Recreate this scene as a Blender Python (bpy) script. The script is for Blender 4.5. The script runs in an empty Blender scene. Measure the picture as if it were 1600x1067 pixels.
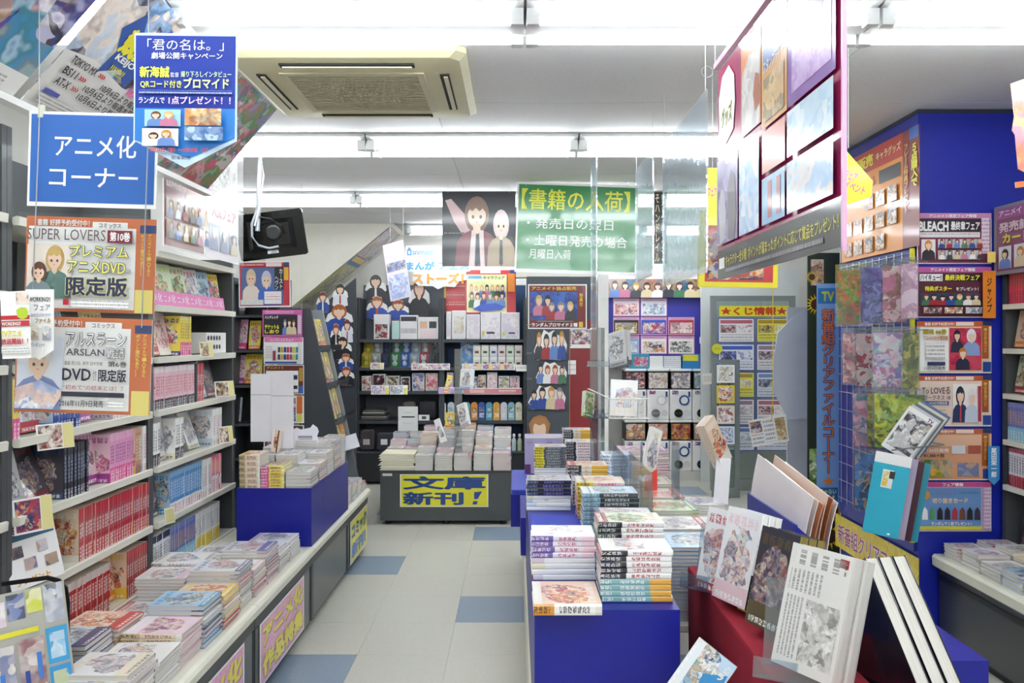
import bpy, math, random
from mathutils import Matrix, Vector
R = random.Random(7)
SC = bpy.context.scene
COL = SC.collection
PI = math.pi
# ---------------------------------------------------------------- camera, world, exposure
F, H, CX, CY = 1271.0, 1.57, 805.0, 526.0
cam = bpy.data.cameras.new('camera'); cam.sensor_width = 36; cam.lens = 36 * F / 1600
cam.shift_x = -(CX - 800) / 1600; cam.shift_y = -(533.5 - CY) / 1600
cam.clip_start = .05; cam.clip_end = 60
camo = bpy.data.objects.new('camera', cam); COL.objects.link(camo)
camo.location = (0, 0, H); camo.rotation_euler = (PI / 2, 0, 0); SC.camera = camo
w = bpy.data.worlds.new('world'); SC.world = w; w.use_nodes = True
w.node_tree.nodes['Background'].inputs[0].default_value = (.8, .9, 1, 1)
w.node_tree.nodes['Background'].inputs[1].default_value = .03
vs = SC.view_settings; vs.view_transform = 'Standard'; vs.look = 'None'; vs.exposure = 0.88; vs.gamma = 1; vs.use_curve_mapping = False
TUBE = 13.0          # emission of the fluorescent tubes
cy = SC.cycles; cy.max_bounces = 5; cy.diffuse_bounces = 4; cy.glossy_bounces = 2; cy.transmission_bounces = 2; cy.transparent_max_bounces = 8; cy.caustics_reflective = False; cy.caustics_refractive = False

# ---------------------------------------------------------------- materials
def lin(h):
    h = h.lstrip('#'); c = [int(h[i:i + 2], 16) / 255 for i in (0, 2, 4)]
    return tuple(x / 12.92 if x <= .04045 else ((x + .055) / 1.055) ** 2.4 for x in c) + (1,)
MC = {}
class NT:
    def __init__(s, name):
        s.m = bpy.data.materials.new(name); s.m.use_nodes = True; s.t = s.m.node_tree; s.t.nodes.clear()
        s.out = s.n('ShaderNodeOutputMaterial')
    def n(s, typ, ins=None, **kw):
        o = s.t.nodes.new(typ)
        for k, v in kw.items(): setattr(o, k, v)
        for k, v in (ins or {}).items(): s.put(o.inputs[k], v)
        return o
    def put(s, sock, v):
        if hasattr(v, 'is_output'): s.t.links.new(v, sock)
        elif isinstance(v, str): sock.default_value = lin(v)
        else: sock.default_value = v
    def ma(s, op, a, b=0.0, c=None, clamp=False):
        o = s.n('ShaderNodeMath', operation=op, use_clamp=clamp); s.put(o.inputs[0], a); s.put(o.inputs[1], b)
        if c is not None: s.put(o.inputs[2], c)
        return o.outputs[0]
    def vm(s, op, a, b):
        o = s.n('ShaderNodeVectorMath', operation=op); s.put(o.inputs[0], a); s.put(o.inputs[1], b); return o.outputs[0]
    def mix(s, f, a, b):
        o = s.n('ShaderNodeMix', data_type='RGBA'); s.put(o.inputs[0], f); s.put(o.inputs[6], a); s.put(o.inputs[7], b); return o.outputs[2]
    def ramp(s, f, cols, mode='CONSTANT', pos=None):
        o = s.n('ShaderNodeValToRGB'); e = o.color_ramp.elements; o.color_ramp.interpolation = mode
        n = len(cols)
        while len(e) < n: e.new(1)
        for i, c in enumerate(cols):
            e[i].position = pos[i] if pos else (.25 + .5 * i / n if mode == 'CONSTANT' else .25 + .5 * i / max(1, n - 1))
            e[i].color = lin(c)
        if not pos and mode == 'CONSTANT': e[0].position = 0
        s.put(o.inputs[0], f); return o.outputs[0]
    def noise(s, vec, scale, detail=2, dist=0.0, rough=.5):
        o = s.n('ShaderNodeTexNoise', {'Vector': vec, 'Scale': scale, 'Detail': detail, 'Distortion': dist, 'Roughness': rough}); return o.outputs[0]
    def patches(s, scale, cols, dist=1.0):
        nz = s.n('ShaderNodeTexNoise', {'Vector': s.vec, 'Scale': scale * 1.3, 'Detail': 2.0}).outputs['Color']
        wv = s.vm('ADD', s.vec, s.vm('MULTIPLY', nz, (1.1 * dist / scale,) * 3))
        pos = [i / len(cols) for i in range(len(cols))]
        def vor(sc):
            o = s.n('ShaderNodeTexVoronoi', {'Vector': wv, 'Scale': sc}); return s.ramp(s.sep(o.outputs['Color'])[0], cols, 'CONSTANT', pos)
        c = s.mix(s.ma('GREATER_THAN', s.noise(s.vec, scale * .7, 1), .5), vor(scale * 1.1), vor(scale * 3.2))
        return s.mix(.42, c, s.ramp(s.noise(s.vec, scale * 1.6, 3), cols, 'EASE'))
    def sep(s, v):
        o = s.n('ShaderNodeSeparateXYZ', {0: v}); return o.outputs
    def bsdf(s, col, rough=.5, metal=0, coat=0, bump=None, bs=.2, bd=.01, spec=.5, crough=.08):
        b = s.n('ShaderNodeBsdfPrincipled', {'Base Color': col, 'Roughness': rough, 'Metallic': metal, 'Coat Weight': coat, 'Coat Roughness': crough, 'Specular IOR Level': spec})
        if bump is not None:
            k = s.n('ShaderNodeBump', {'Strength': bs, 'Distance': bd, 'Height': bump}); s.t.links.new(k.outputs[0], b.inputs['Normal'])
            if coat: s.t.links.new(k.outputs[0], b.inputs['Coat Normal'])
        s.t.links.new(b.outputs[0], s.out.inputs[0]); return b
    def coords(s):
        s.tc = s.n('ShaderNodeTexCoord'); s.oi = s.n('ShaderNodeObjectInfo'); s.rnd = s.oi.outputs['Random']
        c = s.n('ShaderNodeCombineXYZ', {0: s.ma('MULTIPLY', s.rnd, 37.), 1: s.ma('MULTIPLY', s.rnd, 91.), 2: s.ma('MULTIPLY', s.rnd, 13.)})
        s.obj = s.tc.outputs['Object']; s.gen = s.tc.outputs['Generated']
        s.vec = s.vm('ADD', s.obj, c.outputs[0]); return s.vec

def mat(h, rough=.5, metal=0, coat=0, var=.06):
    k = ('p', h, rough, metal, coat, var)
    if k not in MC:
        t = NT('paint_' + h.strip('#')); t.coords()
        f = t.noise(t.vec, 9, 3)
        c0 = lin(h); lo = tuple(x * (1 - var) for x in c0[:3]) + (1,); hi = tuple(min(1, x * (1 + var)) for x in c0[:3]) + (1,)
        t.bsdf(t.mix(f, lo, hi), rough, metal, coat); MC[k] = t.m
    return MC[k]
def ink(h): return mat(h, .35, 0, .35, .02)          # flat print under laminate
def glow(h, e, name='tube_light'):
    k = ('g', h, e)
    if k not in MC:
        t = NT(name); o = t.n('ShaderNodeEmission', {0: h, 1: e}); t.t.links.new(o.outputs[0], t.out.inputs[0]); MC[k] = t.m
    return MC[k]
def clear(tint='#f4f8fb', fac=.10, rough=.06, name='clear_plastic'):
    k = ('c', tint, fac, rough)
    if k not in MC:
        t = NT(name); t.coords()
        a = t.n('ShaderNodeBsdfTransparent', {0: tint}); g = t.n('ShaderNodeBsdfGlossy', {0: '#ffffff', 1: rough})
        d = t.n('ShaderNodeBsdfDiffuse', {0: '#f2f4f6'})
        b = t.n('ShaderNodeBump', {'Strength': .25, 'Distance': .01, 'Height': t.noise(t.vec, 12, 2, .5)})
        t.t.links.new(b.outputs[0], g.inputs['Normal'])
        lw = t.n('ShaderNodeLayerWeight', {'Blend': .35})
        m0 = t.n('ShaderNodeMixShader', {0: .22, 1: g.outputs[0], 2: d.outputs[0]})
        f = t.ma('MULTIPLY_ADD', lw.outputs['Fresnel'], .22, fac, True)
        m1 = t.n('ShaderNodeMixShader', {0: f, 1: a.outputs[0], 2: m0.outputs[0]})
        t.t.links.new(m1.outputs[0], t.out.inputs[0]); MC[k] = t.m
    return MC[k]
def art(*cols, scale=9, coat=.6, dist=1.6):
    """abstract multicolour print: warped patches of the given colours"""
    k = ('a', cols, scale, coat)
    if k not in MC:
        t = NT('print_art'); t.coords()
        t.bsdf(t.patches(scale, cols, dist), .35, 0, coat); MC[k] = t.m
    return MC[k]
def fine(bg='#f4f2ee', fg='#303038', pitch=.012):
    """lines of print too small to read"""
    k = ('f', bg, fg, pitch)
    if k not in MC:
        t = NT('fine_print'); t.coords(); x, y, z = t.sep(t.vec)
        ln = t.ma('LESS_THAN', t.ma('FRACT', t.ma('DIVIDE', y, pitch)), .55)
        v = t.n('ShaderNodeCombineXYZ', {0: t.ma('DIVIDE', x, pitch * .22), 1: t.ma('FLOOR', t.ma('DIVIDE', y, pitch)), 2: 0.})
        g = t.ma('GREATER_THAN', t.noise(v.outputs[0], 1.0, 1), .46)
        t.bsdf(t.mix(t.ma('MULTIPLY', t.ma('MULTIPLY', ln, g), .55), bg, fg), .4, 0, .4); MC[k] = t.m
    return MC[k]
def cover(kind):
    """a comic cover: pale ground, a loose many-coloured patch, a title band; varies per book"""
    k = ('cv', kind)
    if k not in MC:
        bg, pal, bands, word = COVERS[kind]
        t = NT('cover_' + kind); t.coords(); gx, gy, gz = t.sep(t.gen)
        n2 = t.noise(t.vec, 11, 2, .6)
        pic = t.patches(26, pal, .8)
        dx = t.ma('MULTIPLY', t.ma('SUBTRACT', gx, .46), 1.15); dy = t.ma('SUBTRACT', gy, .5)
        d = t.ma('SQRT', t.ma('ADD', t.ma('MULTIPLY', dx, dx), t.ma('MULTIPLY', dy, dy)))
        d = t.ma('ADD', d, t.ma('MULTIPLY', t.ma('SUBTRACT', n2, .5), .75))
        ground = t.mix(t.noise(t.vec, 5, 1), bg[0], bg[1])
        c = t.mix(t.ma('LESS_THAN', d, .40), ground, pic)
        bw = t.ma('MULTIPLY_ADD', t.rnd, .14, .1)
        bandc = t.ramp(t.ma('FRACT', t.ma('MULTIPLY', t.rnd, 17.3)), bands, 'CONSTANT', [i / len(bands) for i in range(len(bands))])
        def row(lo, hi, nch):
            a = t.ma('MULTIPLY', t.ma('GREATER_THAN', gx, lo), t.ma('LESS_THAN', gx, hi))
            b = t.ma('MULTIPLY', t.ma('LESS_THAN', t.ma('FRACT', t.ma('MULTIPLY', gy, nch)), .78), t.ma('LESS_THAN', t.ma('ABSOLUTE', dy), .42))
            return t.ma('MULTIPLY', t.ma('MULTIPLY', a, b), t.ma('GREATER_THAN', t.noise(t.vec, 230, 1), .45))
        c = t.mix(t.ma('LESS_THAN', gx, bw), c, t.mix(row(.025, .085, 9.), bandc, word))
        c = t.mix(t.ma('MULTIPLY', row(.82, .93, 5.), .9), c, bandc)
        t.bsdf(c, .3, 0, .7, t.noise(t.vec, 20, 2), .12, .01); MC[k] = t.m
    return MC[k]
COVERS = {
 'pastel': (('#f3eeea', '#dfe4ee'), ('#f2d9c8', '#e8b8a8', '#c5cfe4', '#7d6a7a', '#d8dfd4', '#b56a70', '#f6f0ea'), ('#c23b4c', '#e7dcd4', '#5d6fa8', '#e8c9d0', '#efe9df'), '#f7f3ee'),
 'white': (('#f4f3f1', '#e6e8ea'), ('#e9e6e2', '#b9c3cf', '#8f93a4', '#f0d9cf', '#5c5d70', '#dcdad3'), ('#f2f0ec', '#d8c9d6', '#c9d6e6', '#e9e2c9'), '#6d6a78'),
 'dark': (('#26262f', '#3c3a48'), ('#1a1a24', '#4b4a6a', '#8b5a5a', '#c9b8a6', '#2f3d5c', '#6b5878'), ('#7a1f2a', '#20202a', '#2c4a7c', '#5a4b2a'), '#e8e4da'),
 'warm': (('#f4dfc8', '#e9c2a6'), ('#d8453a', '#f0a850', '#f6e3c8', '#7a3a34', '#e87f6a', '#fbf0da'), ('#c9302c', '#e88b2a', '#f3d04a', '#f2ede4'), '#fff4d8'),
 'cool': (('#cfe2f0', '#9fc4e2'), ('#2f6fb4', '#7fb4dc', '#e7eef4', '#3c4a6a', '#c9b59a', '#58a8a8', '#f2dccb'), ('#1f4fa0', '#3f9fd0', '#e9edf2', '#24356a'), '#f4f8fc'),
 'pink': (('#f8dfe8', '#f0b8cc'), ('#e05a90', '#f6c9d8', '#6a4a5a', '#f8efe8', '#c86aa0', '#e8c8a8'), ('#d83a80', '#f0e8ec', '#a84a98', '#f6d0dc'), '#fff6fa'),
 'green': (('#e4ecd4', '#c6dcae'), ('#5a9a4a', '#b8d88a', '#e8e4d0', '#4a5a3c', '#d89a5a', '#8a6a5a'), ('#3a8a4a', '#e8e0d0', '#c8d84a', '#b03a3a'), '#f8fae8'),
 'yellow': (('#f6ea70', '#f0d838'), ('#e8c820', '#d84a30', '#f8f4d8', '#4a6a4a', '#e87a9a', '#5a4a8a'), ('#d02a2a', '#e87a20', '#283a8a', '#f8f0a0'), '#fff8b0'),
 'grey': (('#d8d8d6', '#b8babc'), ('#8a8c90', '#d0d0ce', '#5c5e64', '#eceae6', '#a0a2a8'), ('#e6e4e0', '#585a60', '#b0b2b6'), '#3a3a40'),
}
def spine(base, top, title, bottom, bf=.2, tf=.12, inks='#222228'):
    """book spine print along local x (0 = foot): foot band, title glyphs, head band"""
    k = ('sp', base, top, title, bottom, bf, tf, inks)
    if k not in MC:
        t = NT('spine_print'); t.coords(); gx, gy, gz = t.sep(t.gen)
        c = t.ramp(gx, (bottom, base, top), 'CONSTANT', (0, bf, 1 - tf))
        ox, oy, oz = t.sep(t.vec)
        v = t.n('ShaderNodeCombineXYZ', {0: t.ma('MULTIPLY', ox, 260.), 1: t.ma('MULTIPLY', oz, 260.), 2: t.ma('MULTIPLY', t.rnd, 40.)})
        g = t.ma('MULTIPLY', t.ma('GREATER_THAN', t.noise(v.outputs[0], 1.0, 1), .45), t.ma('LESS_THAN', t.ma('FRACT', t.ma('MULTIPLY', gx, 14.)), .8))
        g = t.ma('MULTIPLY', g, t.ma('LESS_THAN', t.ma('ABSOLUTE', t.ma('SUBTRACT', gz, .5)), .3))
        zone = t.ma('MULTIPLY', t.ma('GREATER_THAN', gx, bf + .08), t.ma('LESS_THAN', gx, .92 - tf))
        c = t.mix(t.ma('MULTIPLY', t.ma('MULTIPLY', g, zone), .85), c, title)
        c = t.mix(t.ma('MULTIPLY', t.ma('MULTIPLY', g, t.ma('LESS_THAN', gx, bf * .8)), .8), c, inks)
        t.bsdf(c, .3, 0, .6); MC[k] = t.m
    return MC[k]
def paper():
    k = 'paper'
    if k not in MC:
        t = NT('page_edges'); t.coords(); x, y, z = t.sep(t.vec)
        f = t.noise(t.n('ShaderNodeCombineXYZ', {0: t.ma('MULTIPLY', x, 4.), 1: t.ma('MULTIPLY', y, 4.), 2: t.ma('MULTIPLY', z, 900.)}).outputs[0], 1.0, 1)
        t.bsdf(t.mix(f, '#b7b0a6', '#efece6'), .8); MC[k] = t.m
    return MC[k]

# ---------------------------------------------------------------- mesh building
class MB:
    def __init__(s): s.v = []; s.f = []; s.mi = []
    def add(s, vs, fs, mi=0):
        o = len(s.v); s.v += [tuple(v) for v in vs]; s.f += [tuple(i + o for i in f) for f in fs]; s.mi += [mi] * len(fs); return s
    def box(s, a, b, mi=0):
        (x0, y0, z0), (x1, y1, z1) = a, b
        return s.add([(x0, y0, z0), (x1, y0, z0), (x1, y1, z0), (x0, y1, z0), (x0, y0, z1), (x1, y0, z1), (x1, y1, z1), (x0, y1, z1)],
                     [(0, 3, 2, 1), (4, 5, 6, 7), (0, 1, 5, 4), (1, 2, 6, 5), (2, 3, 7, 6), (3, 0, 4, 7)], mi)
    def bev(s, a, b, r):
        """box with chamfered vertical and top edges"""
        (x0, y0, z0), (x1, y1, z1) = a, b
        def ring(i, z): return [(x0 + i + r, y0 + i, z), (x1 - i - r, y0 + i, z), (x1 - i, y0 + i + r, z), (x1 - i, y1 - i - r, z), (x1 - i - r, y1 - i, z), (x0 + i + r, y1 - i, z), (x0 + i, y1 - i - r, z), (x0 + i, y0 + i + r, z)]
        rs = [ring(r, z0), ring(0, z0 + r), ring(0, z1 - r), ring(r, z1)]
        vs = sum(rs, []); fs = [tuple(range(7, -1, -1)), tuple(range(24, 32))]
        for k in range(3):
            for i in range(8): j = (i + 1) % 8; fs.append((k * 8 + i, k * 8 + j, k * 8 + 8 + j, k * 8 + 8 + i))
        return s.add(vs, fs)
    def prism(s, poly, d0, d1, ax='z', mi=0):
        n = len(poly)
        def P(p, d): return {'z': (p[0], p[1], d), 'y': (p[0], d, p[1]), 'x': (d, p[0], p[1])}[ax]
        vs = [P(p, d0) for p in poly] + [P(p, d1) for p in poly]
        fs = [tuple(range(n - 1, -1, -1)), tuple(range(n, 2 * n))] + [(i, (i + 1) % n, n + (i + 1) % n, n + i) for i in range(n)]
        return s.add(vs, fs, mi)
    def tube(s, pts, r, n=8):
        pts = [Vector(p) for p in pts]; vs = []; fs = []
        for i, p in enumerate(pts):
            d = (pts[min(i + 1, len(pts) - 1)] - pts[max(i - 1, 0)]).normalized()
            a = d.orthogonal().normalized() if abs(d.z) < .99 else Vector((1, 0, 0)); a = (a - d * a.dot(d)).normalized(); b = d.cross(a)
            vs += [tuple(p + (a * math.cos(2 * PI * k / n) + b * math.sin(2 * PI * k / n)) * r) for k in range(n)]
        for i in range(len(pts) - 1):
            for k in range(n): fs.append((i * n + k, i * n + (k + 1) % n, i * n + n + (k + 1) % n, i * n + n + k))
        fs += [tuple(range(n - 1, -1, -1)), tuple(range((len(pts) - 1) * n, len(pts) * n))]
        return s.add(vs, fs)
    def lathe(s, prof, c=(0, 0, 0), n=14, sx=1, sy=1):
        vs = [(c[0] + r * sx * math.cos(2 * PI * k / n), c[1] + r * sy * math.sin(2 * PI * k / n), c[2] + z) for r, z in prof for k in range(n)]
        m = len(prof); fs = [(i * n + k, i * n + (k + 1) % n, i * n + n + (k + 1) % n, i * n + n + k) for i in range(m - 1) for k in range(n)]
        fs += [tuple(range(n - 1, -1, -1)), tuple(range((m - 1) * n, m * n))]
        return s.add(vs, fs)
    def mesh(s, name, mats, off=(0, 0, 0)):
        me = bpy.data.meshes.new(name)
        me.from_pydata([(x - off[0], y - off[1], z - off[2]) for x, y, z in s.v], [], s.f)
        for m in (mats if isinstance(mats, (list, tuple)) else [mats]): me.materials.append(m)
        if any(s.mi): me.polygons.foreach_set('material_index', s.mi)
        me.update(); return me
def link(o, parent=None):
    COL.objects.link(o)
    if parent is not None: o.parent = parent
    return o
def part(name, mb, m, parent, off=None, label=None):
    """one mesh under a thing; world coordinates unless parent keeps its own frame (off=None -> parent's base)"""
    o = bpy.data.objects.new(name, mb.mesh(name, m, off if off is not None else parent.get('_b', (0, 0, 0))))
    if label: o['label'] = label
    return link(o, parent)
def tag(o, label, cat, group=None):
    o['label'] = label; o['category'] = cat
    if group: o['group'] = group
    return o
def thing(name, label, cat, base, group=None):
    o = link(bpy.data.objects.new(name, None)); o.empty_display_size = .05; o.location = base; o['_b'] = base
    return tag(o, label, cat, group)
def solo(name, mb, m, label, cat, base, group=None):
    o = link(bpy.data.objects.new(name, mb.mesh(name, m, base))); o.location = base; return tag(o, label, cat, group)
def struct(name, mb, m, parent=None):
    o = link(bpy.data.objects.new(name, mb.mesh(name, m)), parent)
    if parent is None: o['kind'] = 'structure'
    return o
def copy_tree(o, parent=None):
    c = o.copy(); link(c); c.parent = parent
    for ch in o.children: copy_tree(ch, c)
    return c

# ---------------------------------------------------------------- pixels of the photograph -> points at a real distance
def W(px, py, Z): return ((px - CX) * Z / F, Z, H - (py - CY) * Z / F)
def frame(c, yaw=0, pitch=0, roll=0):
    r = math.radians
    return Matrix.Translation(c) @ Matrix.Rotation(r(yaw), 4, 'Z') @ Matrix.Rotation(r(90 + pitch), 4, 'X') @ Matrix.Rotation(r(roll), 4, 'Z')
TEXTS = []
def text_obj(txt, w, h, m, bold, name='lettering'):
    o = bpy.data.objects.new(name, bpy.data.meshes.new(name)); TEXTS.append((o, txt, w, h, m, bold)); return o
def finish_texts():
    made = {}
    tmp = bpy.data.scenes.new('tmp')
    for o, txt, w, h, m, bold in TEXTS:
        k = txt
        if k not in made:
            c = bpy.data.curves.new('t', 'FONT'); c.body = txt; c.resolution_u = 2; c.fill_mode = 'FRONT'; c.align_x = 'CENTER'
            if '\n' in txt: c.space_line = .95
            q = bpy.data.objects.new('t', c); tmp.collection.objects.link(q); made[k] = q
    dg = bpy.context.evaluated_depsgraph_get() if False else None
    vl = tmp.view_layers[0]; vl.update(); dg = vl.depsgraph; dg.update()
    data = {}
    for k, q in made.items():
        me = bpy.data.meshes.new_from_object(q.evaluated_get(dg), depsgraph=dg)
        vs = [v.co[:2] for v in me.vertices]; fs = [tuple(p.vertices) for p in me.polygons]
        data[k] = (vs, fs)
    for o, txt, w, h, m, bold in TEXTS:
        vs, fs = data[txt]
        if not vs: continue
        if bold > .006:
            n = len(vs); q = [(0, 0)] + [(bold * math.cos(i * PI / 4), bold * math.sin(i * PI / 4)) for i in range(8)]
            vs = [(x + a, y + b) for a, b in q for x, y in vs]; fs = [tuple(v + n * i for v in f) for i in range(9) for f in fs]
        x0 = min(v[0] for v in vs); x1 = max(v[0] for v in vs); y0 = min(v[1] for v in vs); y1 = max(v[1] for v in vs)
        sx = w / max(1e-6, x1 - x0); sy = h / max(1e-6, y1 - y0)
        nb = len(vs) // 9 if bold > .006 else len(vs)
        o.data.from_pydata([((x - (x0 + x1) / 2) * sx, (y - (y0 + y1) / 2) * sy, .00004 * (i // nb)) for i, (x, y) in enumerate(vs)], [], fs)
        o.data.materials.append(m); o.data.update()
    for q in made.values(): bpy.data.objects.remove(q)
    bpy.data.scenes.remove(tmp)
def sheet(name, label, cat, w, h, M, bg, els=(), group=None, thick=.0016, outline=None, parent=None, kindpart=None):
    """a printed sheet: root mesh = the sheet, children = printed panels and lettering; els use fractions, y down"""
    mb = MB()
    pts = [(x * w - w / 2, h / 2 - y * h) for x, y in (outline or [(0, 1), (1, 1), (1, 0), (0, 0)])]
    if sum(pts[i - 1][0] * pts[i][1] - pts[i][0] * pts[i - 1][1] for i in range(len(pts))) < 0: pts = pts[::-1]
    mb.prism(pts, -thick, 0)
    o = link(bpy.data.objects.new(name, mb.mesh(name, bg)), parent)
    if parent is None: o.matrix_world = M; tag(o, label, cat, group)
    else: o.matrix_local = M
    z = .0006
    for e in els:
        k = e[0]
        if k == 'p':
            q = [(x * w - w / 2, h / 2 - y * h) for x, y in e[1]]; a = sum(q[i - 1][0] * q[i][1] - q[i][0] * q[i - 1][1] for i in range(len(q)))
            if a < 0: q = q[::-1]
            n = len(q); b = MB().add([(x, y, z) for x, y in q], [tuple(range(n))])
            link(bpy.data.objects.new(e[3] if len(e) > 3 else 'printed_shape', b.mesh('printed_shape', e[2])), o)
        elif k == 'r':
            x0, y0, x1, y1, m = e[1:6]; cx = ((x0 + x1) / 2 - .5) * w; cy = (.5 - (y0 + y1) / 2) * h; a = (x1 - x0) * w / 2; b = (y1 - y0) * h / 2
            q = link(bpy.data.objects.new(e[6] if len(e) > 6 else 'printed_panel', MB().add([(-a, -b, 0), (a, -b, 0), (a, b, 0), (-a, b, 0)], [(0, 1, 2, 3)]).mesh('printed_panel', m)), o)
            q.location = (cx, cy, z)
        elif k in 'tv':
            txt, x0, y0, x1, y1, m = e[1:7]; bold = e[7] if len(e) > 7 else .012; rot = e[8] if len(e) > 8 else 0
            if k == 'v': txt = '\n'.join(txt.replace('ー', '｜'))
            q = text_obj(txt, (x1 - x0) * w, (y1 - y0) * h, m, bold); link(q, o)
            q.location = (((x0 + x1) / 2 - .5) * w, (.5 - (y0 + y1) / 2) * h, z); q.rotation_euler = (0, 0, math.radians(rot))
        z += .0005
    return o
def px_sheet(name, label, cat, x0, y0, x1, y1, Z, bg, els=(), yaw=0, pitch=0, roll=0, **kw):
    c = W((x0 + x1) / 2, (y0 + y1) / 2, Z); k = Z / F
    return sheet(name, label, cat, (x1 - x0) * k, (y1 - y0) * k, frame(c, yaw, pitch, roll), bg, els, **kw)

HAIR = ['#3a2a24', '#7a4a2a', '#c8903a', '#2a2a34', '#a8502a', '#8a8a98', '#5a3a50', '#d8b870']
CLOTH = ['#2f4f9c', '#f0eeea', '#a8303c', '#3a3a44', '#6a8ac8', '#d8c8a0', '#4a7a5a', '#c87898']
def figure(x0, y0, x1, y1, hair, skin='#f0cdb4', cloth='#3a3a44', tie=None, eyes=False):
    """plain faceless printed figure: hair, face, shoulders"""
    w, h = x1 - x0, y1 - y0; P = lambda pts: [(x0 + a * w, y0 + b * h) for a, b in pts]
    cx, cy, rx, ry = .5, .27, .2, .19
    ell = lambda kx, ky, oy=0: P([(cx + rx * kx * math.cos(t * PI / 8), cy + oy + ry * ky * math.sin(t * PI / 8)) for t in range(16)])
    els = [('p', ell(1.35, 1.4), ink(hair), 'printed_hair'), ('p', P([(.02, 1), (.06, .66), (.2, .54), (.42, .47), (.58, .47), (.8, .54), (.94, .66), (.98, 1)]), ink(cloth), 'printed_clothes'), ('p', P([(.42, .4), (.58, .4), (.58, .5), (.5, .56), (.42, .5)]), ink(skin), 'printed_neck'), ('p', ell(1, 1), ink(skin), 'printed_face'),
           ('p', P([(.28, .26), (.32, .12), (.42, .05), (.58, .05), (.68, .12), (.72, .26), (.63, .18), (.56, .22), (.48, .17), (.4, .22), (.35, .19)]), ink(hair), 'printed_fringe')]
    if eyes:
        for s_ in (-1, 1):
            els.append(('p', P([(cx + s_ * .085 + .03 * math.cos(t * PI / 4), cy + .03 + .028 * math.sin(t * PI / 4)) for t in range(8)]), ink('#4a3a34'), 'printed_eye'))
        els.append(('p', P([(.46, .37), (.54, .37), (.5, .385)]), ink('#b06a60'), 'printed_mouth'))
    if tie: els.append(('p', P([(.46, .54), (.54, .54), (.56, .95), (.5, 1), (.44, .95)]), ink(tie), 'printed_tie'))
    return els
def figures(n, x0, y0, x1, y1, seed=0, ov=1.35):
    q = random.Random(seed); els = []; w = (x1 - x0) / n
    for i in range(n):
        c = x0 + w * (i + .5); dy = q.uniform(0, .16) * (y1 - y0)
        els += figure(max(x0, c - w * ov / 2), y0 + dy, min(x1, c + w * ov / 2), y1, q.choice(HAIR), '#f0cdb4', q.choice(CLOTH))
    return els
# ---------------------------------------------------------------- books
BM = {}
def book_meshes(L, D, t):
    k = (round(L, 3), round(D, 3), round(t, 4))
    if k not in BM:
        a, b, c = L / 2, D / 2, .0012
        m = MB()
        # wrap-round cover: lower board, upper board, slightly rounded spine on the -y side
        m.box((-a, -b + .002, 0), (a, b, c)); m.box((-a, -b + .002, t - c), (a, b, t))
        m.add([(-a, -b + .002, 0), (a, -b + .002, 0), (a, -b, t * .22), (-a, -b, t * .22), (a, -b, t * .78), (-a, -b, t * .78), (a, -b + .002, t), (-a, -b + .002, t)],
              [(0, 1, 2, 3), (3, 2, 4, 5), (5, 4, 6, 7)], 1)
        me = m.mesh('book_cover', [None, None]) if False else bpy.data.meshes.new('book_cover')
        me.from_pydata(m.v, [], m.f); me.materials.append(cover('white')); me.materials.append(cover('white')); me.polygons.foreach_set('material_index', m.mi); me.update()
        pg = MB().box((-a + .002, -b + .003, c), (a - .002, b - .003, t - c)).mesh('book_pages', paper())
        BM[k] = (me, pg)
    return BM[k]
def book(name, label, L, D, t, M, cv, sp, group=None, cat='book'):
    me, pg = book_meshes(L, D, t)
    o = link(bpy.data.objects.new(name, me)); o.matrix_world = M
    o.material_slots[0].link = 'OBJECT'; o.material_slots[0].material = cv if not isinstance(cv, str) else cover(cv)
    o.material_slots[1].link = 'OBJECT'; o.material_slots[1].material = sp if sp is not None else o.material_slots[0].material
    tag(o, label, cat, group)
    link(bpy.data.objects.new('pages', pg), o)
    return o
def rotm(x, y, z): return Matrix(((x[0], y[0], z[0], 0), (x[1], y[1], z[1], 0), (x[2], y[2], z[2], 0), (0, 0, 0, 1)))
def stack(name, where, x, y, z, n, L, D, t, cv, sp=None, yaw=0, jit=.006, jr=2.0, cvs=None, adj='comic', switch=None):
    """a pile of flat books; every book its own object; where = what singles out the pile"""
    for i in range(n):
        c = cv; s_ = sp
        if switch and i < switch[0]: c, s_ = switch[1], switch[2]
        M = Matrix.Translation((x + R.uniform(-jit, jit), y + R.uniform(-jit, jit), z + i * (t + .0003))) @ Matrix.Rotation(math.radians(yaw + R.uniform(-jr, jr)), 4, 'Z')
        top = i == n - 1
        lab = (f'top {adj} of {where}' if top else f'lower {adj} in {where}')
        book(name, lab, L, D, t, M, c, s_, None if top else where)
    return z + n * (t + .0003)
# ================================================================ THE ROOM
CEIL = 2.75; XL, XR, YB, YF = -2.6, 3.5, 9.35, -5.0
def ceiling_mat():
    t = NT('ceiling_board'); t.coords()
    sp = t.ma('GREATER_THAN', t.noise(t.obj, 160, 1), .68)
    sp = t.ma('MULTIPLY', sp, t.ma('GREATER_THAN', t.noise(t.obj, 37, 1), .5))
    c = t.mix(t.ma('MULTIPLY', sp, .6), t.mix(t.noise(t.obj, 2, 2), '#e0dfdf', '#e8e7e6'), '#8c8a88')
    t.bsdf(c, .85, bump=t.noise(t.obj, 150, 2), bs=.15, bd=.003); return t.m
def tile_mat(a, b, c):
    t = NT('vinyl_tile'); t.coords()
    v = t.vec
    n = t.noise(v, 60, 2)
    col = t.mix(n, a, b)
    t.bsdf(col, .3, spec=.4); return t.m
TILE_A = tile_mat('#cfccc2', '#c1beb4', '#aeaba2'); TILE_B = tile_mat('#93a1b1', '#7f8fa3', '#b3bcc6')
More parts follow.
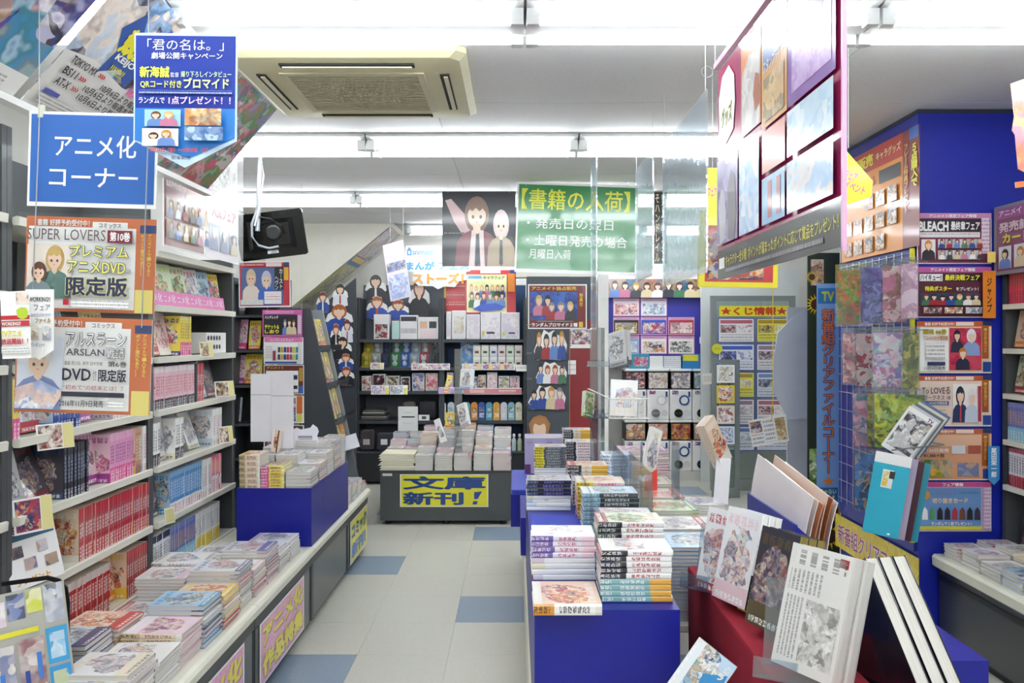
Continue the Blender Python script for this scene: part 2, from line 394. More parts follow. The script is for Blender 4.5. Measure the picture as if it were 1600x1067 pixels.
WHITE = mat('#e6e4de', .7); CREAM = mat('#e2dfcf', .45, coat=.2); DGREY = mat('#43474a', .5, coat=.1); DARK = mat('#232629', .55)
BLUE = mat('#071590', .42, coat=.12, var=.1); STEEL = mat('#b9bdc1', .3, .8); BLACK = mat('#0c0c0e', .35); CARD = mat('#eceaf0', .6)
PAPER = paper(); PWHITE = ink('#f3f2f0')
floor = struct('floor', MB().box((XL, YF, -.1), (XR, YB, -.004)), mat('#c4c1b6', .7))
tme = {}
for kk, mm in (('a', TILE_A), ('b', TILE_B)):
    tme[kk] = MB().add([(-.2249, -.2249, -.004), (.2249, -.2249, -.004), (.2249, .2249, -.004), (-.2249, .2249, -.004), (-.2244, -.2244, 0), (.2244, -.2244, 0), (.2244, .2244, 0), (-.2244, .2244, 0)],
        [(4, 5, 6, 7), (0, 1, 5, 4), (1, 2, 6, 5), (2, 3, 7, 6), (3, 0, 4, 7)]).mesh('floor_tile', mm)
for r in range(-2, 12):
    for c in range(-2, 6):
        acc = (r % 4 == 1 and c % 4 == 0) or (r % 4 == 3 and c % 4 == 2)
        o = link(bpy.data.objects.new('floor_tile', tme['b' if acc else 'a']), floor)
        o.location = (-.33 + .45 * c + .225, 4.02 + .45 * r + .225, 0)
ceil = struct('ceiling', MB().box((XL, YF, CEIL + .006), (XR, YB, CEIL + .1)), WHITE)
CM = ceiling_mat()
cpm = MB().add([(-.9085, -.4535, .006), (.9085, -.4535, .006), (.9085, .4535, .006), (-.9085, .4535, .006), (-.9065, -.4515, 0), (.9065, -.4515, 0), (.9065, .4515, 0), (-.9065, .4515, 0)],
    [(7, 6, 5, 4), (4, 5, 1, 0), (5, 6, 2, 1), (6, 7, 3, 2), (7, 4, 0, 3)]).mesh('ceiling_panel', CM)
for i in range(-1, 2):
    for j in range(16):
        x = .5 + 1.82 * i; y = YF + .455 + .91 * j
        if y > YB: continue
        o = link(bpy.data.objects.new('ceiling_panel', cpm), ceil); o.location = (x, min(y, YB - .45), CEIL)
WALLM = mat('#dedcd6', .75)
struct('wall_left', MB().box((XL - .1, YF, 0), (XL, YB, CEIL)), WALLM)
struct('wall_right', MB().box((XR, YF, 0), (XR + .1, YB, CEIL)), WALLM)
struct('wall_back', MB().box((XL, YB, 0), (XR, YB + .1, CEIL)), WALLM)
struct('wall_front', MB().box((XL, YF - .1, 0), (XR, YF, CEIL)), WALLM)
# sloping underside of a staircase against the back wall
struct('wall_stair', MB().prism([(XL, 1.78), (-2.33, 1.88), (-1.27, CEIL), (XL, CEIL)], 8.47, YB - .002, 'y'), mat('#e8e4d8', .7))
# blue clad column on the right
struct('wall_blue_column', MB().box((2.09, 4.22, 0), (XR, 5.22, CEIL)), mat('#1626a0', .38, coat=.15, var=.04))
struct('trim_1', MB().box((2.085, 4.215, CEIL - .02), (XR, 4.24, CEIL - .002)), mat('#2a2c3a', .5))
struct('trim_2', MB().box((2.085, 4.24, CEIL - .02), (2.1, 5.22, CEIL - .002)), mat('#2a2c3a', .5))

# ---------------------------------------------------------------- fluorescent fixtures
TM = glow('#f4fbff', TUBE); FW = mat('#eef0f0', .35)
def make_light():
    r = thing('fluorescent_light', 'twin tube ceiling light', 'ceiling light', (0, 0, CEIL), 'ceiling lights')
    part('housing', MB().prism([(-.135, CEIL - .001), (-.145, CEIL - .022), (-.055, CEIL - .034), (-.042, CEIL - .068), (.042, CEIL - .068), (.055, CEIL - .034), (.145, CEIL - .022), (.135, CEIL - .001)], -.615, .615, 'x'), FW, r)
    for s in (-1, 1):
        part('tube', MB().tube([(-.57, s * .098, CEIL - .07), (.57, s * .098, CEIL - .07)], .0165, 8), TM, r)
        for e in (-1, 1):
            q = part('lamp_socket', MB().box((e * .592 - .022, s * .098 - .02, CEIL - .092), (e * .592 + .022, s * .098 + .02, CEIL - .035)), FW, r)
            part('socket_arm', MB().box((e * .6 - .01, min(s * .05, s * .1), CEIL - .05), (e * .6 + .01, max(s * .05, s * .1), CEIL - .03)), FW, q, (0, 0, CEIL))
    return r
proto = make_light(); first = True
names = {-4.65: 'added fill row behind viewer, farthest', -2.75: 'added fill row behind viewer, middle', -.85: 'row just behind the viewer', 1.05: 'nearest row overhead', 2.95: 'front row above the hanging signs', 4.85: 'row just beyond the air conditioner', 6.75: 'row before the sloping stair wall', 8.65: 'farthest row by the back wall'}
side = ['leftmost', 'second from the left', 'third from the left', 'fourth from the left', 'fifth from the left']
for zz, off, lo, hi in ((-4.65, .1, -2.45, 3.5), (-2.75, .0, -2.45, 3.5), (-.85, .0, -2.45, 3.5), (1.05, .2, -2.45, 3.5), (2.95, .035, -2.45, 3.5), (4.85, -.87, -2.45, 2.0), (6.75, -1.30, -2.58, 3.5), (8.65, -1.14, -1.2, 3.5)):  # two rearmost rows are unseen, added to throw more light on camera-facing surfaces
    k = 0
    for i in range(-4, 5):
        cxx = off + .62 + 1.24 * i
        if cxx - .62 < lo or cxx + .62 > hi: continue
        o = proto if first else copy_tree(proto); first = False
        o.location = (cxx, zz, CEIL); o['label'] = f'{side[k]} twin tube ceiling light in the {names[zz]}'; k += 1

# ---------------------------------------------------------------- air conditioner
AX0, AX1, AY0, AY1, AZ = -1.2, -.2, 3.28, 4.25, CEIL
ACM = mat('#dcd6b0', .5); ACD = mat('#9b977f', .6)
ac = thing('air_conditioner', 'square ceiling air conditioner with slatted grille between the light rows', 'air conditioner', ((AX0 + AX1) / 2, (AY0 + AY1) / 2, AZ))
mb = MB()
def sq(i, z): return [(AX0 + i + .04, AY0 + i, z), (AX1 - i - .04, AY0 + i, z), (AX1 - i, AY0 + i + .04, z), (AX1 - i, AY1 - i - .04, z), (AX1 - i - .04, AY1 - i, z), (AX0 + i + .04, AY1 - i, z), (AX0 + i, AY1 - i - .04, z), (AX0 + i, AY0 + i + .04, z)]
rs = [sq(0, AZ - .001), sq(0, AZ - .025), sq(.03, AZ - .045), sq(.19, AZ - .055)]
fs = [(k * 8 + (i + 1) % 8, k * 8 + i, k * 8 + 8 + i, k * 8 + 8 + (i + 1) % 8) for k in range(3) for i in range(8)]
mb.add(sum(rs, []), fs); part('panel', mb, ACM, ac)
gx0, gx1, gy0, gy1 = AX0 + .2, AX1 - .2, AY0 + .2, AY1 - .2
part('grille_back', MB().box((gx0 - .012, gy0 - .012, AZ - .05), (gx1 + .012, gy1 + .012, AZ - .044)), mat('#6f6b58', .7), ac)
gf = MB(); fz0, fz1 = AZ - .06, AZ - .05
part('grille_frame', MB().box((gx0 - .01, gy0 - .01, fz0), (gx1 + .01, gy0 + .02, fz1)).box((gx0 - .01, gy1 - .02, fz0), (gx1 + .01, gy1 + .01, fz1)).box((gx0 - .01, gy0 + .02, fz0), (gx0 + .02, gy1 - .02, fz1)).box((gx1 - .02, gy0 + .02, fz0), (gx1 + .01, gy1 - .02, fz1)), mat('#d5d0ae', .5), ac)
sl = MB().box((gx0 + .02, -.006, AZ - .06), (gx1 - .02, .006, AZ - .051)).mesh('slat', mat('#c9c4a4', .55), (0, 0, AZ))
for i in range(22):
    o = link(bpy.data.objects.new('slat', sl), ac); o.location = (-ac.location[0], gy0 + .03 + i * (gy1 - gy0 - .06) / 21 - ac.location[1], 0)
for (a, b, c, d) in ((AX0 + .22, AY0 + .085, AX1 - .22, AY0 + .125), (AX0 + .22, AY1 - .125, AX1 - .22, AY1 - .085), (AX0 + .085, AY0 + .22, AX0 + .125, AY1 - .22), (AX1 - .125, AY0 + .22, AX1 - .085, AY1 - .22)):
    q = part('air_outlet', MB().box((a, b, AZ - .056), (c, d, AZ - .047)), mat('#2a2a26', .8), ac)
    hx = (c - a) > (d - b)
    v = MB().box((a + .01, b + .016, AZ - .0625), (c - .01, d - .006, AZ - .0575)) if hx else MB().box((a + .016, b + .01, AZ - .0625), (c - .006, d - .01, AZ - .0575))
    part('louvre', v, mat('#e4dfc0', .45), q, tuple(ac.location))

# ================================================================ LEFT BOOKCASES AND COUNTER
SHX = -1.65; BACKX = -1.97
UPR = mat('#4a4d4f', .45, coat=.1); LIP = mat('#e6e4d6', .4, coat=.2)
BAYS = [('near', 1.75, 2.66), ('middle', 2.66, 3.71), ('far', 3.71, 4.80)]
SZ = [.447, .712, .969, 1.228, 1.473, 1.713, 1.965]
for nm, y0, y1 in BAYS:
    r = thing('bookcase', {'near': 'grey metal bookcase bay at the left edge nearest the viewer', 'middle': 'grey metal bookcase bay behind the hanging A4 posters', 'far': 'grey metal bookcase bay ending beside the blue box'}[nm], 'bookcase', (SHX - .16, (y0 + y1) / 2, 0), 'left wall bookcases')
    part('back_panel', MB().box((BACKX - .03, y0, .02), (BACKX, y1, 2.0 if nm == 'far' else 2.26)), mat('#6a6c6c' if nm == 'far' else '#55585a', .6), r)
    for yy in (y0, y1 - .028):
        part('upright', MB().box((BACKX, yy + .001, .0), (SHX - .012, yy + .027, 2.02 if nm == 'far' else 2.26)), UPR, r)
    for k, z in enumerate(SZ):
        q = part('shelf', MB().box((BACKX, y0 + .03, z - .022), (SHX - .01, y1 - .03, z)), LIP, r)
        part('shelf_lip', MB().prism([(SHX - .01, z - .026), (SHX + .012, z - .026), (SHX + .012, z + .004), (SHX + .004, z + .006), (SHX - .01, z + .002)], y0 + .03, y1 - .03, 'x' if False else 'y') if False else MB().add(
            [(x, yy, zz) for yy in (y0 + .029, y1 - .029) for x, zz in ((SHX - .01, z - .026), (SHX + .010, z - .026), (SHX + .012, z + .002), (SHX + .004, z + .005), (SHX - .01, z + .001))],
            [(0, 1, 2, 3, 4), (9, 8, 7, 6, 5)] + [(i, 5 + i, 5 + (i + 1) % 5, (i + 1) % 5) for i in range(5)]), LIP, q, (SHX - .16, (y0 + y1) / 2, 0))
CTX = -1.075; CTZ = .45
seams = [.6, 1.53, 2.46, 3.39, 4.33, 5.27, 6.0]
where = ['at the left bottom edge nearest the viewer', 'second nearest the viewer', 'with a pink sign at the picture edge', 'with the large pink lettered sign', 'with bare grey doors under the blue box', 'at the far end with the yellow sign']
for i in range(1, 6):
    y0, y1 = seams[i], seams[i + 1]
    r = thing('display_counter', f'low grey display counter unit with cream top, {where[i]}', 'counter', ((CTX - .3), (y0 + y1) / 2, 0), 'left display counters')
    part('body', MB().box((-1.63, y0 + .002, .05), (CTX - .03, y1 - .002, CTZ - .05)), DGREY, r)
    part('kick_plate', MB().box((-1.63, y0 + .002, 0), (CTX - .06, y1 - .002, .05)), DARK, r)
    part('top_rail', MB().box((CTX - .03, y0 + .003, CTZ - .10), (CTX - .012, y1 - .003, CTZ - .052)), DGREY, r)
    n = 1
    d = part('front_panel', MB().box((CTX - .03, y0 + .012, .055), (CTX - .018, y1 - .012, CTZ - .105)), mat('#54585b', .38, coat=.25), r)
    part('panel_frame', MB().box((CTX - .018, y0 + .012, .055), (CTX - .012, y0 + .055, CTZ - .105)), DGREY, d, (CTX - .3, (y0 + y1) / 2, 0))
    # cream top with a rounded nose
    pts = [(-1.63, CTZ - .05), (CTX - .004, CTZ - .05), (CTX + .006, CTZ - .04), (CTX + .008, CTZ - .012), (CTX, CTZ), (CTX - .015, CTZ + .004), (-1.63, CTZ)]
    part('top', MB().prism(pts, y0 + .0015, y1 - .0015, 'y'), CREAM, r)
# ---- shelved volumes
RED = spine('#b81e2a', '#d8cac6', '#f0e6e0', '#a81824', .34, .16, '#f4e6e0')
RED2 = spine('#b3454a', '#c83038', '#ece4e0', '#b81c28', .36, .2, '#f4e6e0')
PNKW = spine('#e8c3cc', '#f0e6ea', '#c8304a', '#2a2a30', .24, .14, '#d8d8d8')
BW = spine('#f0efec', '#f4f3f0', '#55555c', '#26262c', .28, .08, '#e0e0e0')
BLU = spine('#4d8fcc', '#7fb6e2', '#e8f2fa', '#f1efe9', .26, .12, '#d86a9a')
WHT = spine('#f1f0ee', '#f4f3f0', '#c88aa0', '#f1f0ee', .2, .1, '#a04060')
ORG = spine('#e08a9a', '#e8607a', '#f6d060', '#f2e8ea', .45, .1, '#c03050')
VIO = spine('#6a70b8', '#7c84c6', '#e8b040', '#7fc4dc', .36, .12, '#f0f0f0')
YEL = spine('#f2f1ee', '#f2f1ee', '#b9b9bd', '#efd63a', .34, .08, '#b08820')
BLK = spine('#23252f', '#30333f', '#8d9cb8', '#1b1d26', .22, .12, '#c8d0dc')
PNK = spine('#e39ac6', '#eab0d2', '#8a3a7a', '#e05a9a', .3, .16, '#ffe8f4')
BRN = spine('#b98a72', '#c79a82', '#f0e0c8', '#a87860', .2, .1, '#402a20')
GRN = spine('#7fb86a', '#e8ecd8', '#2f5a34', '#5aa05a', .3, .1, '#f0f4e8')
YLP = spine('#ecd86a', '#f2e8a0', '#7a3a50', '#e060a0', .34, .1, '#fff0f8')
DBW = spine('#e8e9ee', '#3a3f58', '#20243a', '#dfe3ea', .3, .16, '#404868')
YBL = spine('#2c4a9c', '#e8d84a', '#e8e8f0', '#2c4a9c', .2, .2, '#ffffff')
def zz_of(px): return -SHX * F / (CX - px)
def run(px0, px1, z, sp, cv, desc, t=.0205, hgt=.2, dep=.15, tilt=0):
    y = zz_of(px0); y1 = zz_of(px1); n = 0
    g = desc
    while y + t <= y1:
        h = hgt + R.uniform(-.002, .002); tt = t
        M = Matrix.Translation((SHX - .012 - dep / 2 + R.uniform(-.003, .003), y + tt, z + h / 2 + .0006)) @ rotm((0, 0, 1), (-1, 0, 0), (0, -1, 0))
        book('manga_volume', desc, hgt, dep, tt, M, cv, sp, g); y += tt + .0006; n += 1
def faceout(px, z, cv, desc, hgt=.2, wid=.145, lean=12, n=1, t=.016, fwd=.0, yaw=0, name='display_comic', group=None):
    """book shown cover-out toward the aisle, leaning back"""
    y = zz_of(px)
    a = math.radians(lean)
    for i in range(n):
        base = Matrix.Translation((SHX - .028 - .045 + fwd - i * (t + .001) / math.cos(a), y + wid / 2, z + .001 + (n - 1 - i) * 0 + .0035)) @ Matrix.Rotation(math.radians(yaw), 4, 'Z') @ Matrix.Rotation(-a, 4, 'Y')
        M = base @ Matrix.Translation((0, 0, hgt / 2)) @ rotm((0, 0, 1), (0, -1, 0), (1, 0, 0))
        book(name, desc if i == 0 else desc + ', copy behind', hgt, wid, t, M, cv, None, group if i == 0 else desc + ' spares')
# far bay (column by the blue box)
for k, (px, cv, d) in enumerate(((246, 'warm', 'dark haired red titled'), (268, 'green', 'green titled'), (290, 'green', 'red jacketed green'), (310, 'pastel', 'white yellow titled'), (328, 'cool', 'violet and blue'), (344, 'yellow', 'cream and yellow'))):
    y = zz_of(px)
    faceout(px, SZ[5], cv, f'{d} comic with pink band on the upper far shelf', .21, .14, 10, 2, .014, yaw=-18)
    sheet('paper_band', f'pink paper band round the {d} comic on the upper far shelf', 'paper band', .144, .07, frame((SHX - .002 - .045, y + .07 - .008, SZ[5] + .043), 90 - 18, -10), ink('#e88ac0'), [('t', 'アニメ化', .1, .2, .9, .8, ink('#fbeef6'), .01)])
run(243, 249, SZ[4], GRN, 'green', 'green spined comic at the near end of the second far shelf')
faceout(251, SZ[4], 'warm', 'red and yellow comic facing out on the second far shelf', .21, .13)
faceout(268, SZ[4], 'pink', 'pink banded comic facing out on the second far shelf', .21, .14)
run(287, 303, SZ[4], YLP, 'yellow', 'yellow and pink spined comic on the second far shelf')
run(243, 310, SZ[3], PNKW, 'pink', 'pink, white and red spined comic with black foot on the third far shelf')
run(312, 323, SZ[3], RED2, 'pink', 'grey and red spined comic past the divider on the third far shelf')
solo('shelf_divider', MB().box((SHX - .16, zz_of(310.4), SZ[3] + .001), (SHX - .01, zz_of(310.4) + .012, SZ[3] + .2)), mat('#5a5c60', .4), 'grey upright divider between two comic runs on the third far shelf', 'divider', (SHX - .08, zz_of(311), SZ[3]))
faceout(325, SZ[3], 'white', 'pale comic leaning beside the pink run, third far shelf', .2, .14, 16)
faceout(340, SZ[3], 'dark', 'dark manga picture book facing out, end of third far shelf', .21, .15, 14)
run(243, 257, SZ[2], BW, 'white', 'white spined comic with black foot at the near end of the fourth far shelf')
faceout(258, SZ[2], 'grey', 'black and white comic facing out on the fourth far shelf', .21, .14, 6)
run(278, 292, SZ[2], BW, 'white', 'white spined comic with black foot in the middle of the fourth far shelf')
faceout(294, SZ[2], 'grey', 'silvery wrapped comic facing out, left of two, fourth far shelf', .2, .145, 20)
faceout(313, SZ[2], 'white', 'silvery wrapped comic facing out, right of two, fourth far shelf', .2, .145, 20)
run(336, 351, SZ[2], WHT, 'white', 'plain white spined comic at the far end of the fourth far shelf')
faceout(246, SZ[1], 'dark', 'dark orange figured comic facing out on the fifth far shelf', .2, .15, 8)
run(271, 320, SZ[1], BLU, 'cool', 'sky blue spined comic with white foot on the fifth far shelf')
run(321, 335, SZ[1], WHT, 'white', 'white spined comic beside the blue run on the fifth far shelf')
run(336, 350, SZ[1], ORG, 'pink', 'pink and orange spined comic at the end of the fifth far shelf')
run(243, 271, SZ[0], DBW, 'white', 'white and navy spined comic at the near end of the bottom far shelf')
run(272, 310, SZ[0], VIO, 'cool', 'violet spined comic with sky blue foot on the bottom far shelf')
run(311, 349, SZ[0], YEL, 'white', 'white spined comic with yellow foot on the bottom far shelf')
# middle bay
run(26, 40, SZ[3], YLP, 'yellow', 'yellow spined comic under the hanging poster, upper middle shelf', hgt=.2)
faceout(58, SZ[3], 'pastel', 'pastel comic facing out under the hanging poster', .2, .15)
run(88, 132, SZ[3], YBL, 'cool', 'blue spined comic under the hanging poster, upper middle shelf')
faceout(136, SZ[3], 'pink', 'pink comic facing out under the right half of the poster', .2, .15)
run(182, 236, SZ[3], WHT, 'white', 'white spined comic at the far end of the upper middle shelf')
faceout(27, SZ[2], 'grey', 'silver and blue wrapped comic facing out by the upright, second middle shelf', .215, .15, 14)
faceout(58, SZ[2], 'dark', 'dark blue violet comic facing out on the second middle shelf', .215, .19, 22)
run(106, 146, SZ[2], BLK, 'dark', 'black spined comic with pale title on the second middle shelf')
faceout(148, SZ[2], 'pink', 'pink and green comic facing out between black and pink runs', .215, .14, 8)
run(176, 215, SZ[2], PNK, 'pink', 'pink spined comic on the second middle shelf')
run(215.5, 227, SZ[2], BRN, 'warm', 'brown spined comic past the pink run on the second middle shelf')
run(227.5, 237, SZ[2], WHT, 'white', 'white spined comic at the end of the second middle shelf')
faceout(76, SZ[1], 'green', 'green and white football comic facing out left of the red run', .215, .15, 14, 2)
run(128, 236.5, SZ[1], RED2, 'warm', 'red and grey spined comic on the third middle shelf')
run(107, 178, SZ[0], RED, 'warm', 'red spined comic with white head on the bottom middle shelf')
faceout(179, SZ[0], 'warm', 'dark figured red comic facing out within the bottom red run', .215, .13, 8)
run(203, 237, SZ[0], RED2, 'warm', 'red and grey spined comic at the far end of the bottom middle shelf')
faceout(100, SZ[4], 'cool', 'blue comic facing out on the shelf behind the upper poster', .2, .15)
faceout(165, SZ[4], 'yellow', 'yellow comic facing out on the shelf behind the upper poster', .2, .15)
faceout(110, SZ[5], 'pastel', 'pale comic facing out behind the blue corner sign', .2, .15)
faceout(180, SZ[5], 'green', 'green comic facing out behind the blue corner sign', .2, .15)
# shelf cards clipped to the lips
def shelf_card(px, z, wpx, hpx, mm, lab, tab=True):
    Z = zz_of(px); k = Z / F
    c = (SHX + .022, Z, z)
    o = sheet('shelf_card', lab, 'shelf card', wpx * k * 1.15, hpx * k, frame(c, 62, -8), PWHITE, [('r', .05, .06, .68 if tab else .95, .94, mm)] + ([('r', .70, .02, .99, .98, ink('#e6dc9a'))] if tab else []))
shelf_card(77, SZ[3] - .01, 52, 40, art('#a03040', '#f0e8e0', '#5a3a30', '#d0a060', scale=22), 'maroon printed shelf card with yellow tab under the lower poster')
shelf_card(42, SZ[2] + .0, 54, 54, art('#1c2a5c', '#2c3a70', '#c04040', '#d8c090', scale=20), 'navy printed shelf card with yellow tab by the near upright')
shelf_card(345, SZ[3] + .05, 33, 24, art('#d0a080', '#f0e0b0', '#604030', '#4060a0', scale=25), 'small shelf card with cream tab on the third far shelf end')
shelf_card(347, SZ[2] + .05, 24, 26, art('#f0d060', '#604030', '#f0e8e0', '#a04040', scale=25), 'small dark shelf card with yellow tab on the fourth far shelf end')
shelf_card(316, SZ[4] + .03, 22, 24, art('#7a4a50', '#e8d8a0', '#604a60', scale=25), 'small brown and cream shelf card on the second far shelf')
shelf_card(258, SZ[1] + .015, 16, 24, fine('#e8dfa0', '#5a5a3a', .0055), 'cream shelf tab leaning at the near end of the fifth far shelf', False)
# white box of figure prints on the second far shelf
q = thing('gift_box', 'white gift box printed with small round heads, second far shelf', 'box', (SHX - .1, zz_of(346), SZ[4]))
y0b = zz_of(331); y1b = zz_of(361)
part('carton', MB().box((SHX - .16, y0b, SZ[4] + .0055), (SHX - .03, y1b, SZ[4] + .12)), PWHITE, q)
dot = MB().tube([(SHX - .03, 0, 0), (SHX - .029, 0, 0)], .014, 10).mesh('printed_dot', mat('#3a3438', .4), (0, 0, 0))
for i in range(5):
    for j in range(2):
        o = link(bpy.data.objects.new('printed_dot', dot), q); o.location = (-(SHX - .1), y0b + .03 + i * .042 - q.location[1], .04 + j * .05)
# A4 announcement leaning on the third middle shelf
sheet('announcement_sheet', 'white announcement sheet with four small photos leaning on the third middle shelf', 'sheet', .24, .215, frame((SHX - .005, zz_of(54), SZ[1] + .118), 80, -14), PWHITE,
      [('r', .04, .03, .96, .14, ink('#8a4a60')), ('r', .04, .16, .96, .26, ink('#3a6a84')), ('r', .12, .34, .32, .52, art('#404050', '#c8a890', '#283858')), ('r', .58, .34, .78, .52, art('#3858a0', '#c8a890', '#d8e0ea')), ('r', .3, .56, .52, .74, art('#4868a8', '#d8b8a0')), ('r', .68, .6, .92, .78, art('#504048', '#c0a890')), ('t', 'アニメイトフェア', .1, .045, .9, .125, ink('#f4e8ee')), ('t', 'プレゼント', .08, .84, .72, .94, ink('#e8a82a'), .03)])
# black curved stand and picture board at the near end of the counter
o = thing('display_stand', 'black curved acrylic stand behind the character goods board', 'stand', (-1.46, 2.5, CTZ))
pts = [(-.02, 0), (.0, 0)]
arc = [(-1.385, CTZ + .005), (-1.375, CTZ + .02), (-1.37, CTZ + .30), (-1.378, CTZ + .35), (-1.40, CTZ + .375), (-1.44, CTZ + .385), (-1.58, CTZ + .365), (-1.58, CTZ + .352), (-1.44, CTZ + .372), (-1.405, CTZ + .362), (-1.388, CTZ + .34), (-1.382, CTZ + .30), (-1.40, CTZ + .02), (-1.58, CTZ + .018), (-1.58, CTZ + .005)]
part('curved_plate', MB().prism(arc, 2.50, 2.506, 'y'), BLACK, o)
part('foot', MB().box((-1.58, 2.42, CTZ + .005), (-1.42, 2.50, CTZ + .012)), BLACK, o)
# ================================================================ BOOKS AND BOXES ON THE LEFT COUNTER
rowname = ['nearest', 'second', 'third', 'fourth', 'fifth', 'sixth', 'seventh', 'eighth', 'ninth', 'tenth', 'eleventh', 'twelfth']
cvk = ['pastel', 'white', 'pastel', 'pink', 'white', 'pastel', 'cool', 'white', 'pastel', 'warm']
WSP = spine('#ecebe8', '#f2f1ee', '#8a8890', '#dcd8d4', .25, .1, '#606068')
WSP2 = spine('#e6d9c0', '#f0ece4', '#a05a4a', '#c8b48c', .3, .1, '#503028')
y = 2.16; heights = [(7, 3), (6, 8), (9, 5), (8, 7), (4, 9), (3, 7), (8, 10), (9, 7), (5, 9), (4, 6), (3, 6)]
for i, (na, nb) in enumerate(heights):
    for c, (x, n) in enumerate(((-1.44, na), (-1.215, nb))):
        if y > 4.2: continue
        t = .0165 if (i + c) % 3 else .0135
        stack('stacked_comic', f'{rowname[i]} pile from the viewer, {"wall" if c == 0 else "aisle"} side row, left counter', x + R.uniform(-.008, .008), y + .09, CTZ + .0055, n + (2 if t < .015 else 0), .205, .175, t, cvk[(i * 3 + c * 4) % 10], WSP if (i + c) % 4 else WSP2, yaw=R.choice((0, 180, 180, 180)), adj='comic')
    y += .187
# thin upright pile near the aisle edge
stack('stacked_comic', 'narrow pile of small paperbacks at the aisle edge of left counter', -1.108 + .01, 2.98 + .29, CTZ + .0055, 8, .12, .05, .014, 'warm', WSP2, yaw=90, adj='small paperback', jr=1) if False else None
# blue raised box
bx = thing('display_box', 'tall glossy blue display box on the left counter carrying book piles', 'box', (-1.28, 4.8, CTZ))
BX0, BX1, BY0, BY1, BZ = -1.48, -1.082, 4.32, 5.27, .765
part('box_panel', MB().box((BX0, BY0, CTZ + .005), (BX1, BY0 + .006, BZ)), BLUE, bx)
part('box_panel', MB().box((BX1 - .006, BY0 + .006, CTZ + .005), (BX1, BY0 + .25, BZ)), BLUE, bx)
part('box_panel', MB().box((BX1 - .006, BY0 + .252, CTZ + .005), (BX1, BY1, BZ)), BLUE, bx)
part('box_panel', MB().box((BX0, BY0 + .006, CTZ + .005), (BX0 + .006, BY1, BZ)), BLUE, bx)
part('box_panel', MB().box((BX0 + .006, BY1 - .006, CTZ + .005), (BX1 - .006, BY1, BZ)), BLUE, bx)
part('box_top', MB().box((BX0 + .006, BY0 + .006, BZ - .02), (BX1 - .006, BY1 - .006, BZ - .012)), BLUE, bx)
bz = BZ - .0115
lay = [  # x, y, n, L, D, t, cover, name
 (-1.415, 4.415, 6, .11, .17, .031, 'warm', 'brown boxed set pile at the left front of the blue box', 0, WSP2),
 (-1.292, 4.415, 8, .125, .17, .0155, 'yellow', 'pile with yellow and red spines at the front of the blue box', 0, YLP),
 (-1.155, 4.415, 5, .135, .17, .019, 'grey', 'grey wrapped pile at the right front of the blue box', 180, None),
 (-1.405, 4.61, 10, .13, .17, .0155, 'white', 'second row pile, wall side, on the blue box', 180, WSP),
 (-1.27, 4.61, 10, .125, .17, .0155, 'white', 'second row middle pile on the blue box', 180, WSP),
 (-1.145, 4.61, 7, .12, .17, .0155, 'pastel', 'second row aisle side pile on the blue box', 180, WSP),
 (-1.40, 4.80, 11, .13, .17, .0155, 'pastel', 'third row pile, wall side, on the blue box', 180, WSP),
 (-1.265, 4.80, 9, .13, .17, .0155, 'white', 'third row middle pile on the blue box', 180, WSP),
 (-1.145, 4.80, 9, .11, .17, .0155, 'white', 'third row aisle side pile on the blue box', 180, WSP),
 (-1.40, 5.0, 9, .13, .17, .0155, 'white', 'fourth row pile, wall side, on the blue box', 180, WSP),
 (-1.265, 5.0, 12, .13, .17, .0155, 'white', 'fourth row middle pile on the blue box', 180, WSP),
 (-1.145, 5.0, 11, .11, .17, .0155, 'pastel', 'fourth row aisle side pile on the blue box', 180, WSP),
 (-1.15, 5.17, 12, .11, .14, .0155, 'white', 'farthest aisle side pile on the blue box', 180, WSP)]
for x, yy, n, L, D, t, cv, wh, yw, sp in lay:
    stack('stacked_paperback', wh, x, yy, bz, n, L, D, t, cv, sp, yw, .002, .6, adj='book')
# far counter end piles
k = 0
for j, (yy, ns) in enumerate(((5.38, (11, 9)), (5.56, (10, 8)), (5.74, (8, 7)), (5.9, (5, 4)))):
    for i, x in enumerate((-1.3, -1.16)):
        stack('stacked_paperback', f'{rowname[j]} {"wall" if i == 0 else "aisle"} side pile beyond the blue box on the counter', x, yy, CTZ + .0055, ns[i], .125, .15, .0155, cvk[(j * 3 + i) % 10], WSP, 180, .003, 2, adj='book')
# white boards standing on the blue box
for (a, b, c, d, Z, lab) in ((392, 584, 426, 690, 4.72, 'left white paper board standing among the piles on the blue box'), (423, 582, 459, 700, 4.70, 'right white paper board standing among the piles on the blue box')):
    px_sheet('paper_board', lab, 'board', a, b, c, d, Z, CARD, [('r', .02, .305, .98, .312, ink('#9a98a4'))], yaw=4 if a < 400 else -6, thick=.003)
px_sheet('cutout_card', 'white scalloped cut-out card standing by the white boards', 'card', 452, 668, 498, 720, 4.92, CARD, [('r', .30, .26, .78, .62, fine('#d8d6dc', '#8a8894', .02)), ('r', .3, .25, .78, .30, ink('#8d8b98'))], thick=.003, outline=[(0, .1), (.25, 0), (.4, .06), (.72, .0), (.8, -.1), (.95, 0), (1, .12), (.94, .25), (1, .4), (.96, .6), (1, .8), (.95, 1), (0, 1)])
px_sheet('paper_sheet', 'blank white sheet tilted in the air beside the magazine rack', 'sheet', 519, 682, 560, 704, 5.5, CARD, roll=17, thick=.002)
solo('card_holder', MB().tube([(-1.147, 5.53, .582), (-1.147, 5.51, .7), (-1.147, 5.503, .82)], .002, 5), STEEL, 'thin wire holder under the tilted blank sheet', 'holder', (-1.147, 5.53, .582))
px_sheet('book_pack', 'slim tan comics pack leaning before the white boards', 'pack', 425, 672, 438, 707, 4.62, cover('warm'), [('r', .6, .0, .75, 1, ink('#4a3a30'))], roll=-8, thick=.02)
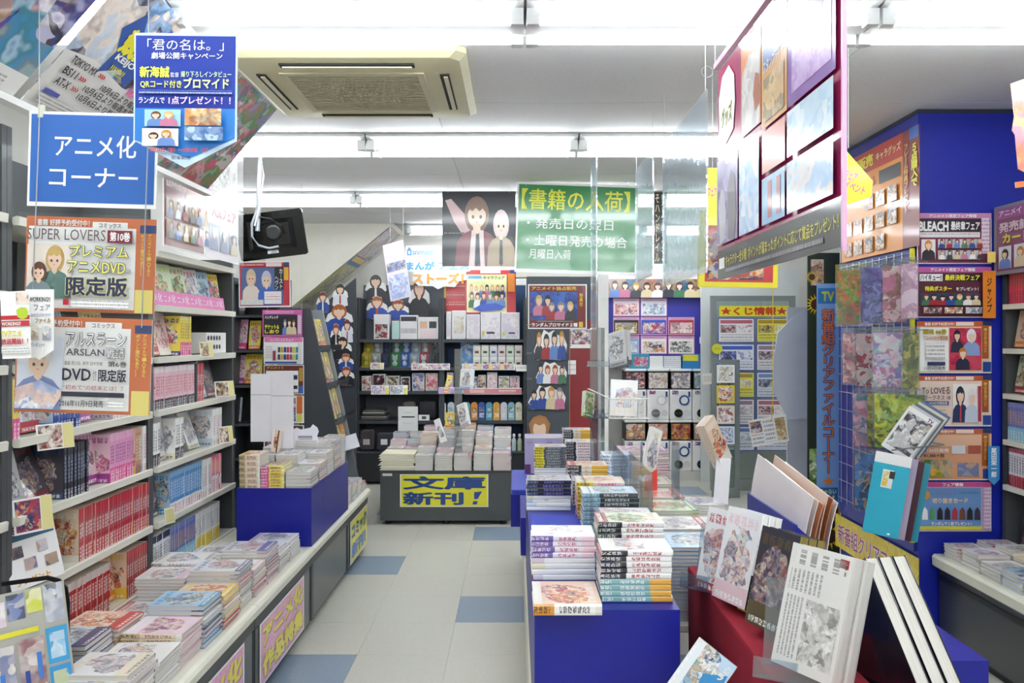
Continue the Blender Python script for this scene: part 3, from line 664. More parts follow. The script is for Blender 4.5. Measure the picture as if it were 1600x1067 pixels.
# signs on the counter fronts
PK = art('#e79ac4', '#eeb0d2', '#e388b8', scale=30, dist=.5)
def front_sign(y0, y1, z0, z1, bg, els, lab):
    sheet('counter_sign', lab, 'sign', y1 - y0, z1 - z0, frame((CTX - .0105, (y0 + y1) / 2, (z0 + z1) / 2), 90), PWHITE, [('r', .02, .03, .98, .97, bg)] + els)
front_sign(3.46, 4.18, .07, .345, PK, [('t', 'アニメ化', .05, .1, .97, .46, ink('#3a3aa8'), .06), ('t', 'アニメ化', .04, .08, .96, .44, ink('#efe03a'), .06), ('t', '作品特集', .05, .54, .97, .92, ink('#3a3aa8'), .06), ('t', '作品特集', .04, .52, .96, .9, ink('#efe03a'), .06)], 'pink sign with hand drawn yellow lettering on the grey counter front')
front_sign(2.55, 3.26, .07, .345, PK, [('t', 'アニメ化', .05, .1, .97, .46, ink('#3a3aa8'), .06), ('t', 'アニメ化', .04, .08, .96, .44, ink('#efe03a'), .06), ('t', '作品特集', .05, .54, .97, .92, ink('#3a3aa8'), .06), ('t', '作品特集', .04, .52, .96, .9, ink('#efe03a'), .06)], 'pink lettered sign at the bottom edge, nearest the viewer')
front_sign(5.36, 5.95, .06, .345, ink('#e6df3c'), [('t', 'コミック', .06, .1, .96, .46, ink('#1f5f9c'), .07), ('t', '新刊！', .06, .54, .9, .9, ink('#2a6fc0'), .07)], 'yellow sign with blue lettering at the far counter end')
# goods board at the near left corner
gb = px_sheet('goods_board', 'tilted clear board of character goods pictures at the near left corner', 'board', -6, 922, 104, 1120, 2.32, mat('#b9b8ae', .3, 0, .5), [
    ('r', .02, .06, .24, .25, art('#e8d8e4', '#c890b8', '#f4eef0', '#8090b8')), ('r', .26, .02, .48, .22, art('#383848', '#8090c0', '#e0d8d0')), ('r', .5, .01, .7, .19, art('#d8dc50', '#f2f0c8', '#90a060')), ('r', .72, 0, .97, .3, art('#303848', '#e8e8ea', '#8088a0', '#c8ccd8')),
    ('r', .0, .30, .62, .34, ink('#e6dd3a')), ('r', .70, .34, .97, .62, ink('#3fa4dc')), ('r', .74, .38, .93, .58, art('#8cc8ea', '#3fa4dc', '#e8f4fa')), ('r', .70, .64, .97, .92, ink('#3598d8')), ('r', .74, .68, .93, .88, art('#8cc8ea', '#3fa4dc', '#f0e060')),
    ('r', .02, .4, .3, .95, art('#c8c4c0', '#f0e8e0', '#b0a8b8', '#6878a8')), ('r', .34, .38, .66, .95, art('#d8cfc8', '#9a6a70', '#f0e8e0', '#a09098')), ('r', .1, .6, .16, .8, ink('#3f7fd0')), ('r', .4, .62, .46, .82, ink('#2f4f9c')), ('r', .56, .5, .62, .7, ink('#3f7fd0'))], yaw=38, pitch=-12, roll=4, thick=.004)

# ================================================================ HANGING SIGNS, LEFT
LINE = mat('#d8dcde', .2)
def hang_line(lab, p, top=CEIL, r=.0011, name='hanging_line'):
    return solo(name, MB().tube([p, (p[0], p[1], top - .001)], r, 5), LINE, lab, 'line', (p[0], p[1], p[2]))
Z1 = 1.92
sg = px_sheet('corner_sign', 'blue hanging sign with two lines of white characters', 'sign', 44, 176, 245, 324, Z1, PWHITE, [('r', .018, .03, .985, .955, ink('#2f66b6')), ('t', 'アニメ化', .205, .235, .84, .475, PWHITE, .01), ('t', 'コーナー', .17, .585, .86, .79, PWHITE, .01)], roll=-1.6, thick=.004)
sheet('clip', None, None, .012, .03, Matrix.Translation((-.125, .112, .002)), mat('#d9d8c4', .3), parent=sg, thick=.01)
po = [('r', .0, .0, 1, 1, ink('#cf6f3f')), ('r', .02, .105, .845, .965, PWHITE), ('r', .875, .065, 1, .15, ink('#2c3f78')), ('r', .51, .045, .78, .115, PWHITE), ('t', 'コミックス', .56, .055, .73, .105, ink('#5a4a44'), .01), ('v', 'アニメイトで購入すると', .935, .16, .97, .6, ink('#f2d85a'), .02), ('v', 'ポイント還元もあり！！', .885, .16, .92, .6, ink('#f2d85a'), .02)]
p1 = px_sheet('campaign_poster', 'orange bordered poster with a big limited edition headline, under the blue sign', 'poster', 40, 340, 243, 488, Z1, PWHITE, po + [
    ('t', '書籍 好評予約受付中！', .09, .03, .49, .1, PWHITE, .02), ('r', .02, .30, .36, .86, ink('#f3e6da')), *figure(.10, .30, .37, .86, '#d0ae62', cloth='#5a8078', eyes=True), *figure(.015, .48, .23, .90, '#6a4638', cloth='#7a8a90', eyes=True), ('t', 'SUPER LOVERS', .03, .135, .63, .25, ink('#6a5a5e'), .0), ('r', .645, .135, .835, .265, ink('#7d2438')), ('t', '第10巻', .665, .15, .82, .25, PWHITE, .03),
    ('t', 'プレミアム', .355, .29, .815, .43, ink('#34406a'), .075), ('t', 'プレミアム', .36, .295, .81, .425, ink('#e6e070'), .02), ('t', 'アニメDVD', .345, .455, .80, .60, ink('#34406a'), .075), ('t', 'アニメDVD', .35, .46, .795, .595, ink('#e6e070'), .02), ('t', '付き', .805, .53, .835, .59, ink('#34406a'), .0), ('t', '限定版', .34, .625, .82, .835, ink('#e6e0a0'), .06), ('t', '限定版', .345, .63, .815, .83, ink('#2a3050'), .03),
    ('r', .39, .875, .83, .955, fine('#f3f2f0', '#403040', .008)), ('r', .33, .865, .375, .93, ink('#c03040'))], roll=-1.8, thick=.002)
sheet('note', None, None, .042, .055, Matrix.Translation((.129, -.083, .003)), ink('#ead97a'), parent=p1, thick=.001)
p2 = px_sheet('campaign_poster', 'orange bordered poster with a DVD limited edition headline, lower of the two hanging', 'poster', 24, 496, 236, 646, Z1 - .01, PWHITE, po + [
    ('t', '書籍 好評予約受付中！', .09, .03, .49, .1, PWHITE, .02), ('r', .02, .22, .36, .96, ink('#dfe3f0')), *figure(.0, .30, .36, .97, '#e6e2e0', cloth='#7a8cc0', eyes=True), ('p', [(.02, .75), (.2, .66), (.38, .78), (.3, .96), (.02, .96)], art('#7a8cc0', '#f6f2ee', '#b8c4e0', '#d9a890', scale=20)), ('t', 'アルスラーン', .38, .15, .83, .30, ink('#3a3a4a'), .05), ('t', 'アルスラーン', .385, .155, .825, .295, PWHITE, .0), ('t', 'ARSLAN', .39, .325, .67, .395, ink('#4a4a58'), .01), ('t', '戦記', .68, .30, .82, .42, ink('#3a3a4a'), .04), ('t', '戦記', .685, .305, .815, .415, PWHITE, -.005), ('t', '漫画 荒川弘  原作 田中芳樹', .38, .455, .66, .495, ink('#2a2a30'), .005), ('t', '第6巻', .70, .445, .84, .505, ink('#2a2a30'), .01), ('t', 'DVD', .37, .53, .58, .655, ink('#24243c'), .02), ('t', '付き', .595, .54, .62, .65, ink('#24243c'), .005), ('t', '限定版', .635, .53, .84, .66, ink('#24243c'), .02),
    ('t', '“初めて”の結末とは！？', .38, .70, .82, .75, ink('#b03040'), .005), ('r', .37, .77, .83, .82, ink('#303040')), ('t', '2016年11月9日発売', .36, .855, .68, .925, ink('#2a2a34'), .01), ('r', .71, .865, .83, .92, fine('#f3f2f0', '#404048', .008))], roll=-1.8, thick=.002)
sheet('note', None, None, .042, .058, Matrix.Translation((.137, -.085, .003)), ink('#ead97a'), parent=p2, thick=.001)
# clear sleeves over the posters hang as part of each poster
for pp in (p1, p2):
    w_, h_ = .335, .245
    q = link(bpy.data.objects.new('clear_sleeve', MB().box((-w_ / 2, -h_ / 2, .0075), (w_ / 2, h_ / 2 - .004, .0082)).mesh('clear_sleeve', clear('#ffffff', .012))), pp)
for x, lab in ((66, 'left'), (236, 'right')):
    a = W(x, 186, Z1); b = W(x - 8, 512, Z1)
    solo('hanging_wire', MB().tube([(a[0], a[1] - .012, CEIL - .001), (a[0], a[1] - .012, a[2]), (b[0], b[1] - .022, b[2])], .0014, 5), STEEL, f'thin steel wire carrying the {lab} corners of the blue sign and posters', 'wire', a)
a, b = W(56, 172, Z1), W(250, 186, Z1)
solo('hanging_rail', MB().tube([(a[0], a[1] + .01, a[2]), (b[0], b[1] + .01, b[2])], .0022, 6), mat('#8a8c90', .3, .7), 'thin rail along the top of the blue corner sign', 'rail', a)
# pennant
px_sheet('pennant_poster', 'glossy royal blue pennant poster ending in a white point', 'poster', 209, 52, 370, 262, 1.68, ink('#c8e0f6'), [
    ('p', [(.015, .02), (.985, .02), (.985, .56), (.015, .56)], ink('#12339c')), ('p', [(.015, .56), (.985, .56), (.985, .78), (.55, .93), (.015, .80)], ink('#2f7fd0')),
    ('t', '「君の名は。」', .13, .045, .87, .13, PWHITE, .0), ('t', '劇場公開キャンペーン', .17, .145, .86, .195, PWHITE, .015), ('t', '新海誠', .06, .25, .35, .335, ink('#e8f05a'), .03), ('t', '監督', .36, .295, .44, .33, PWHITE, .0), ('t', '撮り下ろしインタビュー', .46, .285, .95, .33, ink('#d8ecb0'), .012), ('t', 'QRコード付き', .07, .355, .47, .415, ink('#e8f05a'), .015), ('t', 'ブロマイド', .49, .335, .93, .415, ink('#eaf2a0'), .03), ('r', .06, .43, .96, .455, fine('#12339c', '#d8e4f4', .006)), ('t', 'ランダムで', .06, .48, .31, .53, PWHITE, .015), ('t', '1点プレゼント！！', .35, .475, .95, .535, ink('#f6d0e4'), .025),
    ('r', .12, .575, .47, .70, ink('#a8d4f0')), *figures(2, .14, .585, .45, .70, 1), ('r', .11, .72, .46, .85, ink('#f2e4d8')), *figures(2, .13, .73, .44, .85, 2), ('r', .53, .575, .88, .70, art('#e0a860', '#c07850', '#f6e4c0', '#80604a', scale=22)), ('r', .53, .71, .9, .81, art('#1f4f90', '#b8d0ea', '#3060a0', scale=22)),
    ('t', '8月26日（金）〜9月25日（日）', .20, .865, .76, .90, ink('#d04a3a'), .03), ('t', '開催期間', .41, .925, .59, .955, ink('#2a3050'), .01)], outline=[(0, 0), (1, 0), (1, .80), (.5, 1), (0, .80)], roll=-.6, thick=.003)
c0 = W(290, 52, 1.68); hang_line('clear line holding up the blue pennant poster', (c0[0], c0[1] + .004, c0[2] + .002))
# small hanging cards at the left edge
px_sheet('hanging_card', 'small white and red hanging card at the left picture edge', 'card', 2, 455, 47, 560, 1.80, PWHITE, [('r', .55, .02, .98, .2, art('#404048', '#e8d0c0', '#f0eeea', scale=20)), ('r', .0, .36, 1, .42, ink('#c8303a')), ('p', [(.55, .28), (.7, .24), (.9, .25), (.97, .32), (.93, .39), (.75, .43), (.58, .38)], ink('#b8cf3a')), ('r', .0, .44, 1, .52, ink('#c8303a')), ('t', 'WORKING!!', .04, .455, .7, .51, PWHITE, .03), ('t', 'TVアニメ', .02, .58, .72, .68, ink('#e8d84a'), .04), ('t', '放送開始！！', .02, .70, .95, .79, ink('#c8303a'), .03), ('r', .02, .82, .98, .92, fine('#f2f0ee', '#505058', .006))], roll=2)
px_sheet('hanging_card', 'white hanging card with black lettering behind the red one', 'card', 40, 452, 84, 562, 1.84, PWHITE, [('t', 'WORKING!!', .12, .11, .88, .175, ink('#2a2a30'), .01), ('t', 'フェア', .3, .22, .88, .30, ink('#5a4a80'), .0), ('r', .12, .34, .94, .38, fine('#f2f0ee', '#5070b0', .008)), ('t', 'ファイル', .35, .41, .92, .48, ink('#b08a2a'), .03), ('r', .2, .52, .48, .72, art('#d8c4a0', '#f2ece0', '#806a50', scale=20)), ('r', .62, .52, .92, .72, art('#8090b8', '#f2ece0', '#304068', scale=20)), ('t', 'プレゼント!!', .2, .76, .7, .81, ink('#3a4aa0'), .01)], outline=[(0, 0), (1, 0), (1, .86), (.5, 1), (0, .9)])
# overhead posters leaning out above the bookcases
ux = Vector((.655, 0, .756))
def overhead(y0, y1, hgt, lab, bg, els, x0=-1.5, z0=2.29, u=ux):
    n = Vector((0, 1, 0)).cross(u); c = Vector((x0, (y0 + y1) / 2, z0)) + u * hgt / 2
    Mx = rotm((0, 1, 0), tuple(u), tuple(n)); Mx.translation = c
    return sheet('overhead_poster', lab, 'poster', y1 - y0, hgt, Mx, bg, els, thick=.002)
overhead(1.70, 2.43, .515, 'violet and blue illustrated poster overhanging at the upper left edge', art('#3a2f86', '#5a4aa8', '#f0eaf4', '#2a2430', '#2f57b0', '#8a3a30', '#d8b080', '#48a8c0', scale=4), [('r', .0, .86, 1, 1, ink('#eceae6')), ('r', .02, .90, .9, .97, fine('#eceae6', '#404048', .014))])
overhead(2.47, 3.20, .515, 'pale blue overhanging poster with broadcast times printed below', art('#5c9cd8', '#8cc0ea', '#e8d8cc', '#3a3450', '#cfe4f6', '#f0e4da', scale=6), [
    ('p', [(0, .60), (.2, .56), (.5, .62), (1, .58), (1, 1), (0, 1)], ink('#dedbd6')), ('p', [(.20, .30), (.28, .12), (.36, .26), (.52, .10), (.55, .3), (.66, .36), (.54, .46), (.5, .62), (.4, .52), (.26, .62), (.28, .44)], ink('#1f4fa0')), ('t', '競女', .27, .24, .53, .44, ink('#e6dc2a'), .05), ('t', 'KEIJO', .3, .44, .47, .50, PWHITE, .04), ('t', '!!!!!!!!', .32, .52, .44, .58, ink('#e6dc2a'), .02), ('t', '10月', .60, .36, .76, .50, ink('#e87ab0'), .05), ('t', '放送開始', .55, .52, .98, .65, ink('#e87ab0'), .05),
    ('t', 'TOKYO MX', .07, .60, .27, .655, ink('#202024'), .015), ('t', '>>>', .29, .61, .34, .645, ink('#c83030'), .05), ('t', '10月6日より毎週木曜23:30〜', .36, .66, .97, .715, ink('#202024'), .015), ('t', 'BS11', .07, .68, .17, .735, ink('#202024'), .015), ('t', '>>>', .19, .69, .24, .725, ink('#c83030'), .05), ('t', '10月6日より毎週木曜24:30〜', .26, .72, .87, .775, ink('#202024'), .015), ('t', 'AT-X', .07, .76, .17, .815, ink('#202024'), .015), ('t', '>>>', .19, .77, .24, .805, ink('#c83030'), .05), ('t', '10月6日より毎週木曜24:00〜', .26, .785, .87, .84, ink('#202024'), .015),
    ('r', .05, .86, .16, .89, ink('#4a5ab0')), ('r', .05, .9, .35, .97, fine('#dedbd6', '#303038', .012)), ('r', .40, .88, .7, .97, fine('#dedbd6', '#303038', .012)), ('r', .75, .86, .86, .89, ink('#4a5ab0')), ('r', .75, .9, .97, .97, fine('#dedbd6', '#303038', .012))])
overhead(3.24, 3.97, .515, 'overhanging illustrated poster beside the air conditioner', art('#6a8ac0', '#c84a60', '#4a8a4a', '#e8d8e0', '#3a4a80', scale=7), [])
solo('poster_rail', MB().box((-1.53, 1.65, 2.262), (-1.49, 4.0, 2.284)), mat('#e4e4e2', .3), 'white rail under the overhanging posters above the bookcases', 'rail', (-1.51, 2.8, 2.262))
# header posters on top of the far bookcase
def header(y0, y1, z0, z1, lab, bg, els, x=-1.60, pitch=0): return sheet('header_poster', lab, 'poster', y1 - y0, z1 - z0, frame((x, (y0 + y1) / 2, (z0 + z1) / 2), 90, pitch), PWHITE, [('r', .02, .02, .98, .98, bg)] + els, thick=.003)
header(3.70, 4.19, 1.985, 2.35, 'maroon framed header poster on the far bookcase, nearer of two', ink('#a8434a'), [('r', .03, .04, .78, .24, ink('#c8606a')), ('t', 'フェア', .3, .05, .6, .12, PWHITE, .02), ('t', 'LOVEのり', .06, .13, .5, .24, ink('#f2e0e4'), .04), ('r', .5, .22, .95, .34, ink('#d07a3a'))] + [('r', .05 + .15 * i, .38 + .27 * j, .18 + .15 * i, .62 + .27 * j, ink(['#f0e0c8', '#d8b060', '#e0c8d0'][(i + j) % 3])) for i in range(6) for j in range(2)] + sum([figure(.05 + .15 * i, .39 + .27 * j, .18 + .15 * i, .62 + .27 * j, HAIR[(i * 3 + j) % 8], cloth=CLOTH[(i + 3 * j) % 8]) for i in range(6) for j in range(2)], []))
header(4.21, 4.70, 1.985, 2.35, 'pink and white header poster on the far bookcase, farther of two', ink('#efe4ee'), [('r', .0, .0, 1, .10, ink('#b0447c')), ('t', 'アニメイト', .2, .02, .8, .08, PWHITE, .02), ('t', '人気フェア', .15, .2, .9, .4, ink('#b03a50'), .05), ('r', .08, .5, .34, .88, ink('#8090a8')), ('r', .38, .5, .64, .88, ink('#8898b0')), ('r', .68, .5, .94, .88, ink('#90a0b8')), *figures(3, .06, .5, .96, .88, 5, .8)])
header(3.72, 4.10, 2.3505, 2.56, 'yellow lettered header card above the maroon poster', ink('#e8e04a'), [('r', .1, .2, .6, .5, fine('#e8e04a', '#c06030', .02))])
header(4.12, 4.68, 2.3505, 2.66, 'black and white comic page print above the pink header poster', art('#d8dcd4', '#8a9088', '#f2f2ee', '#404844', '#c8a8b0', scale=14), [])
solo('clear_cover', MB().box((-1.585, 3.69, 1.98), (-1.583, 4.74, 2.62)), clear('#ffffff', .0, .35), 'clear plastic cover sheet in front of the header posters', 'cover sheet', (-1.585, 4.2, 1.98))
# monitor on a ceiling pole
mo = thing('monitor', 'black flat monitor seen from behind, hung tilted from a ceiling pole', 'monitor', W(405, 300, 5.24))
tx, ty, tz = W(407, 240, 5.24)
part('ceiling_plate', MB().lathe([(.05, 0), (.05, .012), (.02, .02)], (tx, ty, CEIL - .021)), STEEL, mo)
part('pole', MB().tube([(tx, ty, CEIL - .015), (tx - .02, ty, 2.25)], .017, 12), mat('#a8abae', .35, .5), mo)
Mt = frame(W(424, 367, 5.30), 8, 6, 8)
b0 = Vector(mo['_b'])
def mpart(name, mb, m, par=None):
    mb.v = [tuple(Mt @ Vector(v)) for v in mb.v]; return part(name, mb, m, par or mo, tuple(b0))
sh = mpart('shell', MB().prism([(-.20, -.15), (.20, -.15), (.215, -.14), (.215, .14), (.20, .15), (-.20, .15), (-.215, .14), (-.215, -.14)], -.02, 0), mat('#030304', .1))
mpart('rear_bulge', MB().add([(-.15, -.1, 0), (.15, -.1, 0), (.15, .1, 0), (-.15, .1, 0), (-.12, -.07, .03), (.12, -.07, .03), (.12, .07, .03), (-.12, .07, .03)], [(4, 5, 6, 7), (0, 1, 5, 4), (1, 2, 6, 5), (2, 3, 7, 6), (3, 0, 4, 7)]), mat('#040405', .14), sh)
mpart('mount_plate', MB().lathe([(.05, .03), (.05, .05), (.04, .055)], (.02, .01, 0), 16), mat('#0e0f11', .4), sh)
mpart('label_sticker', MB().box((-.04, -.12, .001), (.03, -.06, .0015)), fine('#d8d8d8', '#303030', .01), sh)
mpart('screen', MB().box((-.2, -.135, -.022), (.2, .135, -.0205)), mat('#050608', .08), sh)
mpart('power_cable', MB().tube([(-.06, .16, .05), (-.10, .08, .07), (-.11, .0, .07), (-.08, -.06, .06), (-.02, -.085, .05), (.04, -.08, .04)], .008, 8), mat('#9a9da2', .4))
mpart('signal_cable', MB().tube([(-.05, .12, .06), (.02, .10, .06), (.08, .05, .05), (.09, .0, .035)], .005, 6), BLACK)
part('cable', MB().tube([(tx + .01, ty - .02, CEIL - .02), (tx + .03, ty - .03, 2.6), (tx - .0, ty - .025, 2.4), (tx - .03, ty - .025, 2.28)], .006, 6), mat('#d8dadc', .4), mo)
# ================================================================ FAR LEFT: magazine shelves, slanted rack
GS = mat('#3f444a', .5, coat=.1)
Zs = 6.6
ms = thing('magazine_shelf', 'dark grey shelving of magazines behind the poster column, far left', 'shelf', (-2.0, Zs + .2, 0))
sx0, sx1 = W(362, 500, Zs)[0], W(438, 500, Zs)[0]
part('back_panel', MB().box((sx0, Zs + .30, 0), (sx1, Zs + .33, 2.05)), DARK, ms)
for x in (sx0, sx1 - .025): part('upright', MB().box((x, Zs, 0), (x + .025, Zs + .30, 2.05)), GS, ms)
LV = []
for py in (440, 492, 547, 602, 662, 716):
    z = W(0, py, Zs)[2]; LV.append(z); part('shelf', MB().box((sx0 + .026, Zs + .001, z - .02), (sx1 - .026, Zs + .299, z)), GS, ms)
def front_book(px, z, Z, wpx, h, cv, lab, lean=10, name='display_magazine', t=.02, roll=0, yaw=0):
    wd = wpx * Z / F; x = (px - CX) * Z / F
    M = Matrix.Translation((x, Z, z + .004)) @ Matrix.Rotation(math.radians(yaw), 4, 'Z') @ Matrix.Rotation(-math.radians(lean), 4, 'X') @ Matrix.Translation((0, 0, h / 2)) @ rotm((0, 0, 1), (1, 0, 0), (0, 1, 0)) 
    M = M @ Matrix.Rotation(PI, 4, 'X')
    return book(name, lab, h, wd, t, M, cv, None)
for px, li, wp, h, cv, lab in ((376, 1, 14, .24, 'grey', 'grey magazine at the left end of the top dark shelf'), (375, 2, 22, .25, 'pink', 'pink white comic on the second dark shelf, left end'), (398, 2, 18, .24, 'yellow', 'yellow and grey comic on the second dark shelf'),
        (374, 3, 18, .24, 'pink', 'violet and yellow magazine on the third dark shelf, left end'), (396, 3, 27, .25, 'yellow', 'bright yellow comic facing out on the third dark shelf'), (372, 4, 10, .2, 'pastel', 'pink pamphlet on the fourth dark shelf'), (421, 2, 20, .22, 'dark', 'dark comic behind the poster column, second dark shelf'), (423, 3, 18, .22, 'warm', 'red comic behind the poster column, third dark shelf')):
    front_book(px, LV[li], Zs + .12, wp, h, cv, lab, 12)
# poster column in front of the dark shelving
pz = 6.25
px_sheet('event_poster', 'red framed poster with a vertical black title, top of the poster column', 'poster', 373, 408, 454, 480, pz, PWHITE, [('r', .02, .03, .98, .97, ink('#c22e40')), ('r', .05, .14, .86, .95, ink('#5a6aa0')), *figure(.06, .16, .42, .9, '#d8c4a0', cloth='#e8d8cc', eyes=True), *figure(.36, .2, .72, .95, '#c8c8d8', cloth='#3f66c0', eyes=True), ('r', .70, .14, .87, .62, ink('#20222a')), ('v', 'カースト', .79, .17, .855, .60, PWHITE, .02), ('v', 'ヘヴン', .705, .34, .775, .62, ink('#d8d8e0'), .02), ('r', .04, .84, .48, .95, fine('#f3f2f0', '#303040', .012)), ('r', .50, .66, .83, .93, ink('#e8e6ea')), ('r', .52, .72, .8, .84, fine('#f3f2f0', '#c03040', .02)), ('r', .88, .14, .97, .42, ink('#e8b02a')), ('r', .88, .03, .98, .12, ink('#24386e')), ('r', .1, .05, .5, .11, fine('#c22e40', '#f0d8d0', .02)), ('r', .54, .04, .84, .12, ink('#f0dade'))], roll=.6)
px_sheet('event_poster', 'black and magenta poster with yellow ticket lettering, second in the column', 'poster', 410, 484, 472, 526, pz - .02, ink('#d060a8'), [('r', .03, .18, .88, .93, ink('#22202a')), ('t', 'ハンドレッド', .06, .22, .4, .34, PWHITE, .03), ('t', 'チケット＆', .06, .55, .42, .72, ink('#f0e83a'), .04), ('t', 'しおり', .06, .74, .42, .88, ink('#f0e83a'), .04), *figures(3, .5, .3, .87, .92, 9), ('r', .08, .03, .8, .14, fine('#d060a8', '#f8e0f0', .012)), ('r', .9, .2, .99, .9, fine('#e8c8e0', '#8a4a80', .014))])
px_sheet('event_poster', 'white and pink poster with rows of coloured bottles, third in the column', 'poster', 412, 527, 474, 569, pz, PWHITE, [('r', .02, .02, .98, .18, ink('#e080b0')), ('t', 'ハンドレッドフェア', .15, .05, .75, .15, PWHITE, .02)] + [('r', .36 + .075 * i, .36 + .27 * j, .42 + .075 * i, .56 + .27 * j, ink(c)) for j in range(2) for i, c in enumerate(('#2a5a3a', '#e8a83a', '#284a98', '#c83a3a', '#a04a90', '#d8d23a', '#3a9a9a'))] + [('r', .24, .5, .31, .86, ink('#a03448')), ('r', .05, .3, .22, .8, fine('#f3f2f0', '#a05070', .012)), ('r', .04, .9, .84, .97, ink('#3a5aa8')), ('r', .88, .2, .97, .95, fine('#f3f2f0', '#a080b0', .014))])
px_sheet('event_poster', 'maroon framed poster half hidden by the white boards, fourth in the column', 'poster', 412, 570, 475, 616, pz + .02, PWHITE, [('r', .02, .03, .98, .97, ink('#73302e')), ('r', .06, .2, .86, .94, PWHITE), ('t', 'アニメイト', .08, .06, .5, .14, ink('#e8c05a'), .03), ('r', .7, .35, .84, .5, ink('#2a3a5a')), ('r', .7, .7, .84, .82, ink('#24304a')), ('r', .88, .1, .97, .55, ink('#c89a3a')), ('r', .88, .72, .98, .95, ink('#3a6ac0'))])
px_sheet('event_poster', 'orange edged poster half hidden by the white boards, fifth in the column', 'poster', 412, 618, 475, 661, pz, PWHITE, [('r', .82, .02, .96, .66, ink('#d8722e')), ('r', .82, .68, .96, .96, ink('#e4dc6a')), ('r', .06, .08, .8, .94, art('#7ab0d0', '#304868', '#e8d8d0', '#a06a80', scale=15))])
px_sheet('event_poster', 'brown edged poster at the foot of the column by the rack', 'poster', 412, 664, 475, 700, pz + .02, PWHITE, [('r', .03, .04, .97, .96, ink('#5a3a34')), ('r', .08, .2, .8, .9, art('#4a6a88', '#c8a060', '#302830', scale=20))])
for x in (416, 470): 
    a = W(x, 484, pz); solo('hanging_line', MB().tube([(a[0], pz + .03, W(0, 700, pz)[2]), (a[0], pz + .03, CEIL - .001)], .001, 5), LINE, f'{"left" if x < 430 else "right"} clear line carrying the poster column', 'line', a)
# slanted magazine rack facing the aisle
RY0, RY1 = 6.62, 7.06
def rx(z): return -1.28 - .215 * z          # front edge leans back
rk = thing('magazine_rack', 'dark leaning magazine rack facing the aisle', 'rack', (-1.5, 6.85, 0))
def slab(y0, y1, dep, zt=1.80): return MB().prism([(rx(0), 0), (rx(zt), zt), (rx(zt) - dep, zt), (rx(0) - dep - .1, 0)], y0, y1, 'y')
part('end_panel', slab(RY0, RY0 + .03, .24), GS, rk); part('end_panel', slab(RY1 - .03, RY1, .24), mat('#8b9298', .4, .3), rk)
part('back_board', MB().prism([(rx(0) - .22, 0), (rx(1.8) - .22, 1.8), (rx(1.8) - .24, 1.8), (rx(0) - .24, 0)], RY0 + .03, RY1 - .03, 'y'), DARK, rk)
RL = [.62, .864, 1.164, 1.47]
for z in RL:
    part('ledge', MB().prism([(rx(z) - .2, z - .02), (rx(z), z - .02), (rx(z) + .004, z + .03), (rx(z) - .006, z + .03), (rx(z) - .008, z), (rx(z) - .2, z)], RY0 + .031, 6.989, 'y'), GS, rk)
    part('ledge', MB().prism([(rx(z) - .2, z - .02), (rx(z), z - .02), (rx(z) + .004, z + .03), (rx(z) - .006, z + .03), (rx(z) - .008, z), (rx(z) - .2, z)], 7.011, 7.449, 'y'), GS, rk)
    part('ledge', MB().prism([(rx(z) - .2, z - .02), (rx(z), z - .02), (rx(z) + .004, z + .03), (rx(z) - .006, z + .03), (rx(z) - .008, z), (rx(z) - .2, z)], 7.471, RY1 - .031, 'y'), GS, rk)
yl = ['top', 'second', 'third', 'lowest']
for k, z in enumerate(RL[::-1]):
    for j, (yy, cv) in enumerate(((6.75, 'yellow' if k != 2 else 'warm'), (6.94, 'yellow' if k < 3 else 'warm'))):
        a = math.radians(14); hh = (.24, .27, .26, .2)[k]
        M = Matrix.Translation((rx(z) - .045, yy, z + .012)) @ Matrix.Rotation(-a, 4, 'Y') @ Matrix.Translation((0, 0, hh / 2)) @ rotm((0, 0, 1), (0, -1, 0), (1, 0, 0))
        book('display_magazine', f'{["near", "far"][j]} yellow and red magazine on the {yl[k]} ledge of the leaning rack', hh, .15, .018, M, cv if (k, j) != (3, 1) else art('#e08a2a', '#f0b050', '#c86a20', '#f4d8a0', scale=20), None)
# dark sticker board under the stairs
bz_ = 8.62
def bp(px, py): return ((px - CX) * bz_ / F, H - (py - CY) * bz_ / F)
sb = solo('sticker_board', MB().prism([bp(476, 700), bp(556, 700), bp(556, 434), bp(476, 500)][::1], bz_, bz_ + .02, 'y'), mat('#3b4047', .5), 'dark board of cut-out stickers under the sloping stair wall', 'board', (bp(520, 0)[0], bz_, 0.35))
CUTN = 0
sh_ = [(.5, 0), (.72, .08), (.7, .25), (.95, .4), (1, .62), (.8, .7), (.84, 1), (.2, 1), (.24, .72), (0, .6), (.1, .36), (.32, .24), (.3, .06)]
CUTA, CUTB, CUTC = 'abc'
def cutout(px0, py0, px1, py1, Z, m, lab, out=sh_, roll=0, cat='cutout', name='paper_cutout', n=0):
    global CUTN; CUTN += 1
    if isinstance(m, str):
        i = CUTN; els = figure(.0, .02, 1, .99, ['#a8502a', '#7a3a24', '#3a2a24', '#b0602a'][i % 4], cloth={'a': '#2f4fa8', 'b': '#24262e', 'c': '#e4e8f2'}[m], tie=[None, '#f0eee8', '#c8502a'][i % 3]); m = PWHITE
    elif n: els = figures(n, .02, .03, .98, .98, CUTN)
    else: els = ()
    return px_sheet(name, lab, cat, px0, py0, px1, py1, Z - .0045 * (CUTN % 9), m, els, outline=out, roll=roll, thick=.002)
CUTA_ = art('#f0eee8', '#2f4fa8', '#c84a2a', '#e8b890', '#f4f2ee', scale=13); CUTB_ = art('#20222a', '#c8502a', '#f0eee8', '#e0a878', '#b03030', scale=13); CUTC_ = art('#f4f4f4', '#7fa0d0', '#e8c8b0', '#c04a30', scale=13)
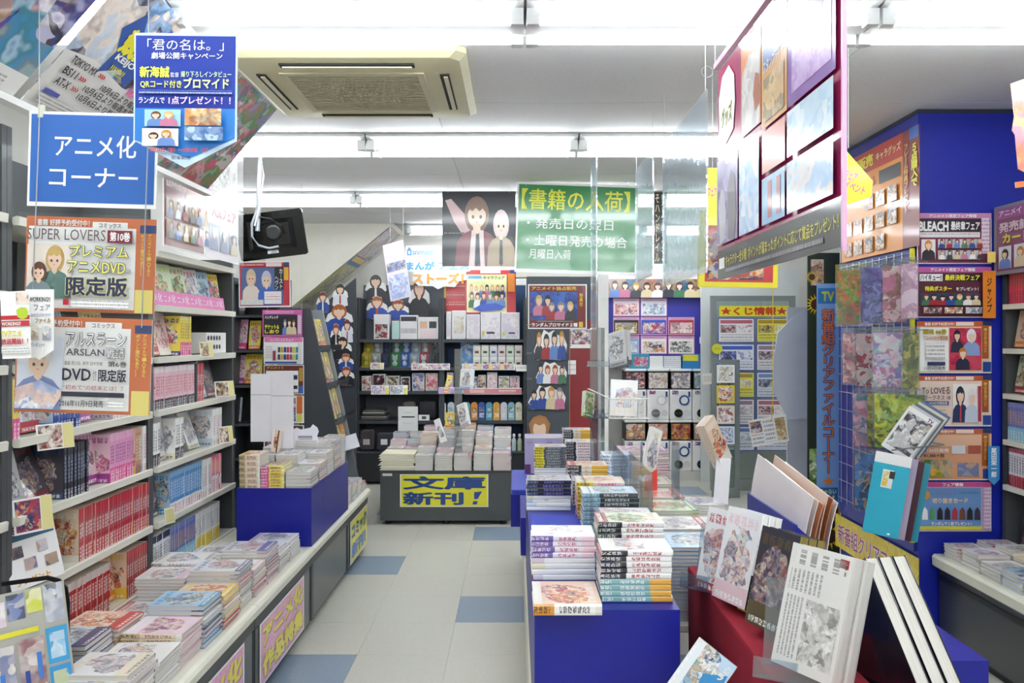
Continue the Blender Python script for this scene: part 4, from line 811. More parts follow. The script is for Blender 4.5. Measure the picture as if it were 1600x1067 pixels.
for a, b, c, d, m, lab in ((494, 455, 515, 488, CUTA, 'blue and white paper cutout at the upper left of the sticker board'), (519, 442, 544, 478, CUTC, 'white paper cutout at the upper right of the sticker board'), (508, 474, 552, 520, CUTA, 'largest red topped paper cutout on the sticker board'), (516, 505, 534, 540, CUTB, 'dark paper cutout below the largest one'), (533, 498, 552, 535, CUTC, 'blue paper cutout at the right edge of the sticker board'), (520, 525, 550, 562, CUTB, 'orange and black paper cutout mid sticker board'), (528, 552, 553, 578, CUTA, 'red and white paper cutout low on the sticker board'), (528, 572, 554, 602, CUTB, 'lowest paper cutout on the sticker board')):
    cutout(a, b, c, d, bz_ - .006, m, lab)
# posters on the sloping underside
sd = Vector((-1.27 + 2.33, 0, CEIL - 1.88)).normalized(); nn = Vector((sd.z, 0, -sd.x))
def soffit(t0, t1, y0, y1, lab, bg, els=()):
    c = Vector((-2.33, 0, 1.88)) + sd * (t0 + t1) / 2 + nn * .008; c.y = (y0 + y1) / 2
    v = Vector((0, 1, 0)); Mx = rotm(tuple(sd), tuple(nn.cross(sd)), tuple(nn)); Mx.translation = c
    return sheet('soffit_poster', lab, 'poster', t1 - t0, y1 - y0, Mx, bg, els)
soffit(.08, .72, 8.50, 9.1, 'comic page poster low on the sloping stair underside', art('#e8e8dc', '#8a8a78', '#c8c4a0', '#4a4a44', '#d8c84a', scale=10), [('r', .0, .0, 1, .12, ink('#d0cc4a'))])
soffit(.73, .86, 8.50, 9.1, 'blue and yellow banner strip on the sloping stair underside', ink('#3a7ab8'), [('r', .4, .05, .95, .95, ink('#e0b83a'))])
soffit(.87, 1.33, 8.50, 9.2, 'illustrated poster high on the sloping stair underside', art('#b8c0d8', '#8a5a70', '#e0c8b0', '#5a6aa0', '#c89a5a', scale=8))
# ================================================================ BACK SHELVES
Zb = 8.75
def bx_(px): return (px - CX) * Zb / F
def bz2(py): return H - (py - CY) * Zb / F
SB = []
for nm, p0, p1 in (('left', 557, 690), ('right', 690, 822)):
    r = thing('goods_shelf', f'dark metal shelf unit of character goods on the back wall, {nm} of two', 'shelf', (bx_((p0 + p1) / 2), Zb + .2, 0), 'back wall shelves')
    part('back_panel', MB().box((bx_(p0), Zb + .40, 0), (bx_(p1), Zb + .43, 2.15)), mat('#6b7078', .6) if nm == 'left' else mat('#2a4468', .6), r)
    for x in (bx_(p0), bx_(p1) - .03): part('upright', MB().box((x + .001, Zb, 0), (x + .029, Zb + .4, bz2(465))), GS, r)
    for py in (530, 574, 611, 657):
        z = bz2(py); part('shelf', MB().box((bx_(p0) + .03, Zb - .005, z - .035), (bx_(p1) - .03, Zb + .399, z)), GS, r)
    part('base', MB().box((bx_(p0) + .03, Zb - .1, .03), (bx_(p1) - .03, Zb + .399, bz2(706))), DARK, r)
    part('base_top', MB().box((bx_(p0) + .02, Zb - .12, bz2(706)), (bx_(p1) - .02, Zb + .399, bz2(704))), GS, r)
S1, S2, S3, S4, S5 = (bz2(p) for p in (530, 574, 611, 657, 704))
def carton(px0, px1, h, z, Z, m, lab, dep=.12, els=(), group=None, yaw=0):
    x0, x1 = (px0 - CX) * Z / F, (px1 - CX) * Z / F
    r = solo('product_box', MB().bev((x0, Z, z + .0006), (x1, Z + dep, z + h), .003), mat('#eceaea', .4), lab, 'box', ((x0 + x1) / 2, Z, z), group)
    for i, e in enumerate(els or [(.06, .06, .94, .94, m)]):
        a, b, c, d, mm = e
        o = link(bpy.data.objects.new('printed_panel', MB().add([(x0 + a * (x1 - x0) - r.location[0], -.0012 - .0004 * i, h * (1 - d)), (x0 + c * (x1 - x0) - r.location[0], -.0012 - .0004 * i, h * (1 - d)), (x0 + c * (x1 - x0) - r.location[0], -.0012 - .0004 * i, h * (1 - b)), (x0 + a * (x1 - x0) - r.location[0], -.0012 - .0004 * i, h * (1 - b))], [(0, 1, 2, 3)]).mesh('printed_panel', mm)), r)
    return r
PKW = art('#f2f0f0', '#e8d8e0', '#d8d0e0', '#f6f4f2', scale=9)
for i, (a, b, h, els, lab) in enumerate(((584, 608, .27, [(.1, .4, .9, .95, art('#b03038', '#3a3038', '#f0e8e4', scale=16))], 'beige box with a red print, left end of the top back shelf'), (612, 624, .2, [(.05, .05, .95, .95, ink('#b8dcd8'))], 'teal striped slim box on the top back shelf'), (625, 652, .26, [(.05, .06, .95, .25, ink('#3a3a44')), (.05, .55, .95, .75, fine('#f0f0f0', '#404048', .02))], 'white box with dark eye shapes on the top back shelf'), (653, 685, .24, [(.1, .2, .45, .5, ink('#e8b898')), (.55, .2, .9, .5, ink('#30303c')), (.1, .6, .9, .95, ink('#f0d8dc'))], 'white box with two round heads on the top back shelf'), (697, 705, .3, [(.1, .1, .9, .9, PKW)], 'narrow cream box by the shelf post'), (706, 728, .31, [(.15, .2, .85, .8, art('#e8e0d4', '#c8bca8', '#f4f0ea', scale=10))], 'cream sketched cloth bag box on the top back shelf'), (729, 750, .27, [(.05, .05, .95, .95, PKW)], 'pale floral box, third from the right on the top back shelf'), (751, 782, .29, [(.05, .05, .95, .95, PKW), (.3, .72, .7, .8, ink('#303038')), (.08, .7, .2, .85, ink('#e0c860'))], 'large white box, second from the right on the top back shelf'), (783, 812, .29, [(.05, .05, .95, .95, PKW), (.4, .74, .75, .8, ink('#303a58')), (.08, .72, .2, .86, ink('#d8d060'))], 'large white box, right end of the top back shelf'))):
    carton(a, b, h, S1, Zb + .04, None, lab, .14, els)
px_sheet('notice_poster', 'red striped poster at the right behind the top shelf boxes', 'poster', 694, 432, 730, 488, Zb + .2, ink('#c8343a'), [('r', .1, .2, .9, .32, fine('#c8343a', '#f0d0cc', .03)), ('r', .1, .45, .9, .57, fine('#c8343a', '#f0d0cc', .03)), ('r', .1, .7, .9, .82, fine('#c8343a', '#f0d0cc', .03)), ('r', 0, 0, .08, 1, ink('#e8b83a'))])
px_sheet('notice_poster', 'crowded multicoloured poster with red right edge on the back shelves', 'poster', 727, 422, 806, 490, Zb + .12, ink('#c83038'), [('r', .03, .1, .82, .97, ink('#f0eeb8')), *figures(7, .06, .30, .80, .62, 3), *figures(6, .06, .48, .80, .86, 4), ('p', [(.15, .9), (.3, .8), (.6, .76), (.78, .84), (.7, .92), (.3, .95)], ink('#3a5ac0')), ('r', .84, .08, .98, .5, ink('#e88a2a')), ('t', 'キャラフェア', .36, .14, .78, .22, ink('#3a8a4a'), .03), ('r', .06, .13, .32, .2, ink('#6aaad8')), ('r', .88, .0, 1, .08, ink('#2a3a80')), ('r', .3, .01, .7, .08, ink('#f0d8d8'))])
px_sheet('shop_sign', 'white shop sign with small blue logo and big blue and orange lettering', 'sign', 634, 384, 735, 452, Zb + .1, PWHITE, [('p', [(.02, .10), (.055, .02), (.09, .10), (.09, .22), (.02, .22)], ink('#2f7fc0')), ('p', [(.04, .12), (.07, .12), (.07, .19), (.04, .19)], PWHITE), ('t', 'animate', .10, .08, .42, .21, ink('#3a90cc'), .02), ('t', 'まんが', .0, .36, .45, .56, ink('#5ab4e8'), .06), ('t', 'まんが', .01, .37, .44, .55, ink('#2f8fd8'), .01), ('t', 'フェス', .5, .38, .98, .55, ink('#7cc4f0'), .04), ('t', 'ストーズ！', .1, .62, .9, .88, ink('#f0a83a'), .05)], outline=[(0, 0), (.52, 0), (.55, .33), (1, .33), (1, .58), (.93, .6), (.95, .78), (.82, .82), (.76, .95), (.6, .93), (.5, 1), (.42, .93), (.2, .92), (.1, .8), (.12, .6), (0, .58)])
cutout(638, 432, 672, 498, Zb + .22, 'b', 'dark waistcoat coloured paper cutout behind the top shelf')
cutout(570, 428, 604, 470, Zb + .2, CUTB, 'orange and black paper cutout left above the top shelf'); cutout(572, 462, 606, 498, Zb + .18, CUTA, 'orange haired paper cutout lower left above the top shelf'); cutout(604, 468, 640, 500, Zb + .24, 'a', 'blue and orange paper cutout above the white boxes')
# hung clear pocket with pink card
pk = px_sheet('card_pocket', 'hanging clear pocket with a pink and blue notice, before the back shelves', 'card pocket', 600, 378, 640, 468, 7.2, ink('#e8dcea'), [('r', .04, .02, .96, .3, art('#f2c8d8', '#f4ece8', '#e8b0c4', scale=12)), ('r', .04, .34, .96, .5, art('#6a5a58', '#8a98c8', '#c8c0b8', scale=16)), ('r', .04, .56, .96, .98, art('#8a9ad0', '#b8c4e8', '#e4e4f0', '#7a84b8', scale=14))], yaw=-28, roll=10)
pcx, pcy, pcz = W(620, 423, 7.2)
for sgn, l in ((-1, 'left'), (1, 'right')): hang_line(f'{l} clear line of the pink card pocket', (pcx + sgn * .07 * .88, pcy - sgn * .07 * .47 - .003, pcz + .22))
# plush boxes on the second shelf
pm = MB().lathe([(.001, 0), (.022, .004), (.03, .025), (.02, .048), (.012, .055), (.026, .066), (.031, .085), (.024, .105), (.001, .112)], n=10)
def plush(px, z, Z, body, boxc, lab):
    x = (px - CX) * Z / F
    r = thing('toy_box', lab, 'toy box', (x, Z, z + .0006), 'boxed toys on the back shelf')
    part('tray', MB().box((-.05, .03, 0), (.05, .075, .145)).box((-.05, -.04, 0), (.05, .03, .012)), mat(boxc, .4), r, (0, 0, 0))
    mm = MB(); mm.v = [(v[0], v[1], v[2] + .0125) for v in pm.v]; mm.f = pm.f; mm.mi = pm.mi
    part('toy', mm, mat(body, .8), r, (0, 0, 0))
    for s in (-1, 1): part('toy_ear', MB().lathe([(.001, 0), (.011, .006), (.010, .02), (.001, .026)], (s * .02, 0, .112), 8), mat(body, .8), r, (0, 0, 0))
    part('window', MB().box((-.049, -.041, .0), (.049, -.0405, .144)), clear(fac=.04), r, (0, 0, 0))
tc = [(564, '#e8cc3a', '#d8b828', 'yellow'), (581, '#e8e4da', '#b8b4a8', 'white'), (598, '#3a4a78', '#20242e', 'navy'), (616, '#e4e8dc', '#2f8a3a', 'green boxed white'), (631, '#dce4f0', '#2f62b0', 'blue boxed white'), (645, '#e6e0d4', '#9ab0c0', 'pale blue boxed'), (660, '#f0e4dc', '#c03a48', 'red boxed white'), (675, '#30303a', '#24242c', 'black'), (690, '#a02a34', '#601820', 'dark red')]
for i_, (px, b_, c_, n_) in enumerate(tc[:8]):
    px = 572 + 15 * i_
    plush(px, S2, Zb + .05, b_, c_, f'{n_} toy in a window box, lower front tier on the back shelf')
    plush(px + 3, S2 + .147, Zb + .13, b_ if px != 598 else '#505868', c_, f'{n_} toy in a window box, upper tier on the back shelf')
    solo('riser_block', MB().box(((px + 3 - CX) * (Zb + .13) / F - .05, Zb + .1302, S2 + .001), ((px + 3 - CX) * (Zb + .13) / F + .05, Zb + .22, S2 + .147)), mat(c_, .5), f'{n_} lower box carrying the upper {n_} toy box', 'box', ((px + 3 - CX) * (Zb + .13) / F, Zb + .17, S2))
sm = [('#e8dcd0', '#5a3a2a'), ('#dfe8cc', '#4a5a3a'), ('#d4dcf0', '#30384a'), ('#f0d8d8', '#503038'), ('#d8ecd0', '#3a4a34')]
for i in range(6):
    for j in range(2):
        a = 739 + i * 13; b_ = sm[i % 5]
        carton(a, a + 12, .12, S2 + .121 * j, Zb + .05 + .02 * j, None, f'{rowname[i]} small pastel box from the left, {"upper" if j else "lower"} tier, right back shelf', .1, [(.08, .05, .92, .3, ink('#f4f2ee')), (.08, .34, .92, .95, ink(b_[0])), (.25, .55, .75, .75, ink(b_[1]))], 'small pastel boxes on the right back shelf')
solo('backdrop_card', MB().box((bx_(718), Zb + .18, S2 + .001), (bx_(748), Zb + .19, S2 + .27)), art('#3f84c8', '#5aa0dc', '#e0ecf4', scale=5), 'sky blue backdrop card behind the small pastel boxes', 'card', (bx_(730), Zb + .18, S2))
# price strips
def strip(px0, px1, py, Z, els, lab, h=.07): 
    z = H - (py - CY) * Z / F; wd = (px1 - px0) * Z / F
    sheet('price_strip', lab, 'price card', wd, h, frame(((px0 + px1) / 2 * Z / F - CX * Z / F, Z, z), 0, -10), PWHITE, els)
SA = art('#f4f0ec', '#d84a4a', '#4a7ac8', '#e8c84a', '#f4f2f0', scale=24)
strip(579, 600, 572, Zb - .03, [('r', .05, .1, .7, .9, SA), ('r', .75, .1, .95, .9, ink('#ece0a0'))], 'small price card under the white toys, back shelf')
strip(643, 703, 573, Zb - .03, [('r', .02, .1, .98, .9, SA)], 'long price strip below the toy boxes')
strip(722, 805, 573, Zb - .03, [('r', .02, .1, .98, .9, SA)] + [('r', x, .0, x + .07, .95, ink('#e8cc90')) for x in (.05, .28, .5, .72)], 'price strip with tan tags below the pastel boxes')
strip(806, 824, 575, Zb - .04, [('r', .1, .2, .9, .6, fine('#f2f0ea', '#8a8a80', .02))], 'plain white price card at the right end of the back shelf')
strip(580, 608, 609, Zb - .03, [('r', .04, .08, .75, .92, art('#d05a6a', '#f2eeee', '#6a90d0', scale=24)), ('r', .78, .3, .98, .98, ink('#e8dc6a'))], 'left picture price card with yellow tab, third back shelf', .1)
strip(609, 637, 609, Zb - .03, [('r', .04, .08, .75, .92, art('#4a6a9a', '#f2eeee', '#304858', scale=24)), ('r', .78, .3, .98, .98, ink('#e8dc6a'))], 'right picture price card with yellow tab, third back shelf', .1)
strip(725, 815, 611, Zb - .03, [('r', .0, .1, 1, .95, ink('#b84454')), ('r', .1, .3, .35, .7, fine('#b84454', '#f0d8c0', .02)), ('r', .6, .3, .9, .7, fine('#b84454', '#f0d8c0', .02))], 'red price strip along the third back shelf')
strip(685, 724, 610, Zb - .03, [('r', .0, .1, 1, .95, ink('#c8a8d8'))], 'lilac price strip along the third back shelf')
# third shelf boxes
for i, (a, b, h, c1, c2, n_) in enumerate(((565, 580, .16, '#e8e2d4', '#a02028', 'white and red'), (582, 602, .18, '#5a1a28', '#30101c', 'dark red'), (603, 624, .16, '#20304a', '#d8b040', 'navy and gold'), (626, 640, .15, '#1c1c22', '#601018', 'black'), (644, 663, .19, '#3a6ab8', '#e8b090', 'blue figured'), (665, 684, .19, '#d05a70', '#f0e0d8', 'pink figured'), (698, 708, .2, '#d8b8e0', '#a06ab0', 'lilac'), (736, 746, .15, '#20306a', '#c8d0e0', 'navy slim'), (747, 759, .17, '#202024', '#e8c0a0', 'black figured'), (761, 777, .2, '#f0ecea', '#e890a8', 'white flower'), (779, 796, .16, '#e8e0c0', '#3a3a40', 'cream figured'), (797, 812, .16, '#f0c8d0', '#504050', 'rose figured'))):
    carton(a, b, h, S3, Zb + .04, None, f'{n_} box standing on the third back shelf', .12, [(.06, .05, .94, .95, art(c1, c1, c2, '#f0eae4', scale=14))])
# fourth shelf: folded bags and domed charms
for i in range(5):
    z = S4 + .0006 + i * .022
    solo('folded_bag', MB().bev((bx_(562 + i), Zb + .01 + .004 * i, z), (bx_(607 - 2 * i), Zb + .3, z + .0215), .008), mat(['#55544e', '#8a8880', '#3c3c3a', '#a8a69c', '#62605a'][i], .35, 0, .5), f'{rowname[i]} plastic wrapped cloth bag from the bottom of the pile, fourth back shelf', 'bag', (bx_(582), Zb + .1, z))
DC = ['#f2f0ec', '#cfe0e8', '#7ab8b0', '#e89a4a', '#3a62b0', '#58a8c0', '#e8a83a', '#d8d8e4', '#8ac0c8', '#dfd8b8']
for i in range(10):
    a = 686 + i * 13.0 if i < 2 else 724 + (i - 2) * 11.6
    x0, x1 = bx_(a), bx_(a + 10.5); xm = (x0 + x1) / 2; rr = (x1 - x0) / 2
    pts = [(x0, S4 + .0006), (x1, S4 + .0006), (x1, S4 + .16)] + [(xm + rr * math.cos(t * PI / 8), S4 + .16 + rr * math.sin(t * PI / 8)) for t in range(1, 8)] + [(x0, S4 + .16)]
    r = solo('charm_card', MB().prism(pts, Zb + .03, Zb + .05, 'y'), ink(DC[i]), f'{rowname[i]} dome topped charm card from the left on the fourth back shelf', 'card', (xm, Zb + .04, S4), 'dome topped charm cards')
    for j, cc in enumerate(('#f4f0ea', '#5a4038')):
        o = link(bpy.data.objects.new('printed_panel', MB().add([(x0 - xm + .01, -.011, .03 + .07 * j), (x1 - xm - .01, -.011, .03 + .07 * j), (x1 - xm - .01, -.011, .08 + .06 * j), (x0 - xm + .01, -.011, .08 + .06 * j)], [(0, 1, 2, 3)]).mesh('printed_panel', art(cc, DC[i], '#f4f0ea', scale=30))), r)
for i, (a, b, h, m, lab) in enumerate(((628, 648, .2, mat('#6a6660', .5), 'bundle of thin grey straps on the fourth back shelf'), (652, 682, .22, mat('#26262a', .25, 0, .6), 'black plastic wrapped bag on the fourth back shelf'))):
    solo('wrapped_bag', MB().bev((bx_(a), Zb + .05, S4 + .0006), (bx_(b), Zb + .2, S4 + h), .02), m, lab, 'bag', (bx_((a + b) / 2), Zb + .1, S4))
px_sheet('notice_sheet', 'white notice sheet with black bar hanging before the back shelf', 'notice', 622, 635, 653, 678, Zb - .009, PWHITE, [('r', .18, .36, .84, .40, ink('#202024')), ('r', .3, .2, .7, .23, fine('#f2f2f2', '#909090', .02)), ('r', .25, .6, .7, .63, fine('#f2f2f2', '#909090', .02))], thick=.002)
px_sheet('tag_card', 'small rounded white tag on the fourth back shelf edge', 'tag', 654, 648, 671, 657, Zb - .02, PWHITE, [('r', .3, .25, .7, .75, ink('#505058'))])
for a, b, h, c, lab in ((563, 586, .23, '#4a4248', 'brown wrapped pouch with white label at the left end of the base shelf'), (588, 616, .2, '#3a3c46', 'navy wrapped pouch with white label on the base shelf')):
    r = solo('pouch', MB().bev((bx_(a), Zb - .05, S5 + .0006), (bx_(b), Zb + .1, S5 + h), .02), mat(c, .25, 0, .6), lab, 'pouch', (bx_((a + b) / 2), Zb, S5))
    o = link(bpy.data.objects.new('label', MB().box((-.04, -.054, .07), (.03, -.0505, .13)).mesh('label', fine('#eae8e4', '#404044', .012))), r)
for i, (px, c) in enumerate(((785, '#5a3a28'), (794, '#d0ccc4'), (803, '#c8d4d8'), (812, '#c4d0b0'))):
    r = thing('bottle', f'{["brown", "grey capped", "pale blue", "pale green"][i]} small bottle at the right end of the base shelf', 'bottle', (bx_(px), Zb, S5 + .0006), 'small bottles on the base shelf')
    part('bottle_body', MB().lathe([(.024, 0), (.026, .01), (.026, .10), (.02, .125), (.012, .135), (.012, .15)], n=12), mat(c, .25, 0, .4), r, (0, 0, 0)); part('cap', MB().lathe([(.015, .15), (.015, .175), (.01, .18)], n=12), mat('#f0eee8', .4), r, (0, 0, 0))
for i in range(7):
    px = 618 + i * 14; 
    carton(px, px + 12, .10 + .02 * (i % 3), S5, Zb - .02, None, f'{rowname[i]} small mascot goods box from the left on the base shelf', .1, [(.08, .08, .92, .92, art('#d8d4bc', '#5a4a40', '#f0ece0', '#c87a4a' if i < 2 else '#d05a7a', scale=22))])
# ================================================================ DARK POSTER AND GREEN SIGN HANGING
px_sheet('dark_poster', 'black poster with two soft coloured shapes, hanging beside the green sign', 'poster', 691, 299, 806, 416, 6.3, ink('#23252b'), [('p', [(.04, .12), (.12, .1), (.3, .3), (.42, .5), (.3, .62), (.16, .4)], ink('#d8b8b8'), 'printed_arm'), *figure(.16, .06, .78, 1.0, '#8a6a58', '#f2d8c0', '#8a5058', '#39424e', True), ('p', [(.40, .52), (.46, .52), (.44, 1), (.36, 1)], ink('#ead8d4'), 'printed_shirt'), ('p', [(.50, .52), (.56, .52), (.58, 1), (.52, 1)], ink('#ead8d4'), 'printed_shirt'), *figure(.60, .24, 1.0, 1.0, '#f0d8dc', '#f6e2d4', '#b8a488', '#3a3a44', True), ('r', .02, .55, .3, .57, fine('#23252b', '#b8b8c0', .03))], thick=.002)
gs_ = px_sheet('stock_sign', 'large green hanging sign with yellow bracketed title and white lines', 'sign', 806, 287, 996, 428, 6.2, PWHITE, [('r', .015, .025, .988, .96, mat('#2f8a4a', .25, 0, .8)), ('t', '【書籍の入荷】', .04, .07, .93, .30, ink('#e6e83a'), .012), ('t', '・発売日の翌日', .09, .39, .80, .51, PWHITE, .008), ('t', '・土曜日発売の場合', .09, .575, .92, .70, PWHITE, .008), ('t', '月曜日入荷', .115, .735, .46, .845, PWHITE, .008)], roll=-2, thick=.004)
for x, lab in ((700, 'left line of the black hanging poster'), (796, 'right line of the black hanging poster'), (822, 'left line of the green stock sign'), (980, 'right line of the green stock sign')):
    Z = 6.3 if x < 806 else 6.2; a = W(x, 300 if x < 806 else 290, Z); hang_line('clear ' + lab, (a[0], a[1] - .004, a[2] - .005))
px_sheet('title_strip', 'narrow black strip with vertical white title beside the green sign', 'sign', 1022, 300, 1042, 412, 6.6, ink('#1c1c20'), [('v', '我たまみえ勝まんとする', .56, .03, .92, .97, PWHITE, .01), ('v', 'そハンドレイル', .08, .03, .44, .97, ink('#e8dcb0'), .01)])
# ================================================================ NEW PAPERBACK ISLAND (centre back)
Zi = 6.79; IX0, IX1 = W(594, 0, Zi)[0], W(798, 0, Zi)[0]; IT = .453
isl = thing('display_island', 'dark grey floor island with a yellow sign carrying paperback piles', 'display unit', ((IX0 + IX1) / 2, 7.4, 0))
part('cabinet', MB().box((IX0 + .01, Zi + .012, .04), (IX1 - .01, 8.05, IT - .02)), DGREY, isl)
xm = (IX0 + IX1) / 2
part('door', MB().box((IX0, Zi, .035), (xm - .002, Zi + .012, IT - .021)), mat('#4a4e50', .4, coat=.2), isl); part('door', MB().box((xm + .002, Zi, .035), (IX1, Zi + .012, IT - .021)), mat('#4a4e50', .4, coat=.2), isl)
part('side_panel', MB().box((IX0, Zi + .013, .035), (IX0 + .0095, 8.05, IT - .021)), DGREY, isl); part('side_panel', MB().box((IX1 - .0095, Zi + .013, .035), (IX1, 8.05, IT - .021)), DGREY, isl)
part('top_board', MB().box((IX0 - .005, Zi - .005, IT - .02), (IX1 + .005, 8.06, IT)), mat('#3a3d40', .45), isl)
for x in (IX0 + .06, xm, IX1 - .06): part('foot', MB().lathe([(.025, 0), (.025, .04)], (x, Zi + .06, 0), 10), BLACK, isl)
part('label_holder', MB().box((IX0 + .02, Zi - .004, IT - .045), (IX0 + .1, Zi - .0002, IT - .024)), mat('#d8d8d4', .4), isl)
px_sheet('island_sign', 'yellow sign with thick hand cut blue lettering on the grey island', 'sign', 625, 741, 763, 792, Zi - .006, PWHITE, [('r', .01, .02, .99, .98, ink('#e4de2c')), ('t', '文庫', .03, .06, .97, .47, ink('#123f86'), .04), ('t', '新刊', .03, .54, .72, .94, ink('#123f86'), .04), ('p', [(.84, .55), (.93, .52), (.88, .75), (.84, .76)], ink('#1c3f9c')), ('p', [(.83, .82), (.88, .82), (.87, .92), (.82, .92)], ink('#1c3f9c'))])
# newspapers and paperback piles
for i in range(7):
    z = IT + .0006 + i * .0195; x0 = IX0 - .01 + R.uniform(-.015, .01)
    m = MB().prism([(x0, z), (x0 + .30, z + .0), (x0 + .30, z + .016), (x0 + .15, z + .018), (x0 + .02, z + .0185)], Zi + .01 + R.uniform(0, .01), Zi + .30, 'y')
    solo('paper_bag', m, mat(R.choice(('#ece6cf', '#e4dec4', '#efe9d6')), .6), f'{rowname[i]} flat cream paper bag from the bottom at the left of the island', 'paper bag', (x0 + .15, Zi + .15, z))
cols = [648, 678.5, 708.5, 739, 769.5]
ztop = {}
for j in range(5):
    for i, px in enumerate(cols):
        Z = Zi + .075 + j * .165; x = W(px + 14.5, 0, Zi)[0]
        n = [8, 9, 9, 10, 9][i] + [0, 5, 9, 10, 12][j] + R.choice((-1, 0, 1)); n = min(n, 20)
        if i == 0 and j > 2: n -= 6
        if j == 0: n = [8, 8, 8, 9, 9][i]
        rz = [0, .075, .14, .18, .2][j]; n = (n if j == 0 else 5 + (i * 2 + j) % 3)
        stack('bunko_paperback', f'{rowname[j]} row pile, {rowname[i]} from the left, on the grey island', x, Z, IT + rz + .0006, n, .148, .155, .0155, ['white', 'white', 'pastel', 'white', 'pink', 'white', 'warm', 'cool'][(i + j * 3) % 8], None if (i + j) % 3 else WSP, 180, .002, 1.2, adj='paperback')
for j, rz in enumerate((.075, .14, .18, .2)): part('riser', MB().box((W(647, 0, Zi)[0], Zi + .16 + j * .165, IT + .0002), (W(799, 0, Zi)[0], Zi + .323 + j * .165, IT + rz)), DGREY, isl)
for i in range(2):
    for j in range(3):
        stack('bunko_paperback', f'{rowname[j]} row pile behind the paper bags, {"left" if i == 0 else "right"}', IX0 + .08 + .155 * i, Zi + .40 + .17 * j, IT + .0006, 9 + 3 * j, .148, .155, .0155, ['white', 'pink', 'cool'][(i + j) % 3], None, 180, .004, 2, adj='paperback')
# clear acrylic display post with leaning books
def acrylic_post(px, py0, py1, Z, wpx, lab, tiers=(), n='acrylic_stand', plain=False):
    x = (px - CX) * Z / F; z0 = H - (py1 - CY) * Z / F; z1 = H - (py0 - CY) * Z / F; w_ = wpx * Z / F
    r = thing(n, lab, 'display stand', (x, Z, z0))
    part('upright_panel', MB().box((x - w_ / 2, Z, z0), (x + w_ / 2, Z + .004, z1)), clear('#d4d8da', .16), r)
    if not plain: part('side_panel', MB().box((x + w_ / 2, Z, z0), (x + w_ / 2 + .003, Z + .16, z1)), clear('#d4d8da', .16), r)
    if not plain: part('foot', MB().box((x - w_ / 2, Z + .004, z0), (x + w_ / 2, Z + .16, z0 + .004)), clear('#d4d8da', .16), r)
    for k, t in enumerate(tiers):
        z = H - (t - CY) * Z / F
        w_ = max(w_, .12)
        part('ledge', MB().box((x - w_ / 2, Z - .07, z), (x + w_ / 2, Z - .001, z + .003)), clear('#dfe6ea', .2), r); part('ledge_lip', MB().box((x - w_ / 2, Z - .073, z), (x + w_ / 2, Z - .07, z + .03)), clear('#dfe6ea', .2), r)
    return r
def lean_book(px, py, Z, hpx, wpx, t, cv, lab, roll=0, yaw=0, pitch=-10, n=1, sp=None, name='leaning_book'):
    """books tilted in a display holder; px,py = centre"""
    k = Z / F
    for i in range(n):
        M = frame(W(px, py, Z), yaw, pitch, roll) @ Matrix.Translation((0, 0, -i * (t + .001))) @ Matrix.Rotation(PI / 2, 4, 'Z')
        book(name, lab if i == 0 else lab + ', one behind', hpx * k, wpx * k, t, M, cv, sp, None if i == 0 else lab)
acrylic_post(716, 545, 733, 6.9455, 12, 'grey clear acrylic post rising from the paperback island', (614, 669), plain=True)
lean_book(700, 600, 6.91, 28, 8, .012, 'yellow', 'orange slim paperback leaning on the upper post holder', roll=-16, yaw=10)
lean_book(729, 592, 6.9, 32, 24, .012, 'white', 'cream paperbacks leaning right on the upper post holder', roll=4, yaw=-40, n=3)
lean_book(703, 657, 6.91, 24, 14, .014, 'yellow', 'orange and yellow paperbacks on the lower post holder', roll=-6, yaw=25, n=2)
lean_book(724, 648, 6.9, 36, 16, .012, 'white', 'cream paperbacks tilted right on the lower post holder', roll=22, yaw=-35, n=3)
lean_book(689, 673, 6.88, 38, 10, .02, 'pastel', 'rosy paperback leaning left before the post', roll=24, yaw=-20)
# ================================================================ CENTRE COUNTER, RIGHT OF THE AISLE
cc = thing('display_counter', 'cream fronted centre counter with blue boxes and book piles', 'counter', (.28, 3.9, 0))
C0, C1, CY0, CY1 = .045, .49, 2.16, 5.75
part('body', MB().box((C0 + .015, CY0 + .02, .05), (C1 - .01, CY1, .40)), mat('#dcd9cd', .5), cc)
part('kick_plate', MB().box((C0 + .05, CY0 + .03, 0), (C1 - .02, CY1 - .01, .05)), DARK, cc)
for i in range(4): 
    y0 = CY0 + .02 + i * .89; part('side_panel', MB().box((C0 + .004, y0 + .003, .06), (C0 + .0145, y0 + .885, .395)), CREAM, cc)
part('top', MB().bev((C0, CY0, .4005), (C1, CY1, .45), .01), CREAM, cc)
def blue_box(x0, x1, y0, y1, z0, z1, lab, open_top=False, name='display_box'):
    r = thing(name, lab, 'box', ((x0 + x1) / 2, (y0 + y1) / 2, z0)); t = .005
    part('front_panel', MB().box((x0, y0, z0 + .0008), (x1, y0 + t, z1)), BLUE, r); part('back_panel', MB().box((x0, y1 - t, z0 + .0008), (x1, y1, z1)), BLUE, r)
    part('side_panel', MB().box((x0, y0 + t, z0 + .0008), (x0 + t, y1 - t, z1)), BLUE, r); part('side_panel', MB().box((x1 - t, y0 + t, z0 + .0008), (x1, y1 - t, z1)), BLUE, r)
    part('lid', MB().box((x0 + t, y0 + t, z1 - t), (x1 - t, y1 - t, z1 - .0002)), BLUE, r); return r
CB = .838
blue_box(.052, .442, 2.18, 3.98, .45, CB, 'long blue box on the centre counter, nearest the viewer')
blue_box(.028, .478, 4.16, 4.76, .45, .643, 'low blue box with bare top in the middle of the centre counter')
b3 = blue_box(-.026, .478, 4.79, 5.65, .45, .643, 'far blue box with stepped bare top beside the grey island')
